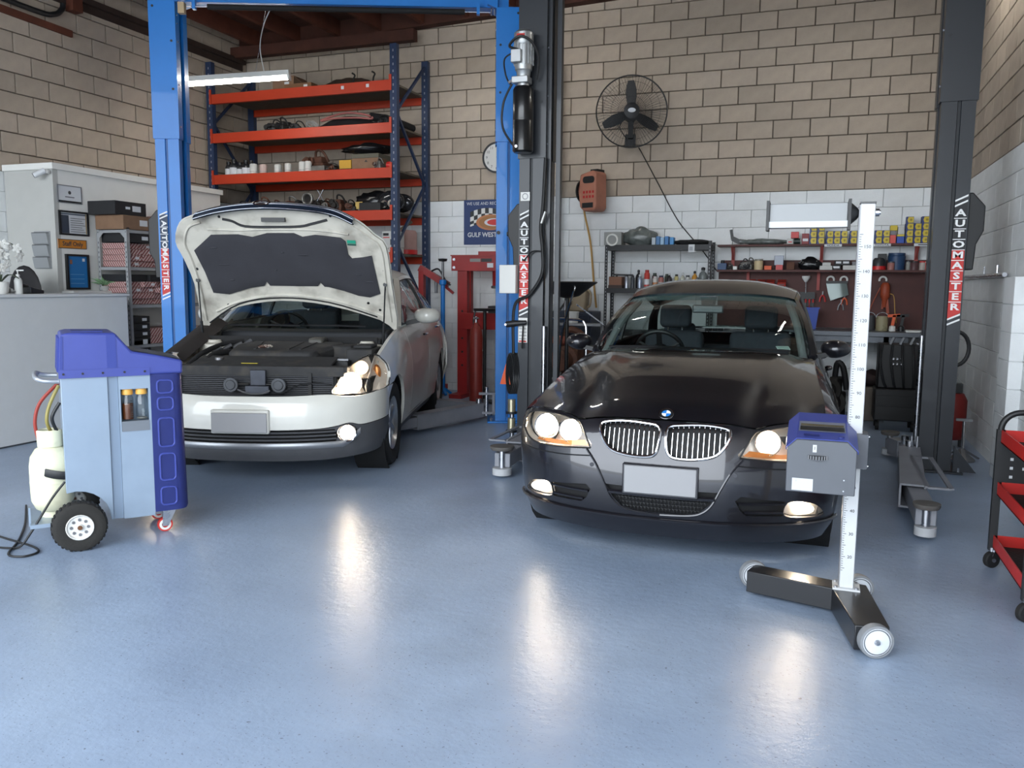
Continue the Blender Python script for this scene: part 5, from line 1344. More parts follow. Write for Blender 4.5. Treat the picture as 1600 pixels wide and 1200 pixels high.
    MB().tube(spline([(-0.05, 0.14, 0.76), (-0.09, 0.14, 0.68), (-0.07, 0.16, 0.60)], 8), 0.009, 8).build('blue_hose', BLACK, root)
    # power cord, out over the cylinder to the floor
    MB().tube(spline([(-0.05, 0.02, 0.35), (-0.11, 0.03, 0.27), (-0.17, 0.04, 0.17), (-0.22, 0.04, 0.09), (-0.27, 0.06, 0.02), (-0.33, 0.11, 0.006), (-0.42, 0.2, 0.006), (-0.46, 0.32, 0.006)], 8), 0.006, 8).build('power_cord', BLACK, root)
    return root
recharge_machine()
def gas_cylinder():
    c, s_ = cos(radians(50)), sin(radians(50))
    lx, ly = -0.105, 0.20
    g = thing('gas_cylinder', 'cream refrigerant gas cylinder strapped behind the blue and grey recharge machine', 'cylinder', (-3.65+c*lx-s_*ly, 3.275+s_*lx+c*ly, 0.135), radians(50))
    CR = mat('cream_enamel', 'd6d4b8', 0.45, var=0.05, stain='8f8b74', sscale=9, samt=0.35)
    MB().lathe([(0.06, 0.0), (0.06, 0.03), (0.085, 0.045), (0.105, 0.09), (0.108, 0.14), (0.108, 0.28), (0.10, 0.33), (0.075, 0.37), (0.05, 0.385), (0.0, 0.39)], 28).build('body', CR, g)
    MB().lathe([(0.055, 0.38), (0.062, 0.385), (0.064, 0.47), (0.058, 0.475), (0.052, 0.47), (0.05, 0.385)], 24, arc=radians(310)).build('collar', CR, g)
    MB().cyl((0, 0, 0.38), (0, 0, 0.46), 0.014).cyl((-0.02, 0, 0.45), (0.03, 0, 0.45), 0.011).build('valve', mat('brass', '9a8350', 0.35, 0.9), g)
    MB().lathe([(0.109, 0.235), (0.112, 0.24), (0.112, 0.275), (0.109, 0.28)], 28, axis=(0.18, -0.1, 1)).build('strap', BLACK, g)
    MB().lathe([(0.1085, 0.19), (0.1095, 0.192), (0.1085, 0.195)], 28).build('weld_seam', CR, g)
gas_cylinder()
# loop of black cord lying on the floor in front of the reception counter
tag(MB().tube(spline([(-4.6, 3.75, 0.007), (-4.25, 3.45, 0.007), (-4.0, 3.2, 0.007), (-3.85, 3.02, 0.007), (-3.75, 3.02, 0.007), (-3.74, 3.10, 0.007), (-3.85, 3.16, 0.007), (-4.1, 3.2, 0.012), (-4.5, 3.3, 0.007)], 8), 0.006, 8).build('floor_cord', BLACK), 'loop of black cord lying on the floor beside the recharge machine', 'cord')

def headlamp_tester():
    root = thing('headlamp_tester', 'headlamp beam tester on white graduated post in front of dark sedan', 'tester', (0.18, 3.77, 0))
    WH = mat('tester_white', 'bcbec0', 0.35); BK = mat('tester_black', '1b1c1f', 0.3, coat=0.15); GY = mat('tester_grey', '54575d', 0.4, var=0.03); BU = mat('tester_blue', '364289', 0.4)
    po = MB().box(-0.029, 0.029, -0.029, 0.029, 0.12, 1.75).build('post', WH, root, bevel=0.003, seg=1)
    MB().box(-0.031, 0.031, -0.031, 0.031, 1.75, 1.757).build('post_cap', BK, po)
    MB().box(-0.033, -0.029, -0.02, 0.02, 0.13, 1.745).build('rack_strip', DSTEEL, po)
    tk = MB()
    for m in range(14, 156):
        z = 0.06+m/100.0*1.01; tk.box(-0.026 if m % 5 else -0.026, -0.019 if m % 5 else -0.012, -0.0302, -0.0288, z-0.0012, z+0.0012)
    tag(tk.build('scale_ticks', GY, po), kind='stuff')
    for m in range(20, 160, 10): text('scale_number', str(m), 0.019, BK, po, (0.006, -0.0298, 0.06+m/100.0*1.01), depth=0.001)
    MB().box(-0.055, 0.055, -0.05, 0.05, 0.118, 0.126).build('foot_plate', WH, root)
    for x in (-0.042, 0.042):
        for y in (-0.038, 0.038): MB().cyl((x, y, 0.126), (x, y, 0.133), 0.007, n=8).build('bolt', STEEL, root)
    # base: two box beams meeting under the post
    def beam(a, b, w): return MB().bar((*a, 0.068), (*b, 0.068), w, 0.10)
    A, Hb, Fr, Bk = (-0.405, 0.115), (-0.02, 0.0), (0.075, -0.36), (0.02, 0.06)
    b1 = beam(A, (0.02, 0.0), 0.11).build('base_beam', BK, root, bevel=0.004); b2 = MB().prism([(-0.06, -0.02), (0.0, 0.075), (0.085, 0.06), (0.145, -0.40), (0.02, -0.43)], 0.018, 0.118, 'z').build('base_beam', BK, root, bevel=0.004)
    for x, y, fr in ((0.095, -0.425, True), (-0.395, 0.175, False), (0.06, 0.155, False)):
        w = MB().lathe([(0.0, 0.018), (0.052, 0.018), (0.056, 0.016)], 28, (x, y, 0.066), (0.33, -0.94, 0)).build('wheel', mat('wheel_white', 'cfd3d8', 0.4), root)
        MB().lathe([(0.055, 0.02), (0.064, 0.018), (0.066, 0.0), (0.064, -0.018), (0.055, -0.02)], 30, (x, y, 0.066), (0.33, -0.94, 0)).build('tyre', mat('grey_rubber', '7b7e82', 0.7), w)
        MB().lathe([(0.0, -0.017), (0.056, -0.017)], 24, (x, y, 0.066), (0.33, -0.94, 0)).build('wheel_back', mat('wheel_white', 'cfd3d8', 0.4), w)
        MB().lathe([(0.0, 0.030), (0.008, 0.029), (0.012, 0.019)], 12, (x, y, 0.066), (0.33, -0.94, 0)).build('axle_cap', STEEL, w)
        MB().lathe([(0.047, 0.0185), (0.049, 0.021), (0.051, 0.0185)], 28, (x, y, 0.066), (0.33, -0.94, 0)).build('wheel_ridge', GY, w)
    # optical box
    ob = bpy.data.objects.new('optical_box', None)
    x0, x1, z0, zc, z1, yf = -0.262, 0.0, 0.585, 0.765, 0.80, -0.275
    prof = [(x0, z0), (x1, z0), (x1, zc), (x1-0.035, z1), (x0+0.035, z1), (x0, zc)]
    def sect(y, dz, ex): return [(x0-ex if p[0] < -0.13 else x1+ex*0.2, 0, 0) for p in prof]
    vs = []
    for y, dz in ((yf, 0.0), (yf+0.34, 0.055)):
        for x, z in prof: vs.append((x, y, z+(dz if z > 0.6 else 0)))
    n = 6
    box_ = MB().add(vs, [tuple(range(n)), tuple(range(2*n-1, n-1, -1))]+[(i, n+i, n+(i+1) % n, (i+1) % n) for i in range(n)])
    bo = box_.build('optical_box', GY, root, bevel=0.003, seg=1); bo.rotation_euler = (0, 0, 0)
    # blue lid follows the chamfers and the sloping top
    lid = MB(); e = 0.004; r0 = []; r1 = []
    for y, dz, r in ((yf+0.004, 0.0, r0), (yf+0.345, 0.056, r1)):
        for x, z in ((x0-e, zc-0.01), (x0-e, zc), (x0+0.035, z1+e), (x1-0.035, z1+e), (x1+e, zc), (x1+e, zc-0.01)): r.append((x, y, z+dz))
    lid.grid([r0, r1]); ld = lid.build('blue_lid', BU, bo, smooth=10); thicken(ld, 0.004)
    tz = lambda y: z1+e+0.056*(y-yf)/0.345
    def top_plate(nm, xa, xb, ya, yb, m, h=0.003):
        q = MB().add([(xa, ya, tz(ya)+h), (xb, ya, tz(ya)+h), (xb, yb, tz(yb)+h), (xa, yb, tz(yb)+h)], [(0, 1, 2, 3)])
        q.add([(xa, ya, tz(ya)-0.004), (xb, ya, tz(ya)-0.004), (xb, yb, tz(yb)-0.004), (xa, yb, tz(yb)-0.004)], [(3, 2, 1, 0)]); return q.build(nm, m, bo)
    top_plate('window_frame', x0+0.04, x1-0.042, yf+0.09, yf+0.22, mat('window_frame_grey', '6f7380', 0.4))
    top_plate('viewing_window', x0+0.045, x1-0.046, yf+0.10, yf+0.15, BLACK, 0.0045)
    top_plate('mirror_strip', x0+0.047, x1-0.048, yf+0.155, yf+0.185, mat('mirror_strip', '9b9a86', 0.15, 0.9), 0.0045)
    top_plate('lid_slot', x0+0.06, x0+0.12, yf+0.03, yf+0.055, mat('dark_blue', '1f2a6a', 0.5), 0.0045)
    MB().cyl((x1-0.06, yf+0.035, tz(yf+0.035)), (x1-0.06, yf+0.035, tz(yf+0.035)+0.006), 0.011, n=16).build('spirit_level', mat('dark_blue', '1f2a6a', 0.5), bo)
    MB().lathe([(0.0, -0.020), (0.046, -0.020), (0.046, -0.006), (0.0, -0.006)], 26, (-0.145, yf+0.026, 0.745)).build('adjuster_wheel', BLACK, bo)
    kn = MB()
    for i in range(14):
        a = pi+pi*i/13; kn.cbox((-0.145+0.046*cos(a), yf+0.026+0.046*sin(a), 0.732), (0.004, 0.004, 0.015))
    tag(kn.build('knurling', DSTEEL, bo), kind='stuff')
    for q, (xa, xb, za, zb, m, nm) in enumerate(((-0.238, -0.158, 0.592, 0.642, WH, 'paper_label'), (-0.165, -0.150, 0.752, 0.782, WH, 'adjuster_label'))):
        MB().box(xa, xb, yf-0.0015, yf, za, zb).build(nm, m, bo)
    text('arrow_mark', '1', 0.02, BK, bo, (-0.1575, yf-0.002, 0.768))
    text('label_print', 'i', 0.012, DSTEEL, bo, (-0.222, yf-0.002, 0.632))
    MB().box(-0.055, -0.03, yf-0.001, yf, 0.60, 0.65).build('cover_plate', GY, bo)
    for z in (0.603, 0.647): MB().cyl((-0.043, yf-0.003, z), (-0.043, yf, z), 0.003, n=8).build('rivet', STEEL, bo)
    MB().lathe([(0.105, 0.0), (0.11, 0.01), (0.105, 0.012)], 30, (-0.13, yf+0.34, 0.71), (0, 1, 0)).build('lens_ring', BK, bo)
    # slide bracket on the post
    br = MB().box(-0.005, 0.052, -0.06, 0.05, 0.655, 0.80).box(-0.03, 0.0, -0.06, 0.0, 0.655, 0.80).build('slide_bracket', mat('bracket_grey', '55585f', 0.45), root)
    for z in (0.665, 0.79): MB().cyl((0.052, -0.045, z), (0.057, -0.045, z), 0.004, n=8).build('screw', STEEL, br)
    # visor bar at the top, carried on a swivel
    vb = MB().prism([(-0.03, 1.655), (0.03, 1.655), (0.035, 1.75), (-0.02, 1.758)], -0.385, -0.075, 'x').build('visor_bar', mat('brushed_aluminium', '8b8d8e', 0.5, 0.15), root, bevel=0.004)
    MB().box(-0.385, -0.075, -0.0335, -0.029, 1.657, 1.682).build('white_strip', WH, vb)
    for x in (-0.397, -0.075): MB().prism([(-0.042, 1.645), (0.038, 1.645), (0.045, 1.765), (-0.035, 1.77)], x, x+0.012, 'x').build('end_cap', BLACK, vb)
    MB().lathe([(0.045, 0.0), (0.022, 0.025), (0.014, 0.03), (0.014, 0.05)], 20, (-0.063, 0, 1.712), (1, 0, 0)).build('swivel', BLACK, vb)
    MB().cyl((-0.02, 0, 1.715), (0.05, 0, 1.715), 0.009, n=10).cyl((0.03, 0, 1.715), (0.045, 0, 1.715), 0.016, n=10).build('swivel_bolt', STEEL, vb)
    return root
headlamp_tester()

def tool_cart():
    root = thing('tool_cart', 'red three-tier tool cart with black tube frame near right wall', 'cart', (0.9, 3.95, 0))
    RD = mat('cart_red', 'b5241f', 0.4, var=0.04); W, L = 0.44, 0.74
    for z, nm in ((0.125, 'bottom_tray'), (0.40, 'middle_tray'), (0.665, 'top_tray')):
        t = MB().box(0, W, 0, L, z-0.02, z-0.014)
        for q in ((0, W, 0, 0.006), (0, W, L-0.006, L), (0, 0.006, 0, L), (W-0.006, W, 0, L)): t.box(*q, z-0.02, z+0.045)
        tr = t.build(nm, RD, root)
        MB().box(0.01, W-0.01, 0.01, L-0.01, z-0.013, z-0.009).build('tray_mat', mat('tray_mat_black', '232323', 0.8, bump=0.3), tr)
    for x in (0.0, W):
        for y in (0.0, L): MB().box(x-0.018, x+0.018, y-0.006, y+0.024, 0.09, 0.71).build('upright', BLACK, root)
    for y in (0.012, L+0.01):
        MB().tube([(0.0, y, 0.60)]+[(x, y, z) for x, z in [(0.09-0.09*cos(t), 0.71+0.09*sin(t)) for t in [pi/2*i/8 for i in range(9)]]]+[(W-0.09+0.09*sin(t), y, 0.71+0.09*cos(t)) for t in [pi/2*i/8 for i in range(9)]]+[(W, y, 0.60)], 0.015, 10).build('end_hoop', BLACK, root)
    # punched panel at the far end
    pn = MB().box(0.018, W-0.018, L-0.004, L, 0.44, 0.66).build('punched_panel', BLACK, root)
    for r in range(4):
        for c in range(7):
            if r == 0 and c == 1: continue
            MB().box(0.055+0.055*c-0.007, 0.055+0.055*c+0.007, L-0.0055, L-0.004, 0.475+0.045*r-0.007, 0.475+0.045*r+0.007).build('square_hole', mat('hole_bright', 'b8bcc0', 0.6), pn)
    for x, y in ((0.0, 0.0), (W, 0.0), (0.0, L), (W, L)):
        c = MB().lathe([(0.0, -0.016), (0.036, -0.016), (0.042, -0.010), (0.042, 0.010), (0.036, 0.016), (0, 0.016)], 22, (x, y, 0.042), (0.5, -0.87, 0)).build('caster', RUBBER, root)
        MB().bar((x-0.012, y-0.006, 0.04), (x+0.01, y, 0.10), 0.03, 0.003).cyl((x, y, 0.085), (x, y, 0.105), 0.014, n=10).cyl((x-0.011, y+0.019, 0.042), (x+0.011, y-0.019, 0.042), 0.01, n=10).build('caster_fork', STEEL, c)
tool_cart()
# ------------------------------------------------------------------ reception corner
OFFW = mat('office_white_panel', 'dcdcd8', 0.7, var=0.02); CNT = mat('counter_grey_panel', 'c9ccce', 0.35, var=0.02)
XP = -7.1
pt = tag(MB().box(XP-0.06, XP, 6.355, 8.75, 0, 2.50).build('wall_partition', OFFW), kind='structure')
MB().box(XL+0.005, XP, 6.295, 6.355, 0, 2.50).build('end_panel', mat('office_white_shaded', 'b2b2ae', 0.7, var=0.02), pt)  # white partition too; shade on this face is painted in as grey
MB().box(XP-0.09, XP+0.025, 6.275, 8.78, 2.50, 2.56).box(XL+0.005, XP-0.09, 6.275, 6.39, 2.50, 2.56).build('top_rail', OFFW, pt)
MB().box(XL+0.005, XP-0.09, 6.39, 8.75, 2.51, 2.54).build('office_roof', OFFW, pt)
ct = thing('reception_counter', 'plain pale grey reception counter left of the recharge machine', 'counter', (-6.4, 5.4, 0))
MB().box(-0.06, 0.0, -2.6, 1.06, 0.0, 1.265).build('front_panel', CNT, ct)
MB().box(-0.45, 0.02, -2.6, 1.08, 1.265, 1.295).build('counter_top', CNT, ct, bevel=0.004, seg=1)
MB().box(-0.42, -0.06, 1.0, 1.06, 0, 1.265).build('end_panel', CNT, ct)
MB().box(-0.002, 0.008, -2.6, 1.06, 0, 0.012).build('plinth', mat('dark_plinth', '3b3f44', 0.6), ct)
# framed papers and signs on the partition
def wall_frame(name, label, cat, y0, y1, z0, z1, frame, inner, fw=0.022, t=0.018):
    g = thing(name, label, cat, (XP, (y0+y1)/2, z0), pi/2)           # local x runs along the wall, -y out of it
    w, h = y1-y0, z1-z0
    for q in ((-w/2, w/2, 0, fw), (-w/2, w/2, h-fw, h), (-w/2, -w/2+fw, fw, h-fw), (w/2-fw, w/2, fw, h-fw)):
        MB().box(q[0], q[1], -t, -0.001, q[2], q[3]).build('frame_side', frame, g)
    MB().box(-w/2+fw, w/2-fw, -t*0.5, -0.001, fw, h-fw).build('sheet', inner, g)
    return g, w, h
FRK = mat('black_frame', '17181a', 0.4)
PAP = mat('paper_white', 'c9ccd0', 0.6); INK = mat('ink_grey', '3a3c40', 0.6)
g, w, h = wall_frame('certificate', 'white framed certificate with round seal, topmost on the office partition', 'certificate', 6.335, 6.625, 2.185, 2.36, mat('thin_grey_frame', '6a6c70', 0.5), PAP, 0.007, 0.012)
MB().box(-w/2+0.007, w/2-0.007, -0.0075, -0.006, 0.008, 0.024).build('black_band', FRK, g)
MB().lathe([(0, 0.0), (0.018, 0.0)], 18, (0, -0.0075, 0.105), (0, -1, 0)).build('seal', INK, g)
MB().box(-0.055, 0.055, -0.0075, -0.006, 0.056, 0.066).build('print_line', mat('print_pale', '6d6f74', 0.6), g)
g, w, h = wall_frame('certificate', 'black framed certificate with dark left panel above the orange sign', 'certificate', 6.335, 6.69, 1.868, 2.11, FRK, PAP, 0.018)
MB().box(-w/2+0.022, -w/2+0.115, -0.0105, -0.009, 0.02, h-0.045).build('dark_panel', mat('navy_panel', '39404d', 0.6), g)
MB().box(-w/2+0.022, w/2-0.022, -0.0105, -0.009, h-0.04, h-0.024).build('header_band', mat('slate_band', '5b6470', 0.6), g)
for k in range(7): MB().box(-w/2+0.135, w/2-0.04-0.02*(k % 3), -0.0105, -0.009, 0.035+0.022*k, 0.041+0.022*k).build('print_line', DSTEEL, g)
MB().box(w/2-0.034, w/2-0.026, -0.0115, -0.009, 0.02, h-0.02).build('gold_strip', mat('gold', 'b59a55', 0.35, 0.8), g)
sg = thing('staff_sign', 'orange sign reading Staff Only on the office partition', 'sign', (XP, 6.485, 1.735), pi/2)
MB().box(-0.17, 0.17, -0.008, -0.001, 0, 0.092).build('board', mat('orange_sign', 'c07a2a', 0.55, var=0.05), sg)
for q in ((-0.17, 0.17, 0, 0.006), (-0.17, 0.17, 0.086, 0.092), (-0.17, -0.164, 0.006, 0.086), (0.164, 0.17, 0.006, 0.086)): MB().box(q[0], q[1], -0.0095, -0.008, q[2], q[3]).build('edge', INK, sg)
text('lettering', 'Staff Only', 0.062, INK, sg, (0, -0.0085, 0.046), bold=0.001)
g, w, h = wall_frame('poster_frame', 'black framed blue poster standing on the small ledge', 'poster', 6.385, 6.66, 1.325, 1.68, FRK, mat('poster_blue', '1f6aa5', 0.5), 0.02, 0.03)
MB().box(-w/2+0.045, -w/2+0.075, -0.0165, -0.015, h-0.10, h-0.055).build('emblem', mat('emblem_rust', '8a5a44', 0.6), g)
MB().box(w/2-0.075, w/2-0.045, -0.0165, -0.015, h-0.07, h-0.04).build('emblem', PAP, g)
for k in range(3): MB().box(-w/2+0.045, w/2-0.06, -0.0165, -0.015, 0.06+0.045*k, 0.064+0.045*k).build('print_line', mat('poster_light', '6fa0c4', 0.5), g)
lg = tag(MB().box(XP+0.001, XP+0.16, 6.33, 6.98, 1.285, 1.312).build('wall_ledge', WHITEP), 'small white ledge on the partition under the blue poster', 'shelf')
# pockets for papers
pk = thing('paper_rack', 'grey three-tier paper rack on the wall behind the counter', 'rack', (-7.275, 6.299, 1.53))
MB().box(-0.105, 0.105, -0.012, -0.001, 0, 0.37).build('back_plate', mat('rack_grey', '8d9092', 0.6), pk)
for k in range(3):
    p = MB().prism([(-0.03, 0.0), (-0.012, 0.0), (-0.012, 0.105), (-0.05, 0.105)], -0.1, 0.1, 'x', Matrix.Translation((0, 0, 0.005+0.12*k))).build('pocket', mat('rack_grey', '8d9092', 0.6), pk)
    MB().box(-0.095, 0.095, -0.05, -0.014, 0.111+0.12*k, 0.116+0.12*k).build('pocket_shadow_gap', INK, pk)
# chair behind the counter
ch = thing('office_chair', 'black office chair with rounded back behind the counter', 'chair', (-7.1, 5.75, 0))
cm = mat('chair_black', '1d1b1d', 0.7)
MB().sphere((0, 0.17, 1.28), 0.25, 18, 10, (0.85, 0.16, 1.1)).build('backrest', cm, ch, smooth=80)
MB().sphere((0, -0.05, 0.78), 0.25, 18, 8, (1, 1, 0.25)).build('seat', cm, ch, smooth=80)
for s in (-1, 1): MB().tube(spline([(s*0.26, 0.1, 0.8), (s*0.28, 0.05, 1.0), (s*0.26, -0.1, 1.02)], 5), 0.02, 8).build('armrest', cm, ch)
MB().cyl((0, 0, 0.08), (0, 0, 0.75), 0.025).bar((0, 0.12, 0.78), (0, 0.19, 1.05), 0.05, 0.02).build('column', BLACK, ch)
for k in range(5): MB().bar((0, 0, 0.09), (0.28*cos(2*pi*k/5), 0.28*sin(2*pi*k/5), 0.05), 0.04, 0.03).cyl((0.28*cos(2*pi*k/5), 0.28*sin(2*pi*k/5)-0.02, 0.025), (0.28*cos(2*pi*k/5), 0.28*sin(2*pi*k/5)+0.02, 0.025), 0.025).build('base_arm', BLACK, ch)
# on the counter: orchid, soap bottle, telephone, folded paper
op = thing('potted_orchid', 'white orchid in a white pot on the counter', 'plant', (-6.52, 5.20, 1.295))
MB().lathe([(0.0, 0.0), (0.045, 0.0), (0.06, 0.02), (0.068, 0.10), (0.062, 0.104), (0.058, 0.09), (0, 0.085)], 24).build('pot', WHITEP, op)
lf = mat('orchid_leaf', '3f4a3a', 0.5)
for a, l in ((20, 0.16), (160, 0.17), (250, 0.12), (320, 0.13)):
    b = MB(); pts = spline([(0, 0, 0.09), (0.5*l*cos(radians(a)), 0.5*l*sin(radians(a)), 0.16), (l*cos(radians(a)), l*sin(radians(a)), 0.13)], 4)
    b.grid([[p+Vector((-sin(radians(a))*w_, cos(radians(a))*w_, abs(w_)*0.3)) for w_ in (-0.022*sin(pi*(i+0.3)/(len(pts)+0.2)), 0, 0.022*sin(pi*(i+0.3)/(len(pts)+0.2)))] for i, p in enumerate(pts)])
    thicken(b.build('leaf', lf, op, smooth=80), 0.003)
stemp = spline([(0, 0, 0.09), (0.01, 0.0, 0.25), (0.0, 0.02, 0.38), (0.02, 0.10, 0.43), (0.03, 0.16, 0.38)], 6)
MB().tube(stemp, 0.004, 6).build('stem', lf, op)
MB().tube(spline([(0, 0, 0.09), (-0.01, -0.03, 0.22), (0.01, 0.0, 0.30), (0.02, 0.05, 0.28)], 5), 0.003, 6).build('stem', lf, op)
PET = mat('orchid_white', 'd9d9d4', 0.6)
fb = MB()
for k in range(5):
    a = 2*pi*k/5+pi/2; c, s = cos(a), sin(a)
    e = MB().sphere((0, 0, 0), 0.022, 8, 5, (1.0, 0.12, 0.75)); fb.merge(e, Matrix.Translation((0.022*c, 0, 0.022*s)) @ Matrix.Rotation(-a, 4, 'Y'))
fb.sphere((0, -0.006, 0), 0.006, 6, 4)
FLM = fb.mesh('flower', 80); FLM.materials.append(PET)
for i, (x, y, z) in enumerate(((0.01, 0.0, 0.40), (0.03, -0.02, 0.36), (0.02, 0.04, 0.42), (0.03, 0.09, 0.40), (0.05, 0.14, 0.39), (0.04, 0.17, 0.34), (0.04, 0.02, 0.33), (0.05, -0.04, 0.32), (0.03, 0.05, 0.26), (0.03, 0.0, 0.22), (0.02, -0.05, 0.24), (0.05, 0.15, 0.31))):
    o = bpy.data.objects.new('flower', FLM); COL.objects.link(o); o.parent = op; o.location = (x, y, z)
    o.rotation_euler = (random.uniform(-0.4, 0.4), random.uniform(0, 6), random.uniform(0.8, 1.6))
sb = thing('soap_bottle', 'white pump soap bottle on the reception counter', 'bottle', (-6.5, 5.355, 1.295))
MB().lathe([(0.0, 0.0), (0.03, 0.0), (0.032, 0.006), (0.032, 0.115), (0.024, 0.135), (0.014, 0.142), (0.014, 0.15), (0, 0.15)], 22).build('body', mat('soap_white', 'd0d2cf', 0.35), sb)
MB().lathe([(0.0, 0.15), (0.016, 0.15), (0.016, 0.168), (0.005, 0.17), (0.005, 0.195), (0.012, 0.196), (0.012, 0.208), (0, 0.21)], 16).bar((0, 0, 0.202), (0.035, 0.03, 0.203), 0.012, 0.010).build('pump', WHITEP, sb)
cr = thing('telephone', 'dark desk telephone on the counter beside the soap bottle', 'telephone', (-6.62, 5.56, 1.295), radians(15))
MB().prism([(-0.09, 0), (0.09, 0), (0.09, 0.03), (-0.09, 0.06)], -0.08, 0.08, 'x').build('base', BLACK, cr, bevel=0.006)
MB().tube([(-0.07, -0.05, 0.068), (-0.07, 0.0, 0.075), (-0.07, 0.07, 0.06)], 0.018, 8).build('handset', BLACK, cr)
tw = MB(); rows = []
for i in range(9):
    rows.append([(-6.545+0.05*sin(1.3*j+i), 5.24+0.011*i, 1.298+(0.085-0.009*i)*abs(sin(0.9*j+0.4))+0.004*j % 0.01) for j in range(7)])
thicken(MB().grid(rows).build('crumpled_cloth', mat('cloth_grey', 'b9bab8', 0.8)), 0.004)
tag(bpy.data.objects['crumpled_cloth'], 'crumpled pale cloth between orchid pot and soap bottle', 'cloth')
pp = thing('potted_plant', 'small variegated green plant on the wall ledge', 'plant', (XP+0.08, 6.80, 1.312))
MB().lathe([(0, 0), (0.035, 0), (0.045, 0.05), (0.04, 0.05), (0, 0.045)], 16).build('pot', mat('pot_grey', '9c9c98', 0.6), pp)
GL = mat('variegated_leaf', '7fa07a', 0.5, var=0.4, vscale=30)
lb = MB().add([(0, 0, 0), (0.03, 0.010, 0.02), (0.075, 0.0, 0.012), (0.03, -0.010, 0.02), (0.03, 0, 0.012)], [(0, 3, 4), (0, 4, 1), (4, 3, 2), (1, 4, 2)])
LM = lb.mesh('leaf', 60); LM.materials.append(GL)
for i in range(34):
    o = bpy.data.objects.new('leaf', LM); COL.objects.link(o); o.parent = pp
    a = i*2.4; o.location = (0.02*cos(a), 0.03*sin(a), 0.05+0.01*random.random()); o.rotation_euler = (random.uniform(-.3, .3), -random.uniform(0.0, 0.9), a); s = random.uniform(1.0, 1.9); o.scale = (s, s, s)
cmr = thing('security_camera', 'white security camera under the partition top rail', 'camera', (-7.17, 6.27, 2.50))
MB().cyl((0.05, 0.0, -0.03), (0.05, -0.03, -0.03), 0.02).build('mount', WHITEP, cmr)
MB().cyl((0.04, -0.03, -0.02), (-0.03, -0.10, -0.075), 0.028, n=18).build('body', mat('camera_white', 'c9cbcd', 0.4), cmr)
MB().cyl((-0.03, -0.10, -0.075), (-0.033, -0.103, -0.0775), 0.024, n=18).build('lens', BLACK, cmr)
# ---- grey slotted shelving with cartons
sh = thing('slotted_shelving', 'grey slotted-steel shelving full of striped cartons beside the partition', 'shelving', (-7.06, 6.76, 0))
SG = mat('shelf_grey_steel', '9b9d9f', 0.5, 0.2)
W_, L_ = 0.40, 1.15
LV = (0.32, 0.74, 1.16, 1.55, 1.93)
for x in (0, W_):
    for y in (0, L_):
        sx, sy = (1 if x == 0 else -1), (1 if y == 0 else -1)
        up = MB().box(min(x, x+sx*0.035), max(x, x+sx*0.035), min(y, y+sy*0.003), max(y, y+sy*0.003), 0, 1.96).box(min(x, x+sx*0.003), max(x, x+sx*0.003), min(y, y+sy*0.035), max(y, y+sy*0.035), 0, 1.96).build('slotted_upright', SG, sh)
        if y == 0:
            hb = MB()
            for k in range(38): hb.cbox((x+sx*0.018, y-0.0008, 0.06+0.05*k), (0.008, 0.001, 0.02))
            tag(hb.build('slots', INK, up), kind='stuff')
for z in LV:
    b = MB().box(0.004, W_-0.004, 0.004, L_-0.004, z+0.008, z+0.012).box(0.004, 0.007, 0.004, L_, z-0.022, z+0.012).box(W_-0.007, W_-0.004, 0.004, L_, z-0.022, z+0.012).box(0.004, W_-0.004, 0.004, 0.007, z-0.022, z+0.012).build('shelf_board', SG, sh)
for x, s in ((0.0, 1), (W_, -1)):
    MB().prism([(x+s*0.0, 1.91), (x+s*0.09, 1.91), (x+s*0.0, 1.82)], -0.002, 0.0).build('corner_brace', SG, sh)
def stripe_mat():
    m = bpy.data.materials.new('striped_carton'); m.use_nodes = True; N, L = m.node_tree.nodes, m.node_tree.links
    b = N['Principled BSDF']; b.inputs['Roughness'].default_value = 0.6
    tc = N.new('ShaderNodeTexCoord'); mp = N.new('ShaderNodeMapping'); mp.inputs['Rotation'].default_value = (radians(45), 0, radians(45))
    wv = N.new('ShaderNodeTexWave'); wv.inputs['Scale'].default_value = 15.0; wv.wave_profile = 'SAW'
    L.new(tc.outputs['Object'], mp.inputs[0]); L.new(mp.outputs[0], wv.inputs['Vector'])
    cr = N.new('ShaderNodeValToRGB'); cr.color_ramp.interpolation = 'CONSTANT'
    e = cr.color_ramp.elements; e[0].position = 0; e[0].color = (*hx('b9a6a2'), 1); e[1].position = 0.42; e[1].color = (*hx('9c5a57'), 1)
    n3 = cr.color_ramp.elements.new(0.68); n3.color = (*hx('3a2c2e'), 1); n4 = cr.color_ramp.elements.new(0.86); n4.color = (*hx('9c5a57'), 1)
    L.new(wv.outputs['Fac'], cr.inputs[0]); L.new(cr.outputs[0], b.inputs['Base Color']); return m
STR = stripe_mat(); BOXK = mat('black_carton', '202123', 0.55)
def carton(name, label, x0, x1, y0, y1, z0, z1, m, lab=True, group=None, rz=0.0):
    c = ((x0+x1)/2, (y0+y1)/2, z0); w, d, h = x1-x0, y1-y0, z1-z0
    o = MB().box(-w/2, w/2, -d/2, d/2, 0, h).build(name, m, bevel=0.003, seg=1); o.location = c; o.rotation_euler = (0, 0, rz)
    tag(o, label, 'box', group)
    if lab:
        MB().box(w/2, w/2+0.001, d*0.05, d*0.32, h*0.3, h*0.72).build('paper_label', PAP, o)
    return o
X0 = -7.06
tiers = [(0.742, 'lowest seen tier'), (1.172, 'middle tier'), (1.562, 'upper tier')]
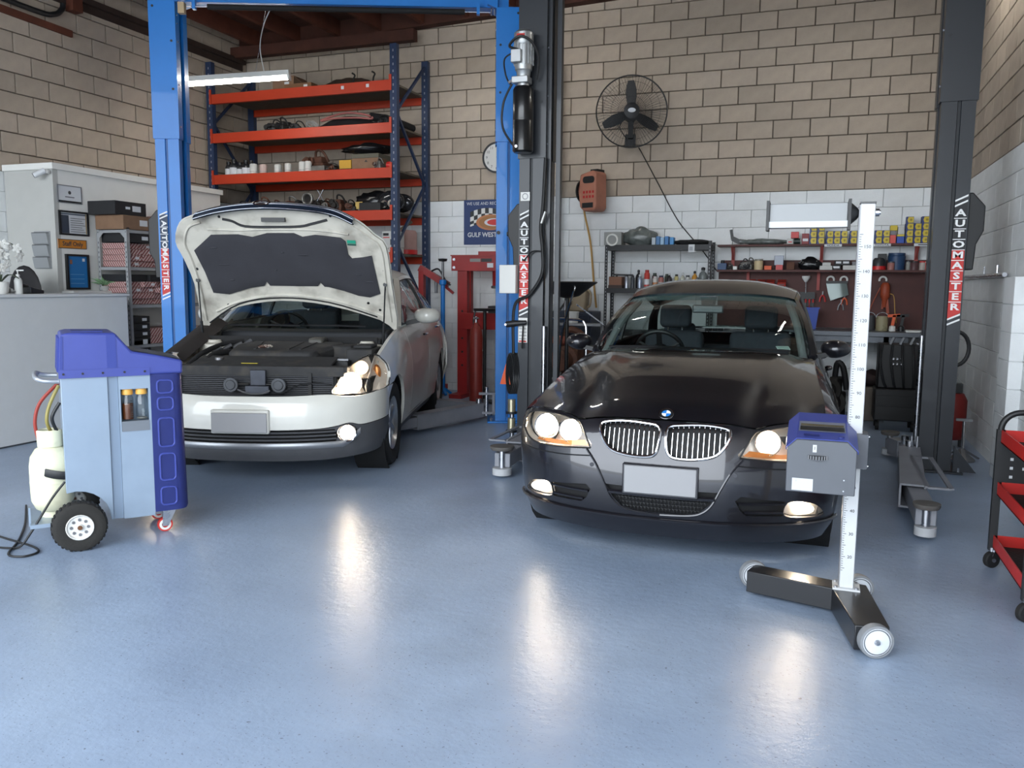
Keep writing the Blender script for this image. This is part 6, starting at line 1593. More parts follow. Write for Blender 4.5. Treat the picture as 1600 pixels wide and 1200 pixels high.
def row(z, h, y0, n, w, m, tier, rowname, xf=0.36, kind='striped'):
    for i in range(n):
        jit = random.uniform(-0.06, 0.02)
        carton('parts_carton', f'{kind} carton, {ORD[i]} from the counter end, {rowname}, {tier}', X0+0.02, X0+xf+jit, y0+i*w+0.003-(random.uniform(0, 0.05) if i == 0 else 0), y0+(i+1)*w-0.003, z, z+h, m, random.random() < 0.55, f'cartons on the {tier}', random.uniform(-.02, .02))
# upper tier
for k, nm in enumerate(('bottom', 'second', 'third', 'top')): row(1.562+0.062*k, 0.06, 6.81, 5 if k < 3 else 4, 0.19, STR, 'the upper tier', nm+' row', 0.35+0.012*(k % 3))
carton('parts_carton', 'long black carton under the top board of the grey shelving', X0+0.02, X0+0.385, 6.80, 7.12, 1.815, 1.905, BOXK, True)
# middle tier
for k, nm in enumerate(('bottom', 'second', 'third', 'fourth')): row(1.172+0.06*k, 0.058, 6.81, 5, 0.19, STR, 'the middle tier', nm+' row', 0.36+0.01*(k % 3))
row(1.415, 0.07, 6.80, 2, 0.28, BOXK, 'the middle tier', 'the top row', 0.38, 'black')
# lowest tier: a black stack and striped ones behind
for k in range(6):
    carton('parts_carton', f'flat black carton, {ORD[k]} from the bottom of the floor-level stack', X0+0.02, X0+0.385, 6.80, 7.04, 0.332+0.078*k+0.0, 0.405+0.078*k, BOXK, True, 'black cartons in the low stack')
row(0.332, 0.08, 7.06, 4, 0.2, STR, 'the lowest tier', 'the bottom row', 0.38)
row(0.413, 0.08, 7.06, 4, 0.2, STR, 'the lowest tier', 'the second row', 0.37)
row(0.752, 0.08, 7.06, 4, 0.2, STR, 'the low tier', 'bottom row', 0.37)
row(0.833, 0.08, 7.06, 4, 0.2, STR, 'the low tier', 'second row', 0.36)
for k in range(4):
    carton('parts_carton', f'flat black carton, {ORD[k]} from the bottom in the low tier stack', X0+0.02, X0+0.385, 6.80, 7.04, 0.752+0.075*k, 0.823+0.075*k, BOXK, True, 'black cartons by the end post')
# on top
o = carton('cardboard_box', 'brown cardboard box on top of the grey slotted shelving', X0+0.03, X0+0.40, 6.72, 7.12, 1.942, 2.085, CARD, True)
o = carton('flat_carton', 'flat black carton lying on the brown cardboard box', X0+0.0, X0+0.36, 6.66, 7.08, 2.088, 2.225, BOXK, True)
MB().box(0.18, 0.181, -0.07, -0.01, 0.06, 0.085).build('print', PAP, o)
carton('striped_carton', 'striped carton standing on shelving top beside the brown box', X0+0.05, X0+0.38, 7.14, 7.34, 1.942, 2.10, STR, False)
# ------------------------------------------------------------------ pallet racking with used parts
OR = mat('rack_orange', 'b2391f', 0.42, var=0.06, vscale=4); NB = mat('rack_navy', '263552', 0.45, var=0.08)
rk = thing('pallet_rack', 'pallet rack with orange beams and navy uprights along the back wall', 'rack', (-7.69, 9.27, 0))
RW, RD_ = 2.81, 0.86
for x in (0.0, RW-0.09):
    for y in (0.0, RD_):
        u = MB().prism([(x, y), (x+0.09, y), (x+0.09, y+0.07), (x+0.075, y+0.07), (x+0.075, y+0.015), (x+0.015, y+0.015), (x+0.015, y+0.07), (x, y+0.07)], 0, 4.28, 'z').build('rack_upright', NB, rk)
        MB().box(x-0.02, x+0.11, y-0.02, y+0.09, 0, 0.006).build('foot', NB, u)
        if y == 0.0 or x > 1:
            hb = MB()
            for k in range(52): hb.cbox((x+0.045, y-0.0006, 0.12+0.08*k), (0.014, 0.001, 0.028))
            tag(hb.build('slots', mat('slot_light', '8b8f96', 0.7), u), kind='stuff')
    for k in range(5):
        za, zb = 0.3+0.8*k, 1.1+0.8*k
        a, b = ((0.07, za), (RD_, zb)) if k % 2 == 0 else ((RD_, za), (0.07, zb))
        MB().bar((x+0.045, a[0], min(a[1], 4.2)), (x+0.045, b[0], min(b[1], 4.2)), 0.03, 0.03).build('rack_brace', NB, rk)
BZ = (1.74, 2.255, 2.765, 3.30, 3.80)
for z in BZ:
    for y, s in ((-0.012, 1), (RD_+0.02, -1)):
        bm = MB().box(0.075, RW-0.075, y, y+0.05, z-0.062, z+0.062).build('rack_beam', OR, rk, bevel=0.004, seg=1)
        for x in (0.062, RW-0.062-0.03):
            MB().box(x, x+0.03, y-0.012, y+0.0, z-0.065, z+0.12).build('beam_connector', OR, bm)
    MB().box(0.08, RW-0.08, 0.04, RD_+0.02, z+0.03, z+0.052).build('shelf_board', mat('rack_board', '5e564a', 0.85, var=0.12), rk)
for x, w_ in ((2.05, 0.04), (2.40, 0.04)): MB().box(x, x+w_, -0.0135, -0.012, 3.79, 3.83).build('beam_label', PAP, rk)
def S_(k): return BZ[k]+0.0525
RX, RY = -7.69, 9.27
M_DK = mat('used_metal_dark', '2c2a29', 0.6, 0.4, var=0.3, vscale=12); M_GR = mat('used_metal_grey', '6c6a67', 0.5, 0.6, var=0.25, vscale=12); M_RU = mat('used_metal_rusty', '5a3b2e', 0.75, 0.2, var=0.3, vscale=10)
M_PL = mat('used_black_plastic', '1c1c1e', 0.55, var=0.2)
def engine_part(name, label, loc, size, seed, ms=(M_DK, M_GR, M_RU), cat='car part', group=None):
    """a used mechanical part: casting, flange, pipe stubs and bolts"""
    r = random.Random(seed); t = thing(name, label, cat, loc, r.uniform(-.5, .5), group)
    w, d, h = size
    b = MB().box(-w/2, w/2, -d/2, d/2, 0, h*0.55); b.box(-w*0.3, w*0.28, -d*0.35, d*0.4, h*0.5, h*0.85)
    b.build('casting', r.choice(ms), t, bevel=min(w, d, h)*0.12)
    for i in range(2):
        x = r.uniform(-w*0.35, w*0.35); q = MB().lathe([(0, 0), (h*0.26, 0), (h*0.26, h*0.06), (h*0.18, h*0.08), (h*0.18, h*0.28), (h*0.1, h*0.3), (0, h*0.3)], 16, (x, -d/2, h*r.uniform(0.3, 0.6)), (r.uniform(-.3, .3), -1, r.uniform(-.1, .5)))
        q.build('flange', r.choice(ms), t)
    p0 = Vector((r.uniform(-w/2, 0), 0, h*0.6))
    MB().tube(spline([p0, p0+Vector((w*0.2, -d*0.2, h*0.5)), p0+Vector((w*0.55, -d*0.1, h*0.45)), p0+Vector((w*0.75, d*0.1, h*0.0))], 5), h*0.06, 8).build('pipe', r.choice(ms), t)
    for i in range(3): MB().cyl((r.uniform(-w*.4, w*.4), -d/2-0.01, h*r.uniform(.1, .5)), (r.uniform(-w*.4, w*.4), -d/2+0.02, h*r.uniform(.1, .5)), h*0.05, n=8).build('stud', M_GR, t)
    return t
def oil_filter(label, x, y, z, r, h, m, group):
    t = thing('oil_filter', label, 'filter', (x, y, z), 0, group)
    MB().lathe([(0, 0), (r*0.95, 0), (r, 0.004), (r, h*0.86), (r*0.9, h*0.96), (r*0.6, h), (0, h)], 20).build('canister', m, t)
    MB().lathe([(r*1.002, h*0.25), (r*1.012, h*0.26), (r*1.012, h*0.30), (r*1.002, h*0.31)], 20).build('band', mat('filter_band', '9a9a98', 0.6), t); return t
# --- shelf 3 (the one with the row of filters)
z = S_(2); yq = RY+0.08
FW = mat('filter_white', 'c2c2be', 0.5, var=0.05)
def fx(px): return -7.64+(px-330)*(2.745/289)               # along the shelf
for i, (px, w_, h_) in enumerate(((394, 0.105, 0.145), (430, 0.095, 0.13), (450, 0.085, 0.13), (470, 0.105, 0.15), (482, 0.09, 0.145))):
    oil_filter(f'white oil filter canister, {ORD[i]} from the left on the rack shelf', fx(px), yq+0.05*(i % 2), z, w_/2, h_, FW, 'white oil filters')
oil_filter('white oil filter with red print beside the dark bottles', fx(410), yq, z, 0.05, 0.13, mat('filter_red_print', 'b9a39c', 0.5), 'white oil filters')
def oil_bottle(label, x, y, z, r, h, group):
    t = thing('oil_bottle', label, 'bottle', (x, y, z), 0, group)
    MB().lathe([(0, 0), (r, 0), (r, h*0.6), (r*0.85, h*0.68), (r*0.45, h*0.78), (r*0.42, h*0.85), (0, h*0.85)], 18).build('body', mat('bottle_dark', '26272a', 0.35), t)
    MB().lathe([(r*1.004, h*0.08), (r*1.008, h*0.08), (r*1.008, h*0.5), (r*1.004, h*0.5)], 18).build('paper_label', PAP, t)
    MB().lathe([(0, h*0.85), (r*0.55, h*0.85), (r*0.55, h), (0, h)], 14).build('cap', BLACK, t); return t
for i, (px, r, h_) in enumerate(((350, 0.05, 0.19), (359, 0.06, 0.215), (369, 0.045, 0.175), (379, 0.055, 0.20), (388, 0.05, 0.19))):
    oil_bottle(f'dark bottle with pale label, {ORD[i]} from the left end of the filter shelf', fx(px), yq+0.03, z, r, h_, 'dark bottles on the filter shelf')
tag(MB().box(fx(479), fx(507), yq, yq+0.2, z, z+0.085).build('metal_case', M_GR, bevel=0.01), 'flat grey metal case right of the oil filters', 'case')
engine_part('throttle_body', 'dark throttle part behind the grey case on the filter shelf', (fx(480), yq+0.3, z), (0.3, 0.2, 0.28), 3)
engine_part('starter_motor', 'black used part between grey case and yellow carton', (fx(515), yq+0.1, z), (0.22, 0.16, 0.1), 4)
YBX = mat('yellow_carton', 'b98f2b', 0.6)
o = tag(MB().box(fx(530), fx(548), yq, yq+0.15, z, z+0.135).build('yellow_box', YBX, bevel=0.003, seg=1), 'yellow parts box with black base on the filter shelf', 'box'); MB().box(fx(530)-0.002, fx(548)+0.002, yq-0.002, yq+0.15, z, z+0.03).build('black_base', BLACK, o)
o = tag(MB().box(fx(549), fx(589), yq, yq+0.3, z, z+0.15).build('cardboard_box', CARD, bevel=0.004, seg=1), 'cardboard box with small black triangle print on filter shelf', 'box')
MB().prism([(fx(568), z+0.10), (fx(573), z+0.10), (fx(570.5), z+0.128)], yq-0.001, yq, 'y').build('print', BLACK, o); MB().box(fx(549)-0.004, fx(589)+0.004, yq-0.004, yq+0.305, z+0.15, z+0.20).build('lid', mat('box_lid_grey', '5d5a4e', 0.8), o)
def blob(name, label, cat, c, r, sc, m, seed, group=None):
    rr = random.Random(seed); b = MB().sphere((0, 0, 0), 1, 22, 14)
    ph = [rr.uniform(0, 6) for _ in range(6)]
    b.v = [tuple(Vector(p)*(1+0.14*sin(5*p[0]+ph[0])*cos(4*p[1]+ph[1])+0.08*sin(11*p[2]+ph[2]+7*p[0]))) for p in b.v]
    b.v = [(x*r*sc[0], y*r*sc[1], max(-0.98, z_)*r*sc[2]) for x, y, z_ in b.v]
    o = b.build(name, m, smooth=80); o.location = c; return tag(o, label, cat, group)
blob('black_bag', 'glossy black plastic bag lying over the cardboard box', 'bag', (fx(566), yq+0.16, z+0.275), 0.30, (1.15, 0.6, 0.24), mat('black_bag_plastic', '141416', 0.22), 5)
rc = thing('spray_can', 'red can lying at the right end of the filter shelf', 'can', (fx(606), yq+0.05, z+0.05))
MB().lathe([(0, 0), (0.048, 0), (0.05, 0.01), (0.05, 0.11), (0, 0.115)], 18, (-0.06, 0, 0), (1, 0, 0.0)).build('body', REDP, rc); MB().lathe([(0.0, 0.115), (0.03, 0.116), (0.03, 0.14), (0, 0.14)], 14, (-0.06, 0, 0), (1, 0, 0)).build('cap', WHITEP, rc)
engine_part('sensor_unit', 'small dark sensor part hanging over beam edge beside the red can', (fx(591), yq, z), (0.1, 0.1, 0.12), 8)
# --- shelf 4: black parts, wires, a pink-lined panel
z = S_(3)
for i, (px, w_, h_) in enumerate(((418, 0.22, 0.15), (438, 0.2, 0.17), (455, 0.22, 0.12))):
    engine_part('used_part', f'black used engine part, {ORD[i]} of three on shelf above the filters', (fx(px), yq+0.12, z), (w_*0.75, 0.2, h_), 20+i, (M_PL, M_DK))
ww = MB()
rr = random.Random(4)
for k in range(9):
    c = Vector((fx(486)+rr.uniform(-.04, .04), yq+0.06, z+0.06)); a = rr.uniform(0.05, 0.09); b_ = rr.uniform(0.03, 0.07); t0 = rr.uniform(0, 3)
    ww.tube([c+Vector((a*cos(t+t0), 0.03*sin(2*t+k), b_*sin(t))) for t in [2*pi*i/18 for i in range(18)]], 0.0035, 5, closed=True)
tag(ww.build('wire_tangle', mat('wire_grey', '9a9a98', 0.5)), 'tangle of pale wire on the shelf above the filters', 'wire', kind='stuff')
pl = thing('trim_panel', 'black trim panel with pink edge on the shelf above filters', 'panel', (fx(535), yq+0.08, z))
MB().tube(spline([(-0.36, 0, 0.12), (-0.2, 0, 0.16), (0.0, -0.02, 0.185), (0.2, -0.02, 0.17), (0.36, 0, 0.13), (0.38, 0, 0.10), (0.2, 0, 0.12), (0.0, 0, 0.13), (-0.2, 0, 0.13), (-0.34, 0, 0.11)], 6), 0.012, 8).build('pink_edge', mat('pink_edge', '9a5a55', 0.6), pl)
thicken(MB().grid([[(x, 0.02*i, 0.03+0.12*i/3*(1-(x/0.42)**2)+0.01) for x in [-0.40+0.8*k/12 for k in range(13)]] for i in range(4)]).build('panel', M_PL, pl), 0.01)
engine_part('used_part', 'low black part at right end of shelf above the filters', (fx(596), yq+0.1, z), (0.3, 0.2, 0.12), 31, (M_PL, M_DK))
tag(MB().tube(spline([(-5.35, yq+0.1, z+0.13), (-5.2, yq+0.25, z+0.12), (-5.08, yq+0.45, z+0.08), (-5.02, yq+0.66, z+0.055)], 6), [0.05]*18+[0.03], 10).build('rubber_hose', RUBBER), 'fat black hose poking out between the right uprights', 'hose')
# --- top shelf: cartons and dark bundles
z = S_(4)
bx = thing('open_carton', 'open brown carton with flaps on the top rack shelf', 'box', (fx(440), yq+0.2, z))
for q in ((-0.16, 0.16, -0.13, -0.126), (-0.16, 0.16, 0.126, 0.13), (-0.16, -0.156, -0.126, 0.126), (0.156, 0.16, -0.126, 0.126)): MB().box(*q, 0, 0.20).build('carton_side', CARD, bx)
MB().box(-0.16, 0.16, -0.13, 0.13, 0, 0.004).build('carton_base', CARD, bx)
MB().bar((0.16, 0, 0.2), (0.27, 0, 0.11), 0.25, 0.004).build('flap', CARD, bx); MB().bar((-0.16, 0, 0.2), (-0.22, 0, 0.28), 0.25, 0.004).build('flap', CARD, bx)
MB().box(0.02, 0.09, -0.1315, -0.13, 0.09, 0.13).build('paper_label', PAP, bx)
o = tag(MB().box(fx(450), fx(492), yq-0.04, yq+0.1, z, z+0.07).build('flat_carton', mat('cardboard_dark', '6e4f36', 0.85, var=0.1)), 'flat brown carton at front edge of top rack shelf', 'box'); MB().box(fx(480), fx(486), yq-0.0415, yq-0.04, z+0.015, z+0.05).build('paper_label', PAP, o)
blob('dark_bundle', 'low dark bundle behind cartons on the top rack shelf', 'bundle', (fx(525), yq+0.4, z+0.09), 0.28, (1.3, 0.6, 0.34), mat('bundle_brown', '3b2d24', 0.85, var=0.25), 15)
for i, px in enumerate((540, 570)):
    t = tag(MB().tube(spline([(fx(px), yq+0.2, z), (fx(px)+0.01, yq+0.2, z+0.12), (fx(px)+0.03, yq+0.2, z+0.17), (fx(px)-0.01, yq+0.2, z+0.2)], 5), 0.011, 8).build('bent_hook', M_DK), f'dark bent hook, {ORD[i]} of two standing on the top rack shelf', 'hook')
# --- shelf 2: engine parts
z = S_(1)
for i, (px, w_, h_) in enumerate(((362, 0.26, 0.16), (384, 0.22, 0.15), (404, 0.24, 0.2), (424, 0.24, 0.16), (446, 0.22, 0.2))):
    engine_part('used_part', f'oily used engine part, {ORD[i]} from the left on the lower rack shelf', (fx(px), yq+0.12, z), (w_*0.72, 0.25, h_), 40+i)
im = thing('intake_manifold', 'intake manifold with bright round ring on lower rack shelf', 'car part', (fx(474), yq+0.1, z))
MB().box(-0.2, 0.2, 0.02, 0.22, 0, 0.18).build('casting', M_DK, im, bevel=0.03)
MB().lathe([(0.062, -0.02), (0.078, -0.015), (0.082, 0.02), (0.07, 0.03), (0.06, 0.02), (0.062, -0.02)], 26, (0.0, -0.01, 0.19), (0, -1, 0)).build('ring', mat('cast_ring', 'a6a49f', 0.45, 0.6), im)
MB().lathe([(0, -0.0), (0.062, 0.0)], 20, (0, 0.01, 0.19), (0, -1, 0)).build('throttle_plate', M_DK, im)
for x in (-0.12, 0.13): MB().tube(spline([(x, 0.05, 0.1), (x*1.2, -0.03, 0.16), (x*1.7, -0.03, 0.06), (x*1.5, 0.02, 0.03)], 5), 0.025, 8).build('runner', M_DK, im)
for i, (a, b_) in enumerate(((0.0, 0.09), (0.09, 0.0))):
    tag(MB().cyl((fx(496)+a, yq-0.01, z+0.15), (fx(496)+b_, yq-0.01, z+0.29), 0.006, n=8).build('steel_rod', STEEL), f'thin steel rod crossing another beside the manifold, {"lower" if i else "upper"} end right', 'rod')
for i, (px, w_, h_) in enumerate(((508, 0.2, 0.16), (524, 0.24, 0.2), (541, 0.22, 0.14))):
    engine_part('used_part', f'grey and black used part, {ORD[i]} to the right of the manifold', (fx(px), yq+0.12, z), (w_*0.62, 0.25, h_), 60+i)
hl = blob('tail_light_bag', 'black bag with yellow tag on the lower rack shelf', 'bag', (fx(572), yq+0.2, z+0.13), 0.2, (1.25, 0.7, 0.7), mat('black_bag_plastic', '141416', 0.22), 70)
MB().box(-0.2, -0.1, -0.155, -0.15, -0.09, 0.0).build('yellow_tag', mat('tag_yellow', 'c2a45c', 0.6), hl)
tag(MB().box(fx(562), fx(594), yq-0.05, yq+0.06, z, z+0.11).build('black_tray', M_PL, bevel=0.01), 'black plastic tray under the black bag', 'tray')
for i, (px, yy, zz) in enumerate(((600, yq+0.12, 0.14), (0, yq+0.36, 0.08))):
    t = thing('headlamp_unit', 'used clear headlamp unit, ' + ('dull, left of the right upright' if i == 0 else 'bright chrome, right of the upright'), 'car part', (fx(px) if px else -5.06, yy, z))
    MB().sphere((0, 0, 0.13), 0.15, 20, 12, (1.25, 0.6, 0.8 if i else 0.9)).build('lamp_shell', mat('smoky_lens', '3e3f42', 0.12, 0.6), t, smooth=80)
    for x in (-0.07, 0.03): MB().lathe([(0.0, -0.02), (0.03, -0.01), (0.045, 0.02), (0.048, 0.03)], 16, (x+0.03, -0.085, 0.10-0.2*abs(x)), (0, -1, 0.1)).build('reflector', REFL, t)
# --- lowest visible shelf
z = S_(0)
def printed_box(label, x0, x1, y0, z0, h, seed):
    o = tag(MB().box(x0, x1, y0, y0+0.2, z0, z0+h).build('printed_carton', mat('white_carton', 'b7b7b4', 0.6), bevel=0.003, seg=1), label, 'box')
    r = random.Random(seed)
    MB().box(x0+0.015, x0+(x1-x0)*0.45, y0-0.0012, y0, z0+h*0.72, z0+h*0.88).build('print', BLACK, o); MB().box(x0+0.015, x0+(x1-x0)*0.5, y0-0.0012, y0, z0+h*0.58, z0+h*0.64).build('print', SIGNR, o)
    MB().box(x0+(x1-x0)*0.55, x0+(x1-x0)*0.78, y0-0.0012, y0, z0+h*0.15, z0+h*0.5).build('picture', INK, o); return o
printed_box('white printed carton, left of two on the bottom rack shelf', fx(577), fx(594), yq, z, 0.2, 1)
printed_box('white printed carton, right of two on the bottom rack shelf', fx(594.5), fx(616), yq-0.02, z+0.07, 0.2, 2)
printed_box('low white carton with small pictures under another carton', fx(594.5), fx(616), yq-0.03, z, 0.068, 3)
d_ = thing('pink_drum', 'faded pink plastic drum with rags behind right rack upright', 'drum', (-5.06, yq+0.5, z)); MB().lathe([(0, 0), (0.13, 0), (0.14, 0.03), (0.14, 0.28), (0.12, 0.31), (0.0, 0.32)], 24).build('body', mat('drum_pink', '9a7a74', 0.6, var=0.1), d_); MB().lathe([(0.141, 0.0), (0.145, 0.005), (0.145, 0.06), (0.141, 0.06)], 24).build('red_band', REDP, d_)
tag(MB().cyl((-5.14, yq+0.5, z+0.325), (-4.98, yq+0.5, z+0.42), 0.02, n=10).build('wooden_handle', mat('wood_handle', '7a6a58', 0.7)), 'pale wooden handle leaning above the pink drum', 'handle')
# hanging fluorescent lamp
fl = thing('fluorescent_lamp', 'lit white fluorescent batten hanging on cords before the rack', 'lamp', (-6.28, 8.075, 3.69), math.atan2(0.417, 1.117))
tilt = math.atan2(0.09, 1.19)
Mx = Matrix.Rotation(-tilt, 4, 'Y')
MB().box(-0.75, 0.61, -0.05, 0.05, 0.0, 0.055, Mx).build('housing', mat('lamp_enamel', 'd0d0cb', 0.5), fl)
for y in (-0.028, 0.028): MB().cyl(Mx @ Vector((-0.72, y, -0.022)), Mx @ Vector((0.58, y, -0.022)), 0.014, n=12).build('tube', mat('fluorescent_tube', 'ffffff', 0.4, emit=(1.0, 0.97, 0.9), estr=45), fl)
for x in (-0.74, 0.60): MB().box(x-0.012, x+0.012, -0.05, 0.05, -0.045, 0.0, Mx).build('lamp_holder', WHITEP, fl)
MB().tube(spline([(0.32, 0, 0.08), (0.28, 0.0, 0.35), (0.33, 0, 0.6), (0.42, 0, 0.8), (0.40, 0, 0.9), (0.36, 0, 1.0)], 6), 0.006, 6).build('hanging_cord', WHITEP, fl)
MB().tube([(0.22, 0, 0.07), (0.38, 0, 0.9)], 0.003, 6).build('hanging_wire', STEEL, fl)
# unseen battens above the bays, added to brighten the back of the room
for k, (x, y, r, where) in enumerate(((0.95, 7.9, pi/2, 'along the right wall'), (-3.4, 8.6, 0.0, 'between the two lifts'))):
    l2 = thing('fluorescent_lamp', f'added unseen fluorescent batten hanging {where}', 'lamp', (x, y, 4.45 if k < 1 else 4.5), r)
    MB().box(-0.78, 0.78, -0.06, 0.06, 0.0, 0.055).build('housing', MATS['lamp_enamel'], l2)
    for yy in (-0.03, 0.03): MB().cyl((-0.75, yy, -0.022), (0.75, yy, -0.022), 0.016, n=10).build('tube', MATS['fluorescent_tube'], l2)
    for xx in (-0.5, 0.5): MB().cyl((xx, 0, 0.055), (xx, 0, roof_z(x+xx*cos(r))-l2.location.z), 0.004, n=6).build('hanging_wire', STEEL, l2)
# ------------------------------------------------------------------ back wall: fan, reel, clock, poster, press
YW = YB-0.005
# wall fan
fan = thing('wall_fan', 'large black wall fan with mesh guard and three blades on the block wall', 'fan', (-2.15, 9.95, 3.435), radians(14))
FK = mat('fan_black', '1b1c1f', 0.5); FR = 0.41
gd = MB().tube([(FR*cos(t), -0.06, FR*sin(t)) for t in [2*pi*i/48 for i in range(48)]], 0.008, 6, closed=True).build('guard_ring', FK, fan)
w = MB()
for k in range(72):
    a = 2*pi*k/72; w.tube([(0.09*cos(a), -0.13, 0.09*sin(a)), (0.28*cos(a+0.05), -0.125, 0.28*sin(a+0.05)), (FR*cos(a+0.08), -0.065, FR*sin(a+0.08))], 0.0017, 4, cap=False)
for r in (0.16, 0.24, 0.33): w.tube([(r*cos(t), -0.127 if r < 0.3 else -0.112, r*sin(t)) for t in [2*pi*i/40 for i in range(40)]], 0.0018, 4, closed=True)
for k in range(60):
    a = 2*pi*k/60; w.tube([(0.1*cos(a), 0.09, 0.1*sin(a)), (FR*cos(a), -0.055, FR*sin(a))], 0.0017, 4, cap=False)
tag(w.build('guard_wires', FK, fan), kind='stuff')
for k, a in enumerate((92, 205, 328)):
    t = radians(a); b = []
    for i in range(9):
        r = 0.05+0.31*i/8; wd_ = 0.035+0.03*sin(pi*i/8); tw = 0.5-0.35*i/8
        c = Vector((r*cos(t), -0.02, r*sin(t))); n_ = Vector((-sin(t), 0, cos(t)))
        b.append([c+n_*wd_*s*cos(tw)+Vector((0, wd_*s*sin(tw), 0)) for s in (-1, -0.3, 0.4, 1)])
    thicken(MB().grid(b).build('blade', FK, fan, smooth=80), 0.005)
MB().lathe([(0, -0.14), (0.05, -0.137), (0.09, -0.125), (0.09, -0.11), (0.06, -0.05), (0.06, 0.05), (0.085, 0.06), (0.085, 0.17), (0, 0.18)], 24, axis=(0, 1, 0)).build('motor_housing', FK, fan)
MB().lathe([(0, 0.0), (0.036, 0.0), (0.036, 0.004), (0, 0.004)], 24, (0, -0.14, 0), (0, -1, 0)).build('badge', mat('fan_badge', 'c2c6cc', 0.4), fan).scale = (1.25, 1, 0.7)
MB().bar((0, 0.12, 0), (0.0, 0.10, -0.28), 0.06, 0.05).build('wall_arm', FK, fan); MB().lathe([(0, 0), (0.05, 0), (0.05, 0.05), (0, 0.05)], 16, (0, 0.2, -0.30), (0, -1, 0)).build('pivot', FK, fan)
MB().box(-0.06, 0.06, 0.16, 0.25, -0.36, -0.22).build('wall_plate', FK, fan)
MB().tube(spline([(-0.10, 0.05, -0.08), (-0.13, 0.08, -0.16), (-0.06, 0.12, -0.26), (-0.03, 0.15, -0.30)], 6), 0.006, 6).build('motor_lead', FK, fan)
tag(MB().tube(spline([(-2.09, 10.13, 3.06), (-2.03, 10.17, 2.95), (-1.84, 10.18, 2.61), (-1.6, 10.18, 2.19), (-1.32, 10.18, 1.86), (-1.13, 10.18, 1.60)], 6), 0.007, 6).build('fan_cable', BLACK), 'black cable running diagonally down the wall from the fan', 'cable')
# hose reel
hr = thing('hose_reel', 'faded red retractable hose reel mounted across the paint line', 'reel', (-2.56, 10.12, 2.54), radians(-22))
RC = mat('reel_faded_red', 'a8705c', 0.6, var=0.1)
MB().prism([(-0.10, -0.19), (-0.13, 0.0), (-0.10, 0.20), (0.08, 0.24), (0.13, 0.21), (0.14, -0.2), (0.10, -0.24), (-0.04, -0.24)], -0.26, -0.03).build('case', RC, hr, bevel=0.02)
MB().lathe([(0, 0.0), (0.09, 0.0), (0.09, 0.01)], 28, (-0.135, -0.15, 0.01), (-1, 0, 0)).build('hub_cover', mat('reel_hub', '9a6d60', 0.6), hr); MB().lathe([(0.09, -0.01), (0.09, 0.018), (0.135, 0.015), (0.14, -0.01)], 30, (-0.132, -0.15, 0.01), (-1, 0, 0)).build('rim', BLACK, hr)
o = rrect(-0.055, 0.115, 0.09, 0.17, 0.035); MB().prism([(x, z) for x, z in o], -0.265, -0.255).build('handle_slot', BLACK, hr)
MB().box(-0.06, 0.10, -0.265, -0.255, -0.20, -0.14).build('lower_slot', BLACK, hr)
for r in range(2):
    for c in range(4): MB().box(-0.05+0.045*c, -0.025+0.045*c, -0.2625, -0.26, -0.03-0.055*r, 0.0-0.055*r).build('moulded_mark', REDP, hr)
MB().box(-0.05, 0.05, -0.12, 0.03, 0.22, 0.27).build('wall_bracket', BLACK, hr)
MB().tube(spline([(-0.15, -0.1, -0.12), (-0.15, -0.09, -0.25), (-0.12, 0.0, -0.6), (-0.07, 0.02, -1.1), (-0.01, 0.0, -1.40)], 8), 0.012, 8).build('air_hose', mat('hose_tan', 'b08848', 0.5), hr)
# clock
ck = thing('wall_clock', 'round black-rimmed wall clock half hidden behind the blue post', 'clock', (-3.93, YW, 3.03))
MB().lathe([(0, 0.01), (0.175, 0.01)], 36, (0, -0.012, 0), (0, -1, 0)).build('dial', mat('clock_dial', 'c9c9c6', 0.5), ck); MB().lathe([(0.17, 0.0), (0.172, 0.03), (0.195, 0.03), (0.197, 0.0)], 40, (0, 0, 0), (0, -1, 0)).build('rim', FRK, ck)
for h in range(1, 13):
    a = radians(90-30*h); text('numeral', str(h), 0.05, INK, ck, (0.135*cos(a), -0.0235, 0.135*sin(a)))
MB().bar((0, -0.025, 0), (0.06, -0.025, 0.05), 0.004, 0.012, up=(0, 1, 0)).build('hour_hand', FRK, ck); MB().bar((0, -0.026, 0), (0.02, -0.026, 0.12), 0.004, 0.008, up=(0, 1, 0)).build('minute_hand', FRK, ck)
# poster
po = thing('oil_poster', 'navy oil poster with chequered flag beside the blue post', 'poster', (-4.03, YW, 1.93))
MB().box(-0.36, 0.36, -0.004, -0.001, 0.0, 0.575).build('sheet', mat('poster_navy', '1f3563', 0.5), po)
text('lettering', 'WE USE AND RECOMMEND', 0.056, PAP, po, (0.0, -0.0045, 0.525), sx=0.92)
text('lettering', 'GULF WESTERN', 0.082, PAP, po, (-0.03, -0.0045, 0.125), bold=0.0018, sx=0.95)
FLG = mat('flag_white', 'd2d2cf', 0.6)
def flag_pt(u, v):
    return Vector((-0.27+0.52*u, -0.0055, 0.40-0.19*v+0.055*sin(3.0*u+0.4)*(1)-0.03*sin(pi*v)+0.03*u))
nu, nv = 10, 4
for i in range(nu):
    for j in range(nv):
        q = [flag_pt((i+a/2)/nu, (j+b)/nv) for a, b in ((0, 0), (1, 0), (2, 0), (2, 1), (1, 1), (0, 1))]
        MB().add(q, [(0, 1, 2, 3, 4, 5)]).build('flag_square', FLG if (i+j) % 2 else FRK, po)
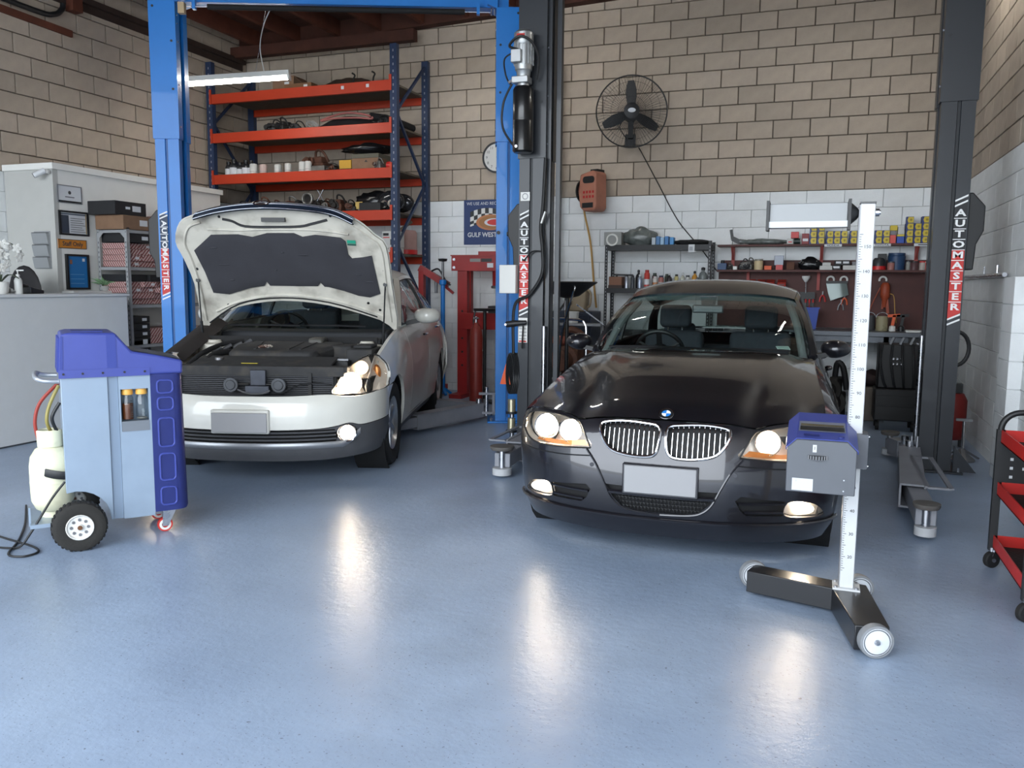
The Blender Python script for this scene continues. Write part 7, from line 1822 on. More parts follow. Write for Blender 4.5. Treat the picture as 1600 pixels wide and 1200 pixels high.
for k, (rx, rz_, m) in enumerate(((0.205, 0.10, mat('logo_orange', 'b5744a', 0.5)), (0.185, 0.085, mat('logo_tan', '9a6a3c', 0.5)), (0.13, 0.05, PAP), (0.11, 0.038, SIGNR))):
    e = [(0.02+0.02*k+rx*cos(t), -0.007-0.001*k, 0.285+rz_*sin(t)) for t in [2*pi*i/32 for i in range(32)]]
    MB().add(e, [tuple(range(32))]).build('logo_oval', m, po)
# hydraulic press
pr = thing('hydraulic_press', 'red hydraulic shop press standing against the wall behind white sedan', 'press', (-3.83, 9.72, 0))
PRD = mat('press_red', '8e1f1f', 0.45, var=0.12, vscale=5)
for x in (-0.40, 0.31): 
    c_ = MB().box(x, x+0.13, -0.10, -0.09, 0.05, 1.62).box(x, x+0.13, 0.09, 0.10, 0.05, 1.62).box(x, x+0.012, -0.09, 0.09, 0.05, 1.62).box(x+0.118, x+0.13, -0.09, 0.09, 0.05, 1.62).build('column', PRD, pr)
    MB().box(x-0.02, x+0.15, -0.32, 0.32, 0.0, 0.05).build('foot', PRD, pr)
    for k in range(5): MB().cyl((x+0.065, -0.102, 0.4+0.17*k), (x+0.065, -0.1, 0.4+0.17*k), 0.014, n=10).build('pin_hole', BLACK, c_)
MB().box(-0.47, 0.45, -0.13, -0.10, 1.58, 1.76).box(-0.47, 0.45, 0.10, 0.13, 1.58, 1.76).box(-0.48, 0.46, -0.14, 0.14, 1.76, 1.775).box(-0.13, 0.25, -0.08, 0.08, 1.775, 1.82).build('head_beam', PRD, pr)
for x, z in ((-0.43, 1.72), (-0.43, 1.62)): MB().cyl((x, -0.145, z), (x, -0.13, z), 0.018, n=8).build('bolt', STEEL, pr)
MB().box(-0.22, -0.08, -0.1315, -0.13, 1.69, 1.73).build('name_plate', mat('plate_grey', '7d7c7a', 0.5), pr); MB().box(-0.07, 0.07, -0.1315, -0.13, 1.69, 1.73).build('dark_plate', BLACK, pr); MB().box(0.01, 0.09, -0.1315, -0.13, 1.62, 1.675).build('paper_label', PAP, pr)
MB().cyl((0.12, 0, 1.40), (0.12, 0, 1.58), 0.085, n=22).build('ram_cylinder', PRD, pr); MB().cyl((0.12, 0, 1.29), (0.12, 0, 1.40), 0.032, n=16).build('ram', CHROME, pr); MB().lathe([(0.09, 1.40), (0.1, 1.395), (0.1, 1.37), (0.09, 1.365)], 20, (0.12, 0, 0)).build('ram_collar', DSTEEL, pr)
MB().box(-0.33, 0.35, -0.16, -0.10, 0.86, 1.06).box(-0.33, 0.35, 0.10, 0.16, 0.86, 1.06).build('bed', PRD, pr)
MB().box(0.02, 0.28, -0.12, 0.12, 1.06, 1.15).build('press_block', BLACK, pr)
for k in range(2): MB().tube([(-0.30+0.05*k, -0.05, 1.58), (-0.29+0.05*k, -0.06, 1.3), (-0.30+0.05*k, -0.05, 0.98)], 0.010, 6).build('return_spring', PRD, pr)
# red gas cylinder and pole stand before the press
tg = thing('red_cylinder', 'rusty red gas cylinder with brass valve standing before the press', 'cylinder', (-3.72, 9.0, 0))
MB().lathe([(0, 0.0), (0.075, 0.0), (0.078, 0.02), (0.078, 0.80), (0.065, 0.89), (0.035, 0.94), (0.028, 0.97), (0, 0.97)], 22).build('body', mat('cylinder_red', '7e2a22', 0.45, var=0.12), tg); MB().cyl((0, 0, 0.97), (0, 0, 1.04), 0.015).cyl((-0.03, -0.01, 1.02), (0.04, -0.01, 1.02), 0.012).build('valve', STEEL, tg)
ws = thing('welding_trolley', 'black tray on a stand above the rusty red gas cylinder', 'stand', (-3.70, 9.22, 0))
MB().lathe([(0, 1.10), (0.13, 1.10), (0.14, 1.125), (0.13, 1.13), (0, 1.12)], 22).build('tray', BLACK, ws); MB().cyl((0, 0, 0), (0, 0, 1.1), 0.02).box(-0.14, 0.14, -0.10, 0.10, 0, 0.03).build('column', BLACK, ws); MB().tube(spline([(-0.10, -0.05, 1.1), (-0.12, -0.06, 1.0), (-0.11, -0.06, 0.92)], 5), 0.012, 8).build('torch', BLACK, ws)
js = thing('pole_jack', 'tall blue pole jack with black saddle beside red press', 'jack', (-4.44, 9.64, 0))
MB().cyl((0, 0, 0.02), (0, 0, 1.45), 0.028, n=14).build('body', BLUEP, js); MB().cyl((0, 0, 1.45), (0, 0, 1.69), 0.016, n=12).build('ram', DSTEEL, js); MB().lathe([(0, 1.69), (0.05, 1.70), (0.06, 1.73), (0, 1.735)], 14).build('saddle', BLACK, js); MB().lathe([(0.03, 1.40), (0.045, 1.41), (0.045, 1.46), (0.03, 1.47)], 14).build('collar', BLUEP, js)
for k in range(4): MB().bar((0, 0, 0.10), (0.11*cos(pi/4+pi/2*k), 0.11*sin(pi/4+pi/2*k), 0.02), 0.03, 0.03).build('leg', BLUEP, js)
ec = thing('engine_crane', 'red engine crane arm folded behind the white sedan', 'crane', (-4.56, 9.74, 0))
MB().bar((-0.25, 0.0, 1.62), (0.14, 0.02, 1.40), 0.07, 0.08).bar((-0.04, 0.0, 1.5), (0.22, 0.0, 1.30), 0.03, 0.03).build('boom', PRD, ec); MB().bar((-0.22, 0, 0.1), (-0.22, 0, 1.58), 0.07, 0.07).build('mast', PRD, ec)
for y in (-0.2, 0.2): MB().bar((-0.22, y*0.3, 0.08), (0.05, y, 0.08), 0.06, 0.06).build('leg', PRD, ec)
MB().tube(spline([(-0.08, 0.0, 1.58), (0.03, -0.03, 1.60), (0.12, -0.02, 1.46), (0.18, 0, 1.40)], 6), 0.012, 8).build('hose', BLACK, ec); MB().cyl((-0.02, 0, 1.30), (-0.02, 0, 1.46), 0.02).build('chain_hook', DSTEEL, ec)
# ------------------------------------------------------------------ black shelving unit with spray cans
bs = thing('black_shelving', 'black slotted-steel shelving unit on the painted wall behind dark sedan', 'shelving', (-2.39, 9.78, 0))
BSM = mat('shelving_black', '1d1d20', 0.5)
for x in (0, 1.24):
    for y in (0, 0.36):
        s = 1 if x == 0 else -1
        u = MB().box(min(x, x+s*0.035), max(x, x+s*0.035), y, y+0.003, 0, 1.93).box(min(x, x+s*0.003), max(x, x+s*0.003), y, y+0.035*(1 if y == 0 else -1), 0, 1.93).build('slotted_upright', BSM, bs)
        hb = MB()
        for k in range(46): hb.cbox((x+s*0.018, y-0.001, 0.06+0.04*k), (0.007, 0.001, 0.018))
        tag(hb.build('slots', mat('slot_pale', 'a9acb0', 0.7), u), kind='stuff')
for z in (0.35, 0.88, 1.385, 1.89): MB().box(0.004, 1.236, 0.004, 0.356, z-0.06, z).build('shelf_board', BSM, bs)
tg_ = MB().box(0.98, 1.05, -0.0025, -0.001, 1.80, 1.89).build('price_tag', PAP, bs)
for k in range(3): MB().box(0.99, 1.03, -0.0035, -0.0025, 1.825+0.015*k, 1.831+0.015*k).build('print', INK, tg_)
ZC = 1.385
def can(label, px, r, h, m, cap, y=9.86, kind='aerosol', band=None, name='spray_can'):
    x = -2.39+(px-947)*(1.24/162); t = thing(name, label, 'can' if kind == 'aerosol' else 'bottle', (x, y, ZC), 0, 'cans and bottles on the black shelving')
    if kind == 'aerosol':
        MB().lathe([(0, 0), (r, 0), (r, h*0.80), (r*0.75, h*0.86), (r*0.7, h*0.87), (0, h*0.87)], 18).build('body', m, t); MB().lathe([(0, h*0.85), (r*0.72, h*0.85), (r*0.72, h*0.99), (r*0.6, h), (0, h)], 16).build('cap', cap, t)
    else:
        MB().lathe([(0, 0), (r, 0), (r, h*0.6), (r*0.8, h*0.72), (r*0.35, h*0.8), (r*0.35, h*0.88), (0, h*0.88)], 18).build('body', m, t); MB().lathe([(0, h*0.86), (r*0.45, h*0.86), (r*0.45, h*0.97), (r*0.15, h), (0, h)], 14).build('cap', cap, t)
    if band: MB().lathe([(r*1.004, h*0.2), (r*1.012, h*0.2), (r*1.012, h*0.5), (r*1.004, h*0.5)], 18).build('printed_band', band, t)
    return t
CM = lambda n, c, r=0.35, me=0.0: mat(n, c, r, me)
SILV_ = CM('can_silver', 'a6aab2', 0.3, 0.7)
xb = -2.39+0.03
o = tag(MB().box(xb+0.02, xb+0.175, 9.80, 9.98, ZC, ZC+0.135).build('tin_box', mat('copper_brown', '7d5540', 0.6), bevel=0.004, seg=1), 'copper-brown box at the left end of the spray can shelf', 'box'); MB().box(xb+0.015, xb+0.18, 9.795, 9.985, ZC, ZC+0.035).build('dark_base', CM('dark_brown', '3d2c28', 0.6), o)
tag(MB().bar((xb+0.05, 9.95, ZC+0.16), (xb+0.28, 9.95, ZC+0.155), 0.04, 0.02).cyl((xb+0.08, 9.95, ZC), (xb+0.08, 9.95, ZC+0.16), 0.012).build('grease_gun', BSM), 'black grease gun lying behind the copper-brown box', 'tool')
can('silver can right of the copper-brown box', 980, 0.026, 0.16, SILV_, BSM)
can('dark grey can second from the copper-brown box', 989, 0.024, 0.15, CM('can_dark', '3c4046'), BSM, 9.88)
can('tall black trigger bottle behind the silver-blue bottle', 996, 0.035, 0.22, CM('can_black', '201c1e'), BSM, 9.96, 'bottle')
can('silver-blue bottle before the black trigger bottle', 1001, 0.028, 0.165, CM('can_blue_silver', '8e97a8', 0.3, 0.5), CM('white_cap', 'c4c6c8'), 9.85, 'bottle')
can('large red and white spray can with red cap', 1012, 0.033, 0.215, CM('can_red', 'b23a32'), CM('cap_red', 'a82a26'), 9.85, 'aerosol', PAP)
can('black can with green print behind the white can', 1022, 0.03, 0.18, CM('can_black', '201c1e'), CM('cap_dkgreen', '2b3a30'), 9.93)
can('white can with orange print right of the red spray can', 1025, 0.03, 0.14, CM('can_white', 'bdbcb8'), CM('white_cap', 'c4c6c8'), 9.84, 'aerosol', CM('orange_print', 'b5784c'))
can('navy-capped can with red label', 1034, 0.031, 0.15, CM('can_salmon', 'a0655c'), CM('cap_navy', '2a2c4a'), 9.84, 'aerosol', CM('pale_print', 'b8b0aa'))
can('dark green can second from the navy-capped one', 1041, 0.025, 0.17, CM('can_green', '3a4238'), CM('cap_dkgreen', '2b3a30'), 9.92)
can('black pump bottle in the middle right of the can shelf', 1046, 0.032, 0.18, CM('can_black', '201c1e'), CM('white_cap', 'c4c6c8'), 9.87, 'bottle')
can('yellow and black can beside the cream can', 1057, 0.024, 0.165, CM('can_yellowgrey', 'a39a68'), BSM, 9.86, 'aerosol', CM('print_dark', '2e2c28'))
can('cream can with white nozzle', 1066, 0.031, 0.185, CM('can_cream', 'b0b0a4'), CM('white_cap', 'c4c6c8'), 9.88, 'bottle')
can('pale grey can left of the amber bottle', 1074, 0.03, 0.155, CM('can_grey', 'aeb0ae'), CM('can_dark', '3c4046'), 9.86)
can('amber yellow bottle with dark cap', 1084, 0.034, 0.205, CM('bottle_amber', 'b5802e'), BSM, 9.88, 'bottle')
can('small white and red can before the amber bottle', 1089, 0.02, 0.13, CM('can_white', 'bdbcb8'), CM('can_dark', '3c4046'), 9.82, 'aerosol', CM('can_red', 'b23a32'))
can('clear grey trigger bottle at the right end of the can shelf', 1095, 0.05, 0.25, CM('bottle_smoke', '6f7676', 0.25), BSM, 9.96, 'bottle')
# on top of the unit
zt = 1.89
o = tag(MB().box(-2.40, -2.19, 9.76, 9.98, zt, zt+0.15).build('grey_box', mat('box_grey', '8d8e8b', 0.6), bevel=0.004), 'grey open box with white ring on top of black shelving', 'box'); MB().lathe([(0.05, 0.0), (0.055, 0.012), (0.07, 0.012), (0.074, 0.0)], 24, (-2.30, 9.76, zt+0.06), (0, -1, 0)).build('white_ring', WHITEP, o); MB().lathe([(0, -0.001), (0.05, -0.001)], 20, (-2.30, 9.76, zt+0.06), (0, -1, 0)).build('opening', BLACK, o)
blob('plastic_bag', 'clear grey plastic bag of parts on top of black shelving', 'bag', (-2.0, 9.92, zt+0.09), 0.2, (1.0, 0.6, 0.6), mat('grey_plastic_film', '5f6462', 0.25, var=0.3, vscale=15), 91)
for i, (x, c) in enumerate(((-1.84, 'a9b4be'), (-1.79, '3f6f9e'), (-1.74, '8fb0cc'), (-1.69, '2f6ea8'), (-1.63, '3c86c0'))):
    tag(MB().box(x, x+0.045, 9.80, 9.92, zt, zt+0.085+0.012*(i % 2)).build('blue_packet', mat('packet_'+c, c, 0.45), bevel=0.004), f'blue and white packet, {ORD[i]} from the left beside plastic bag', 'packet')
blob('black_rag', 'flat heap of black rags and pads along the shelving top', 'rag', (-1.38, 9.92, zt+0.03), 0.2, (1.1, 0.7, 0.16), mat('rag_black', '232324', 0.85, var=0.3), 92)
# ------------------------------------------------------------------ wall shelves over the workbench
MAH = mat('mahogany_board', '4a2420', 0.6, var=0.2, vscale=5); BRK = mat('bracket_pink_red', '9c4a45', 0.6)
XS0, XS1 = -1.10, 1.17
ws1 = thing('upper_wall_shelf', 'long brown wall shelf holding blue and yellow boxes', 'shelf', (XS0, 9.92, 1.885))
MB().box(0, XS1-XS0, 0, 0.24, -0.016, 0.006).build('board', MAH, ws1)
for px in (1145, 1291, 1437):
    x = -1.12+(px-1118)*0.006647-XS0; MB().box(x-0.018, x+0.018, 0.21, 0.235, -0.28, -0.016).bar((x, 0.22, -0.16), (x, 0.03, -0.02), 0.02, 0.015).build('shelf_bracket', BRK, ws1)
for k, (px, word) in enumerate(((1308, 'HONDA'), (1382, 'TOYOTA'), (1443, ''))):
    x = -1.12+(px-1118)*0.006647-XS0; lb_ = MB().box(x-0.09, x+0.09, -0.002, 0.0, -0.026, 0.002).build('shelf_label', PAP, ws1)
    if word: text('lettering', word, 0.028, INK, lb_, (x, -0.0025, -0.012), bold=0.0006, sx=1.2)
    else: MB().box(x-0.05, x+0.06, -0.003, -0.002, -0.017, -0.006).build('print', INK, lb_)
ws2 = thing('lower_wall_shelf', 'brown lower wall shelf crowded with jars and bottles above the pegboard', 'shelf', (XS0, 9.92, 1.60))
MB().box(0, XS1-XS0, 0, 0.24, -0.018, 0.006).build('board', MAH, ws2); MB().box(0.02, XS1-XS0, 0.225, 0.238, 0.006, 0.12).build('back_rail', MAH, ws2)
for px in (1172, 1288): 
    x = -1.12+(px-1118)*0.006647-XS0; MB().box(x-0.016, x+0.016, 0.19, 0.22, -0.22, -0.018).build('shelf_bracket', BRK, ws2)
bb = tag(MB().box(XS0, XS1, 10.145, 10.168, 0.96, 1.58).build('tool_board', MAH), 'dark red-brown tool board on the wall over the workbench', 'board')
def sx_(px): return -1.12+(px-1118)*0.006647
YS_ = 9.935
# blue and yellow boxes
BXB = mat('box_blue', '2c3a72', 0.5); BXY = mat('box_yellow', 'c4ae35', 0.5); BXO = mat('box_print_olive', '8f7c22', 0.5)
proto = None
def by_box(px, row, zo, label, h=0.070, w=0.073):
    global proto
    z = 1.8915+zo
    if proto is None:
        proto = thing('filter_box', label, 'box', (0, 0, 0), 0, 'blue and yellow boxes on the upper wall shelf')
        MB().box(-w/2, w/2, 0, 0.13, 0, h-0.001).build('carton', BXB, proto)
        MB().prism([(-w*0.22, 0.004), (w/2-0.002, 0.004), (w/2-0.002, h-0.005), (-w*0.22, h-0.005), (-w*0.36, h*0.5)], -0.001, 0.0).build('yellow_panel', BXY, proto)
        MB().lathe([(0.0, 0.0), (0.013, 0.0)], 12, (w*0.12, -0.0018, h*0.5), (0, -1, 0)).build('print', BXO, proto)
        o = proto
    else: o = dup(proto, None, label=label)
    o.location = (px, YS_+random.uniform(-0.008, 0.012), z); o.rotation_euler = (0, 0, random.uniform(-.05, .05)); return o
RN = ['bottom', 'second', 'third', 'top']
ci = 0
for X, rows in ((117, 3), (207, 3), (305, 2), (385, 2), (465, 2), (570, 2), (650, 2), (725, 2), (845, 2), (928, 2), (1177, 4), (1262, 3), (1345, 4), (1408, 4)):
    px = 1260+X/7.27
    for r in range(rows):
        by_box(sx_(px), r, 0.0705*r, f'blue and yellow filter box, {RN[r]} row of stack {ORD[ci] if ci < 12 else ("thirteenth", "fourteenth")[ci-12]} from the left')
    ci += 1
def sbox(name, label, px0, px1, z, h, m, cat='box', y=YS_, d=0.12):
    return tag(MB().box(sx_(px0), sx_(px1), y, y+d, z, z+h).build(name, m, bevel=0.003, seg=1), label, cat)
z1_, z2_ = 1.8915, 1.6065
sbox('red_carton', 'salmon red carton between blue and yellow stacks on upper shelf', 1393.6, 1402.5, z1_, 0.088, mat('salmon_red', 'bd4a44', 0.5)); sbox('grey_carton', 'grey carton on the salmon red carton', 1394, 1402, z1_+0.089, 0.045, mat('carton_grey', '77777a', 0.6)); sbox('yellow_carton', 'yellow carton topmost on the grey carton', 1393.6, 1404, z1_+0.135, 0.055, BXY)
sbox('blue_carton', 'plain bright blue carton on the upper wall shelf', 1404, 1415, z1_, 0.072, mat('bright_blue', '2d4da0', 0.5)); sbox('yellow_strip_carton', 'thin yellow carton on the bright blue carton', 1404, 1415, z1_+0.073, 0.02, BXY); sbox('white_carton', 'white carton above the thin yellow carton', 1405, 1414.5, z1_+0.094, 0.085, mat('white_carton', 'b7b7b4', 0.6))
o = sbox('red_box', 'dark red box left of the blue and yellow stacks', 1258.5, 1270, z1_, 0.115, mat('dark_red_box', '7c2a2c', 0.5)); MB().box(sx_(1260), sx_(1268.5), YS_-0.001, YS_, z1_+0.03, z1_+0.06).build('paper_label', PAP, o)
o = sbox('small_white_box', 'small white box with red print left end of boxes', 1235, 1245, z1_, 0.06, mat('white_carton', 'b7b7b4', 0.6)); MB().box(sx_(1237), sx_(1243), YS_-0.001, YS_, z1_+0.018, z1_+0.03).build('print', SIGNR, o)
tag(MB().cyl((sx_(1246), YS_+0.04, z1_+0.033), (sx_(1256), YS_+0.04, z1_+0.033), 0.032, n=16).build('dark_tin', mat('dark_tin', '23302e', 0.4)), 'dark round tin lying beside the small white box', 'tin')
sbox('red_pot', 'red plastic pot box perched above the dark round tin', 1241, 1253.5, z1_+0.066, 0.07, REDP)
gl = thing('inspection_lamp', 'black-handled inspection lamp lying on the left of upper shelf', 'lamp', (sx_(1145), YS_+0.05, z1_)); MB().bar((-0.02, 0, 0.17), (0.0, 0, 0.06), 0.04, 0.03).bar((0.0, 0, 0.07), (0.08, 0, 0.03), 0.05, 0.055).build('handle', BLACK, gl); MB().cyl((0.08, 0, 0.035), (0.16, 0, 0.035), 0.03, 0.02).build('head', DSTEEL, gl)
blob('sheet_plastic', 'crumpled grey plastic sheeting along the left of upper shelf', 'sheeting', (sx_(1195), YS_+0.08, z1_+0.03), 0.27, (1.0, 0.32, 0.13), mat('grey_plastic_film', '5f6462', 0.25, var=0.3, vscale=15), 93)
# lower shelf
def jar(name, label, px, r, h, m, capm=None, cat='jar', y=YS_+0.06, tp=1.0):
    t = thing(name, label, cat, (sx_(px), y, z2_)); MB().lathe([(0, 0), (r, 0), (r*tp, h*0.8), (r*0.9*tp, h*0.86), (0, h*0.86)], 18).build('body', m, t)
    MB().lathe([(0, h*0.85), (r*0.95*tp, h*0.85), (r*0.95*tp, h), (0, h)], 18).build('lid', capm or m, t); return t
sbox('blue_pump', 'small blue pump box at left end of lower shelf', 1122, 1137, z2_, 0.075, mat('dull_blue', '2f4a70', 0.5)); MBx = MB().cyl((sx_(1130), YS_+0.05, z2_+0.075), (sx_(1130), YS_+0.05, z2_+0.11), 0.02); tag(MBx.build('pump_knob', BLACK), 'black knob standing on the small blue pump box', 'knob')
sbox('white_tag_box', 'tiny white box near left of the lower shelf', 1148, 1155, z2_, 0.04, WHITEP, d=0.05)
for i, (px, w_, h_) in enumerate(((1143, 0.06, 0.07), (1163, 0.09, 0.11), (1175, 0.09, 0.12))): engine_part('lamp_part', f'grey and black fitting, {ORD[i]} from left on the lower shelf', (sx_(px), YS_+0.08, z2_), (w_, 0.1, h_), 100+i, (M_PL, M_GR), 'fitting')
jar('cream_cup', 'cream plastic cup with clear upper part on lower shelf', 1190, 0.05, 0.12, mat('cream_plastic', 'bba986', 0.5), mat('clearish', '77756a', 0.3))
sbox('orange_tape', 'orange tape dispenser beside the cream cup', 1200, 1212, z2_, 0.045, mat('orange_plastic', 'd0562a', 0.5), 'tape')
o = sbox('clear_organiser', 'clear organiser with red base on the lower shelf', 1216, 1231, z2_+0.05, 0.11, mat('clear_blue_grey', '6b7486', 0.2), 'organiser', d=0.03); MB().box(sx_(1219), sx_(1230), YS_-0.01, YS_+0.07, z2_, z2_+0.055).build('red_base', REDP, o)
sbox('rusty_tin', 'rusty brown tin on the lower shelf right of organiser', 1236, 1249, z2_, 0.085, M_RU, 'tin')
blob('black_bag', 'crumpled black bag in the middle of the lower shelf', 'bag', (sx_(1274), YS_+0.09, z2_+0.06), 0.12, (1.05, 0.7, 0.72), mat('black_bag_plastic', '141416', 0.22), 95)
sbox('white_flat_box', 'flat white box right of the crumpled black bag', 1289, 1311.5, z2_, 0.045, mat('white_carton', 'b7b7b4', 0.6)); sbox('white_flat_box', 'smaller flat white box stacked right of the black bag', 1293, 1306, z2_+0.046, 0.035, mat('white_carton', 'b7b7b4', 0.6))
for i, (a, b, zz) in enumerate(((1308, 1322, 0.0), (1312, 1324, 0.052), (1323, 1336, 0.052))):
    o = sbox('black_white_box', f'black box with white label, {("lowest", "upper left", "upper right")[i]} of three on lower shelf', a, b, z2_+zz, 0.05, BOXK); MB().box(sx_(a+2), sx_(b-2), YS_-0.001, YS_, z2_+zz+0.018, z2_+zz+0.04).build('paper_label', PAP, o)
sbox('white_long_box', 'long white box behind the tester post on lower shelf', 1325, 1368, z2_, 0.05, mat('white_carton', 'b7b7b4', 0.6)); sbox('grey_small_box', 'small pale box on the long white box', 1339, 1350, z2_+0.051, 0.04, mat('carton_grey', '77777a', 0.6))
o = tag(MB().lathe([(0, 0), (0.066, 0), (0.07, 0.02), (0.066, 0.10), (0.045, 0.13), (0, 0.135)], 18, (sx_(1380), YS_+0.07, z2_)).build('black_jar', mat('jar_black', '25272a', 0.4)), 'squat black jar with red base and white label', 'jar'); MB().lathe([(0.069, 0.001), (0.074, 0.002), (0.074, 0.042), (0.069, 0.042)], 18, (sx_(1380), YS_+0.07, z2_)).build('red_base', REDP, o)
sbox('black_case', 'small black case behind the squat black jar', 1379, 1392, z2_+0.0, 0.18, BLACK, 'case', YS_+0.15, 0.05)
jar('red_white_tin', 'red and white tin left of the blue tub', 1398, 0.037, 0.09, mat('tin_red_grey', '8a5a54', 0.4), mat('can_dark', '3c4046', 0.4), 'tin', YS_+0.03)
jar('blue_tub', 'tall dark blue tub on the lower shelf', 1407, 0.085, 0.185, mat('tub_blue', '1e3a5c', 0.45), None, 'tub', YS_+0.12, 1.06)
jar('grey_jar', 'tall grey jar right of the blue tub', 1424, 0.026, 0.10, mat('jar_grey', '7c7c78', 0.5), mat('can_dark', '3c4046', 0.4))
jar('dark_jar', 'dark jar with red print near right shelf end', 1433, 0.045, 0.095, mat('jar_dark_red', '4a2e32', 0.45), BLACK); jar('white_red_tin', 'pale tin at the right end of the lower shelf', 1445, 0.034, 0.095, mat('jar_pale', 'a39a94', 0.5), REDP, 'tin'); jar('red_tin', 'red tin last on the lower shelf by the post', 1452, 0.03, 0.09, REDP, WHITEP, 'tin')
# hung on the tool board
YBd = 10.14
for i, px in enumerate((1178.5, 1195, 1210, 1229)):
    t = thing('parts_bin', f'small red parts bin, {ORD[i]} from the left under the lower shelf', 'bin', (sx_(px), YBd, 1.42), 0, 'red parts bins')
    MB().prism([(0, 0), (-0.11, 0.0), (-0.13, 0.045), (-0.06, 0.055), (0, 0.08)], -0.045, 0.045, 'x').build('tray', mat('bin_red', 'a5352a', 0.5), t); MB().box(-0.03, 0.03, -0.125, -0.118, 0.012, 0.03).build('card_slot', mat('bin_dark', '6d221c', 0.5), t)
fn = thing('funnel', 'small white funnel on a rod hanging on the tool board', 'funnel', (sx_(1268), YBd-0.04, 1.50)); MB().lathe([(0.045, 0.04), (0.045, 0.02), (0.02, -0.02), (0.01, -0.03)], 18).build('cup', WHITEP, fn); MB().cyl((0, 0, -0.03), (0.01, 0, -0.25), 0.006, n=8).build('rod', STEEL, fn)
tr = thing('screwdriver_rack', 'black rack of red-handled screwdrivers on the tool board', 'rack', (sx_(1270), YBd, 1.22)); MB().box(-0.11, 0.09, -0.06, 0, 0.06, 0.13).box(-0.11, 0.09, -0.012, 0, -0.02, 0.14).build('holder', BLACK, tr)
for k in range(5): 
    x = -0.085+0.04*k; s = MB().cyl((x, -0.04, 0.02), (x, -0.04, 0.09), 0.011, n=10).build('screwdriver_handle', REDP, tr); MB().cyl((x, -0.04, -0.09), (x, -0.04, 0.02), 0.004, n=8).build('screwdriver_blade', REDP if k % 2 else DSTEEL, s)
fs = thing('face_shield', 'grey face shield hung from two white hooks', 'shield', (sx_(1318), YBd-0.03, 1.30))
thicken(MB().add([(-0.115, 0, 0.16), (0.02, -0.02, 0.18), (0.10, 0, 0.17), (0.125, -0.02, 0.03), (0.03, -0.05, -0.0), (-0.06, -0.03, -0.035), (-0.09, -0.01, 0.05)], [(0, 1, 4, 6), (1, 2, 3, 4), (6, 4, 5)]).build('visor', mat('visor_grey', '6f7a78', 0.2, 0.2), fs), 0.004)
MB().box(-0.115, 0.11, -0.03, -0.005, 0.16, 0.185).build('headband', BLACK, fs)
for i, (px, rel) in enumerate(((1307.5, 'left, above the face shield'), (1328.5, 'right, above the face shield'), (1389, 'above the orange tool'))):
    tag(MB().tube([(sx_(px)+0.036*cos(t), YBd-0.02, 1.50+0.036*sin(t)) for t in [radians(-20+220*i_/10) for i_ in range(11)]], 0.011, 8).build('white_hook', WHITEP), f'white plastic hook {rel}', 'hook')
og = thing('grease_gun', 'orange tool with yellow cord hanging from white hook', 'tool', (sx_(1393), YBd-0.05, 1.20)); OG = mat('tool_orange', '8f3d22', 0.5)
MB().lathe([(0.02, 0.0), (0.03, 0.08), (0.05, 0.12), (0.05, 0.24), (0.03, 0.27), (0, 0.275)], 16).build('body', OG, og); MB().bar((0.015, 0, 0.12), (0.04, 0, -0.07), 0.03, 0.03).bar((-0.02, 0, 0.12), (-0.02, 0, -0.02), 0.02, 0.02).build('grip', OG, og)
MB().tube(spline([(0.05, 0, 0.15), (0.09, -0.01, 0.12), (0.11, -0.01, -0.05), (0.13, -0.01, -0.17)], 5), 0.005, 6).build('yellow_cord', mat('hose_tan', 'b08848', 0.5), og); MB().tube(spline([(-0.05, 0, 0.22), (-0.12, -0.01, 0.05), (-0.17, -0.01, -0.1)], 5), 0.006, 6).build('orange_cord', OG, og)
for i, (px, zz) in enumerate(((1296, 1.30), (1331, 1.27), (1326, 1.21), (1366, 1.15))):
    t = thing('hand_tool', ('red pliers left of the face shield', 'orange clamp right under the face shield', 'steel clamp below the face shield', 'dark clamp hanging beside the tester post')[i], 'tool', (sx_(px), YBd-0.02, zz)); m_ = (REDP, mat('orange_plastic', 'd0562a', 0.5), DSTEEL, BLACK)[i]
    for s in (-1, 1): MB().tube(spline([(s*0.03, 0, -0.05), (s*0.022, 0, 0.0), (0, 0, 0.03)], 4), 0.009, 6).build('handle', m_, t)
    MB().bar((0, 0, 0.03), (0, 0, 0.07), 0.024, 0.012).build('jaw', DSTEEL, t)
# workbench
wb_ = thing('workbench', 'steel-topped workbench along the painted wall at right', 'workbench', (XS0, 9.46, 0)); BT = mat('bench_steel', '5c6066', 0.4, 0.4, var=0.08)
MB().box(0, 2.15, 0, 0.68, 0.905, 0.955).build('bench_top', BT, wb_, bevel=0.004)
for x in (0.03, 1.78, 2.07):
    for y in (0.04, 0.60): MB().box(x, x+0.05, y, y+0.05, 0, 0.905).build('leg', BT, wb_)
MB().box(0.05, 2.1, 0.58, 0.62, 0.20, 0.25).box(0.05, 2.1, 0.04, 0.08, 0.84, 0.905).build('rail', BT, wb_)
zb = 0.956
t = thing('blue_bin', 'bright blue plastic bin on the workbench', 'bin', (sx_(1277), 9.85, zb)); MB().prism([(-0.08, 0), (0.07, 0), (0.095, 0.235), (-0.10, 0.235)], -0.07, 0.07).build('body', mat('bin_blue', '1f3f9a', 0.45), t); MB().box(-0.108, 0.103, -0.078, 0.078, 0.22, 0.237).build('rim', mat('bin_blue', '1f3f9a', 0.45), t)
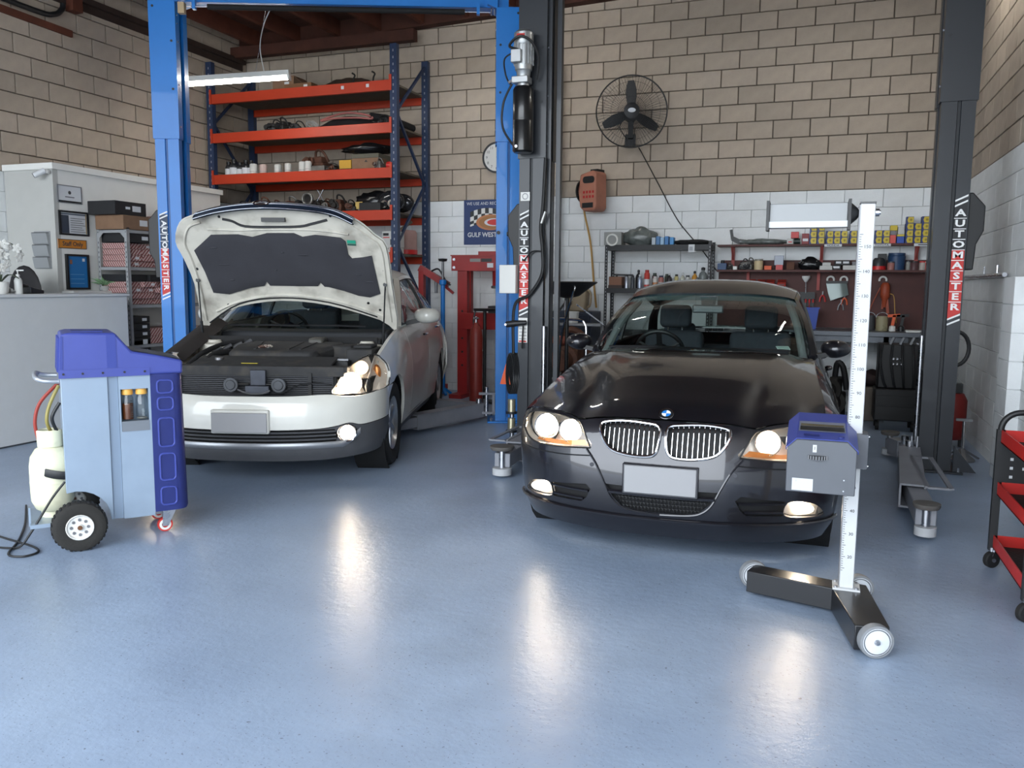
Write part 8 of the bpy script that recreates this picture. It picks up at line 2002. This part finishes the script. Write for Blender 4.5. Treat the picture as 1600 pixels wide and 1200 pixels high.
def tin(name, label, px, r, h, m, y=9.8, capm=None):
    t = thing(name, label, 'tin', (sx_(px), y, zb)); MB().lathe([(0, 0), (r, 0), (r, h), (r*0.93, h), (r*0.93, h-0.01), (0, h-0.012)], 20).build('body', m, t); MB().tube([(r*cos(a), -r*0.2, h*0.9+r*0.9*sin(a)) for a in [pi*i/10 for i in range(11)]], 0.004, 6).build('bail', STEEL, t); return t
tin('beige_tin', 'stained beige tin with wire bail on the workbench', 1388, 0.062, 0.155, mat('beige_tin', '8c8468', 0.5, stain='4a4434', sscale=14, samt=0.6)); tin('dark_tin', 'dark grey tin left of the beige tin', 1370, 0.055, 0.16, mat('dark_grey_tin', '3a3b3e', 0.5), 9.85)
tag(MB().lathe([(0.05, -0.012), (0.065, -0.012), (0.065, 0.012), (0.05, 0.012), (0.05, -0.012)], 24, (sx_(1360), 9.78, zb+0.067), (0.5, -0.85, 0)).build('tape_roll', WHITEP), 'white tape roll standing behind the tester post', 'tape')
for i, (px, lab) in enumerate(((1403, 'small orange and white spray gun on the workbench'), (1416, 'dark spray gun at the right on the workbench'))):
    t = thing('spray_gun', lab, 'spray gun', (sx_(px), 9.75, zb)); m_ = mat('orange_plastic', 'd0562a', 0.5) if i == 0 else BLACK
    MB().lathe([(0, 0), (0.035, 0), (0.03, 0.05), (0.012, 0.06), (0, 0.06)], 14).build('cup', WHITEP if i == 0 else m_, t); MB().bar((0, 0, 0.06), (0.015, 0, 0.17), 0.025, 0.03).bar((-0.05, 0, 0.16), (0.07, 0, 0.17), 0.025, 0.03).build('gun_body', m_, t)
sbox('white_slab', 'white slab at the right end of the workbench', 1420, 1440, zb, 0.022, WHITEP, 'slab', 9.5)
tv = thing('bench_vice', 'black bench vice at the right end of the workbench', 'vice', (1.0, 9.43, 0.80)); MB().box(-0.09, 0.05, 0.0, 0.03, -0.02, 0.1).box(-0.06, 0.02, -0.08, 0.0, 0.03, 0.09).build('body', BLACK, tv); MB().cyl((-0.02, -0.14, 0.05), (-0.02, 0, 0.05), 0.012).cyl((-0.08, -0.13, 0.05), (0.04, -0.13, 0.05), 0.007).build('screw', STEEL, tv)
# under the bench
ty = thing('diagnostic_trolley', 'black trolley loaded with leads and sockets in front of the workbench', 'trolley', (0.79, 8.95, 0)); BLK2 = mat('trolley_black', '121214', 0.5, var=0.2)
MB().box(-0.20, 0.20, 0.0, 0.34, 0.10, 0.42).box(-0.18, 0.18, 0.06, 0.34, 0.42, 0.86).build('cabinet', BLK2, ty, bevel=0.012)
for z in (0.2, 0.31): MB().box(-0.18, 0.18, -0.012, 0.0, z-0.04, z+0.045).build('drawer', BLK2, ty)
for k in range(6): MB().lathe([(0.0, 0.0), (0.014, 0.0), (0.014, 0.03), (0.008, 0.03)], 12, (-0.05+0.035*(k % 3), 0.045, 0.72-0.05*(k//3)), (0, -1, 0)).build('socket', CHROME, ty)
for k in range(4): MB().tube(spline([(-0.15+0.09*k, 0.05, 0.86), (-0.17+0.1*k, -0.02, 0.70), (-0.13+0.09*k, -0.02, 0.50), (-0.10+0.08*k, 0.02, 0.44)], 5), 0.011, 8).build('lead', BLACK, ty)
for k in range(3): MB().bar((-0.08+0.09*k, 0.06, 0.86), (-0.05+0.09*k, 0.05, 0.93), 0.03, 0.02).build('clamp', DSTEEL, ty)
for x in (-0.16, 0.16):
    for y in (0.04, 0.30): MB().cyl((x-0.015, y, 0.045), (x+0.015, y, 0.045), 0.045, n=16).build('caster', RUBBER, ty)
tag(MB().box(0.42, 0.72, 9.55, 9.85, 0, 0.36).build('carton_low', mat('carton_grey_brown', '6d655c', 0.85, stain='4a443e', sscale=6, samt=0.5), bevel=0.01), 'scuffed grey-brown carton on the floor under the workbench', 'box'); blob('dark_bag', 'dark brown bag lying on the scuffed carton', 'bag', (0.58, 9.7, 0.445), 0.17, (1.05, 0.8, 0.5), mat('bag_brown', '2e2120', 0.8), 97)
for i, (x, zz) in enumerate(((0.02, 0.0), (0.10, 0.0))): engine_part('used_part', f'black oily part on the floor under the bench, {ORD[i]} from the car', (x+0.14*i, 9.6, zz), (0.17, 0.2, 0.42+0.12*i), 120+i, (M_PL, M_DK))
# right corner: red tank and axle stand
rt = thing('red_compressor', 'small red air tank against the right wall behind the post', 'tank', (1.18, 8.30, 0)); MB().lathe([(0, 0.06), (0.10, 0.07), (0.13, 0.12), (0.13, 0.42), (0.10, 0.48), (0, 0.49)], 22).build('tank', mat('tank_red', '7a2522', 0.5), rt); MB().box(-0.05, 0.08, -0.05, 0.05, 0.49, 0.57).build('regulator', BLACK, rt); MB().cyl((-0.05, -0.13, 0.40), (-0.05, -0.15, 0.40), 0.025).build('gauge', WHITEP, rt)
for k in range(3): MB().box(0.10*cos(2.1*k)-0.02, 0.10*cos(2.1*k)+0.02, 0.10*sin(2.1*k)-0.02, 0.10*sin(2.1*k)+0.02, 0, 0.1).build('foot', BLACK, rt)
ax = thing('axle_stand', 'small chrome axle stand on the floor by right wall', 'stand', (1.19, 7.62, 0)); MB().lathe([(0, 0.0), (0.10, 0.0), (0.10, 0.012), (0.035, 0.07), (0.02, 0.10), (0, 0.10)], 18).build('base', DSTEEL, ax); MB().cyl((0, 0, 0.08), (0, 0, 0.33), 0.012, n=10).build('ram', CHROME, ax); MB().bar((-0.06, 0, 0.34), (0.06, 0, 0.34), 0.03, 0.02).build('saddle', DSTEEL, ax)
for k in range(3): MB().bar((0, 0, 0.10), (0.15*cos(2.1*k+0.5), 0.15*sin(2.1*k+0.5), 0.015), 0.03, 0.012).build('leg', DSTEEL, ax)
# ------------------------------------------------------------------ between the left post and the dark car
cb = thing('blue_cabinet', 'navy tool cabinet against the wall left of black shelving', 'cabinet', (-2.76, 9.6, 0)); NC = mat('cabinet_navy', '1d2639', 0.45)
MB().box(-0.29, 0.27, 0, 0.45, 0.06, 1.10).build('carcass', NC, cb, bevel=0.008)
for k in range(4):
    d = MB().box(-0.27, 0.25, -0.016, 0.0, 0.12+0.24*k, 0.33+0.24*k).build('drawer', NC, cb, bevel=0.004, seg=1); MB().box(-0.15, 0.13, -0.03, -0.016, 0.29+0.24*k, 0.305+0.24*k).build('handle', STEEL, d)
jc = thing('jerry_can', 'beige plastic jerry can on the navy cabinet', 'can', (-2.70, 9.78, 1.10)); JM = mat('jerry_beige', '9a8a72', 0.55, var=0.08)
MB().prism([(-0.12, 0), (0.10, 0), (0.115, 0.24), (0.06, 0.285), (-0.03, 0.30), (-0.14, 0.285)], -0.09, 0.09).build('body', JM, jc, bevel=0.02); MB().tube(spline([(0.09, 0, 0.27), (0.145, 0, 0.22), (0.14, 0, 0.08), (0.10, 0, 0.05)], 5), 0.014, 8).build('handle', JM, jc)
pn_ = thing('oil_suction_pole', 'brass and chrome nozzle on an upright pole before navy cabinet', 'pole', (-2.76, 9.43, 0)); MB().cyl((0, 0, 0), (0, 0, 1.12), 0.017).build('pole', mat('brass_dull', '6e5f44', 0.5, 0.6), pn_); MB().lathe([(0.0, 1.12), (0.03, 1.12), (0.022, 1.2), (0.016, 1.27), (0.03, 1.33), (0.033, 1.44), (0.028, 1.45), (0.02, 1.43)], 16).build('nozzle', STEEL, pn_); MB().bar((-0.09, 0, 1.10), (0.02, 0, 1.25), 0.02, 0.02).bar((0.0, 0, 1.17), (0.07, 0, 1.2), 0.02, 0.02).build('trigger', BLACK, pn_); MB().lathe([(0, 0), (0.11, 0), (0.11, 0.03), (0.02, 0.05)], 20).build('base', BLACK, pn_)
wc = thing('measuring_jug', 'white plastic jug on the chrome-railed trolley', 'jug', (-2.62, 9.20, 0.985)); MB().lathe([(0, 0), (0.07, 0), (0.085, 0.13), (0.08, 0.13), (0.066, 0.01)], 20).build('body', WHITEP, wc); MB().lathe([(0.074, 0.03), (0.077, 0.03), (0.079, 0.045), (0.076, 0.045)], 20).build('band', BLACK, wc)
tl = thing('parts_trolley', 'low trolley with bent chrome rail holding a dark gearbox', 'trolley', (-2.55, 8.95, 0)); MB().box(-0.38, 0.32, -0.2, 0.35, 0.18, 0.22).box(-0.2, 0.30, 0.12, 0.35, 0.96, 0.985).build('shelf', DSTEEL, tl)
MB().tube(spline([(-0.36, -0.19, 0.22), (-0.37, -0.19, 0.8), (-0.34, -0.19, 1.03), (-0.2, -0.19, 1.045), (0.12, -0.19, 1.04), (0.20, -0.19, 1.0), (0.22, -0.19, 0.85), (0.22, -0.19, 0.22)], 8), 0.013, 8).build('rail', CHROME, tl)
for x in (-0.33, 0.27):
    for y in (-0.15, 0.3): MB().cyl((x-0.015, y, 0.06), (x+0.015, y, 0.06), 0.06, n=16).bar((x, y, 0.06), (x, y, 0.18), 0.03, 0.02).build('caster', RUBBER, tl)
    MB().cyl((x, 0.3, 0.2), (x, 0.3, 0.97), 0.012).build('rear_post', DSTEEL, tl)
engine_part('gearbox', 'dark oily gearbox on the chrome-railed trolley', (-2.58, 8.98, 0.221), (0.5, 0.3, 0.62), 131)
tag(blob('red_rag', 'rust-red rag over the dark oily gearbox', 'rag', (-2.62, 8.93, 0.80), 0.15, (1.3, 0.7, 0.35), mat('rag_red', '7a4234', 0.85, var=0.2), 132), None)
tag(MB().bar((-2.55, 9.13, 1.2), (-2.22, 9.10, 0.98), 0.012, 0.012).build('dip_rod', STEEL), 'thin steel rod leaning over the white plastic jug', 'rod')
dt = thing('oil_drainer', 'black oil drain pan on a bent chrome stand behind post', 'drainer', (-2.40, 8.22, 0)); 
MB().lathe([(0.03, 1.28), (0.12, 1.30), (0.25, 1.40), (0.31, 1.44), (0.30, 1.45), (0.24, 1.415), (0.1, 1.32), (0.0, 1.31)], 26, (-0.02, 0.1, 0)).build('pan', BLACK, dt); MB().tube(spline([(0.06, -0.10, 1.44), (0.12, -0.12, 1.40), (0.09, -0.12, 1.28), (-0.02, -0.1, 0.85), (-0.06, -0.1, 0.1)], 7), 0.011, 8).build('stand', CHROME, dt); MB().cyl((-0.02, 0.1, 0.4), (-0.02, 0.1, 1.30), 0.02).build('funnel_pipe', BLACK, dt); MB().lathe([(0, 0.06), (0.2, 0.06), (0.22, 0.1), (0.22, 0.4), (0.05, 0.46), (0, 0.46)], 24, (-0.02, 0.1, 0)).build('tank', BLACK, dt)
for k in range(3): MB().cyl((-0.02+0.2*cos(2.1*k)-0.02, 0.1+0.2*sin(2.1*k), 0.035), (-0.02+0.2*cos(2.1*k)+0.02, 0.1+0.2*sin(2.1*k), 0.035), 0.035).build('caster', RUBBER, dt)
# fender cover on the far wing of the white car
M_ = Matrix.Translation((-3.62, 4.61, 0)) @ Matrix.Rotation(radians(17.7), 4, 'Z')
rows = []
for i in range(13):
    y = 0.62+0.075*i; zt_ = 0.86+(y-0.7)*0.27
    rows.append([M_ @ Vector(p) for p in ((-0.66, y, zt_-0.02), (-0.74, y, zt_+0.03), (-0.81, y, zt_+0.035), (-0.87, y, zt_-0.02), (-0.915, y, zt_-0.15), (-0.925, y, zt_-0.34))])
fc_ = MB().grid(rows).build('fender_cover', mat('cover_black_brown', '2a2523', 0.8, var=0.2), smooth=80); thicken(fc_, 0.006); tag(fc_, 'black-brown fender cover draped over the wing of the white sedan', 'cover')
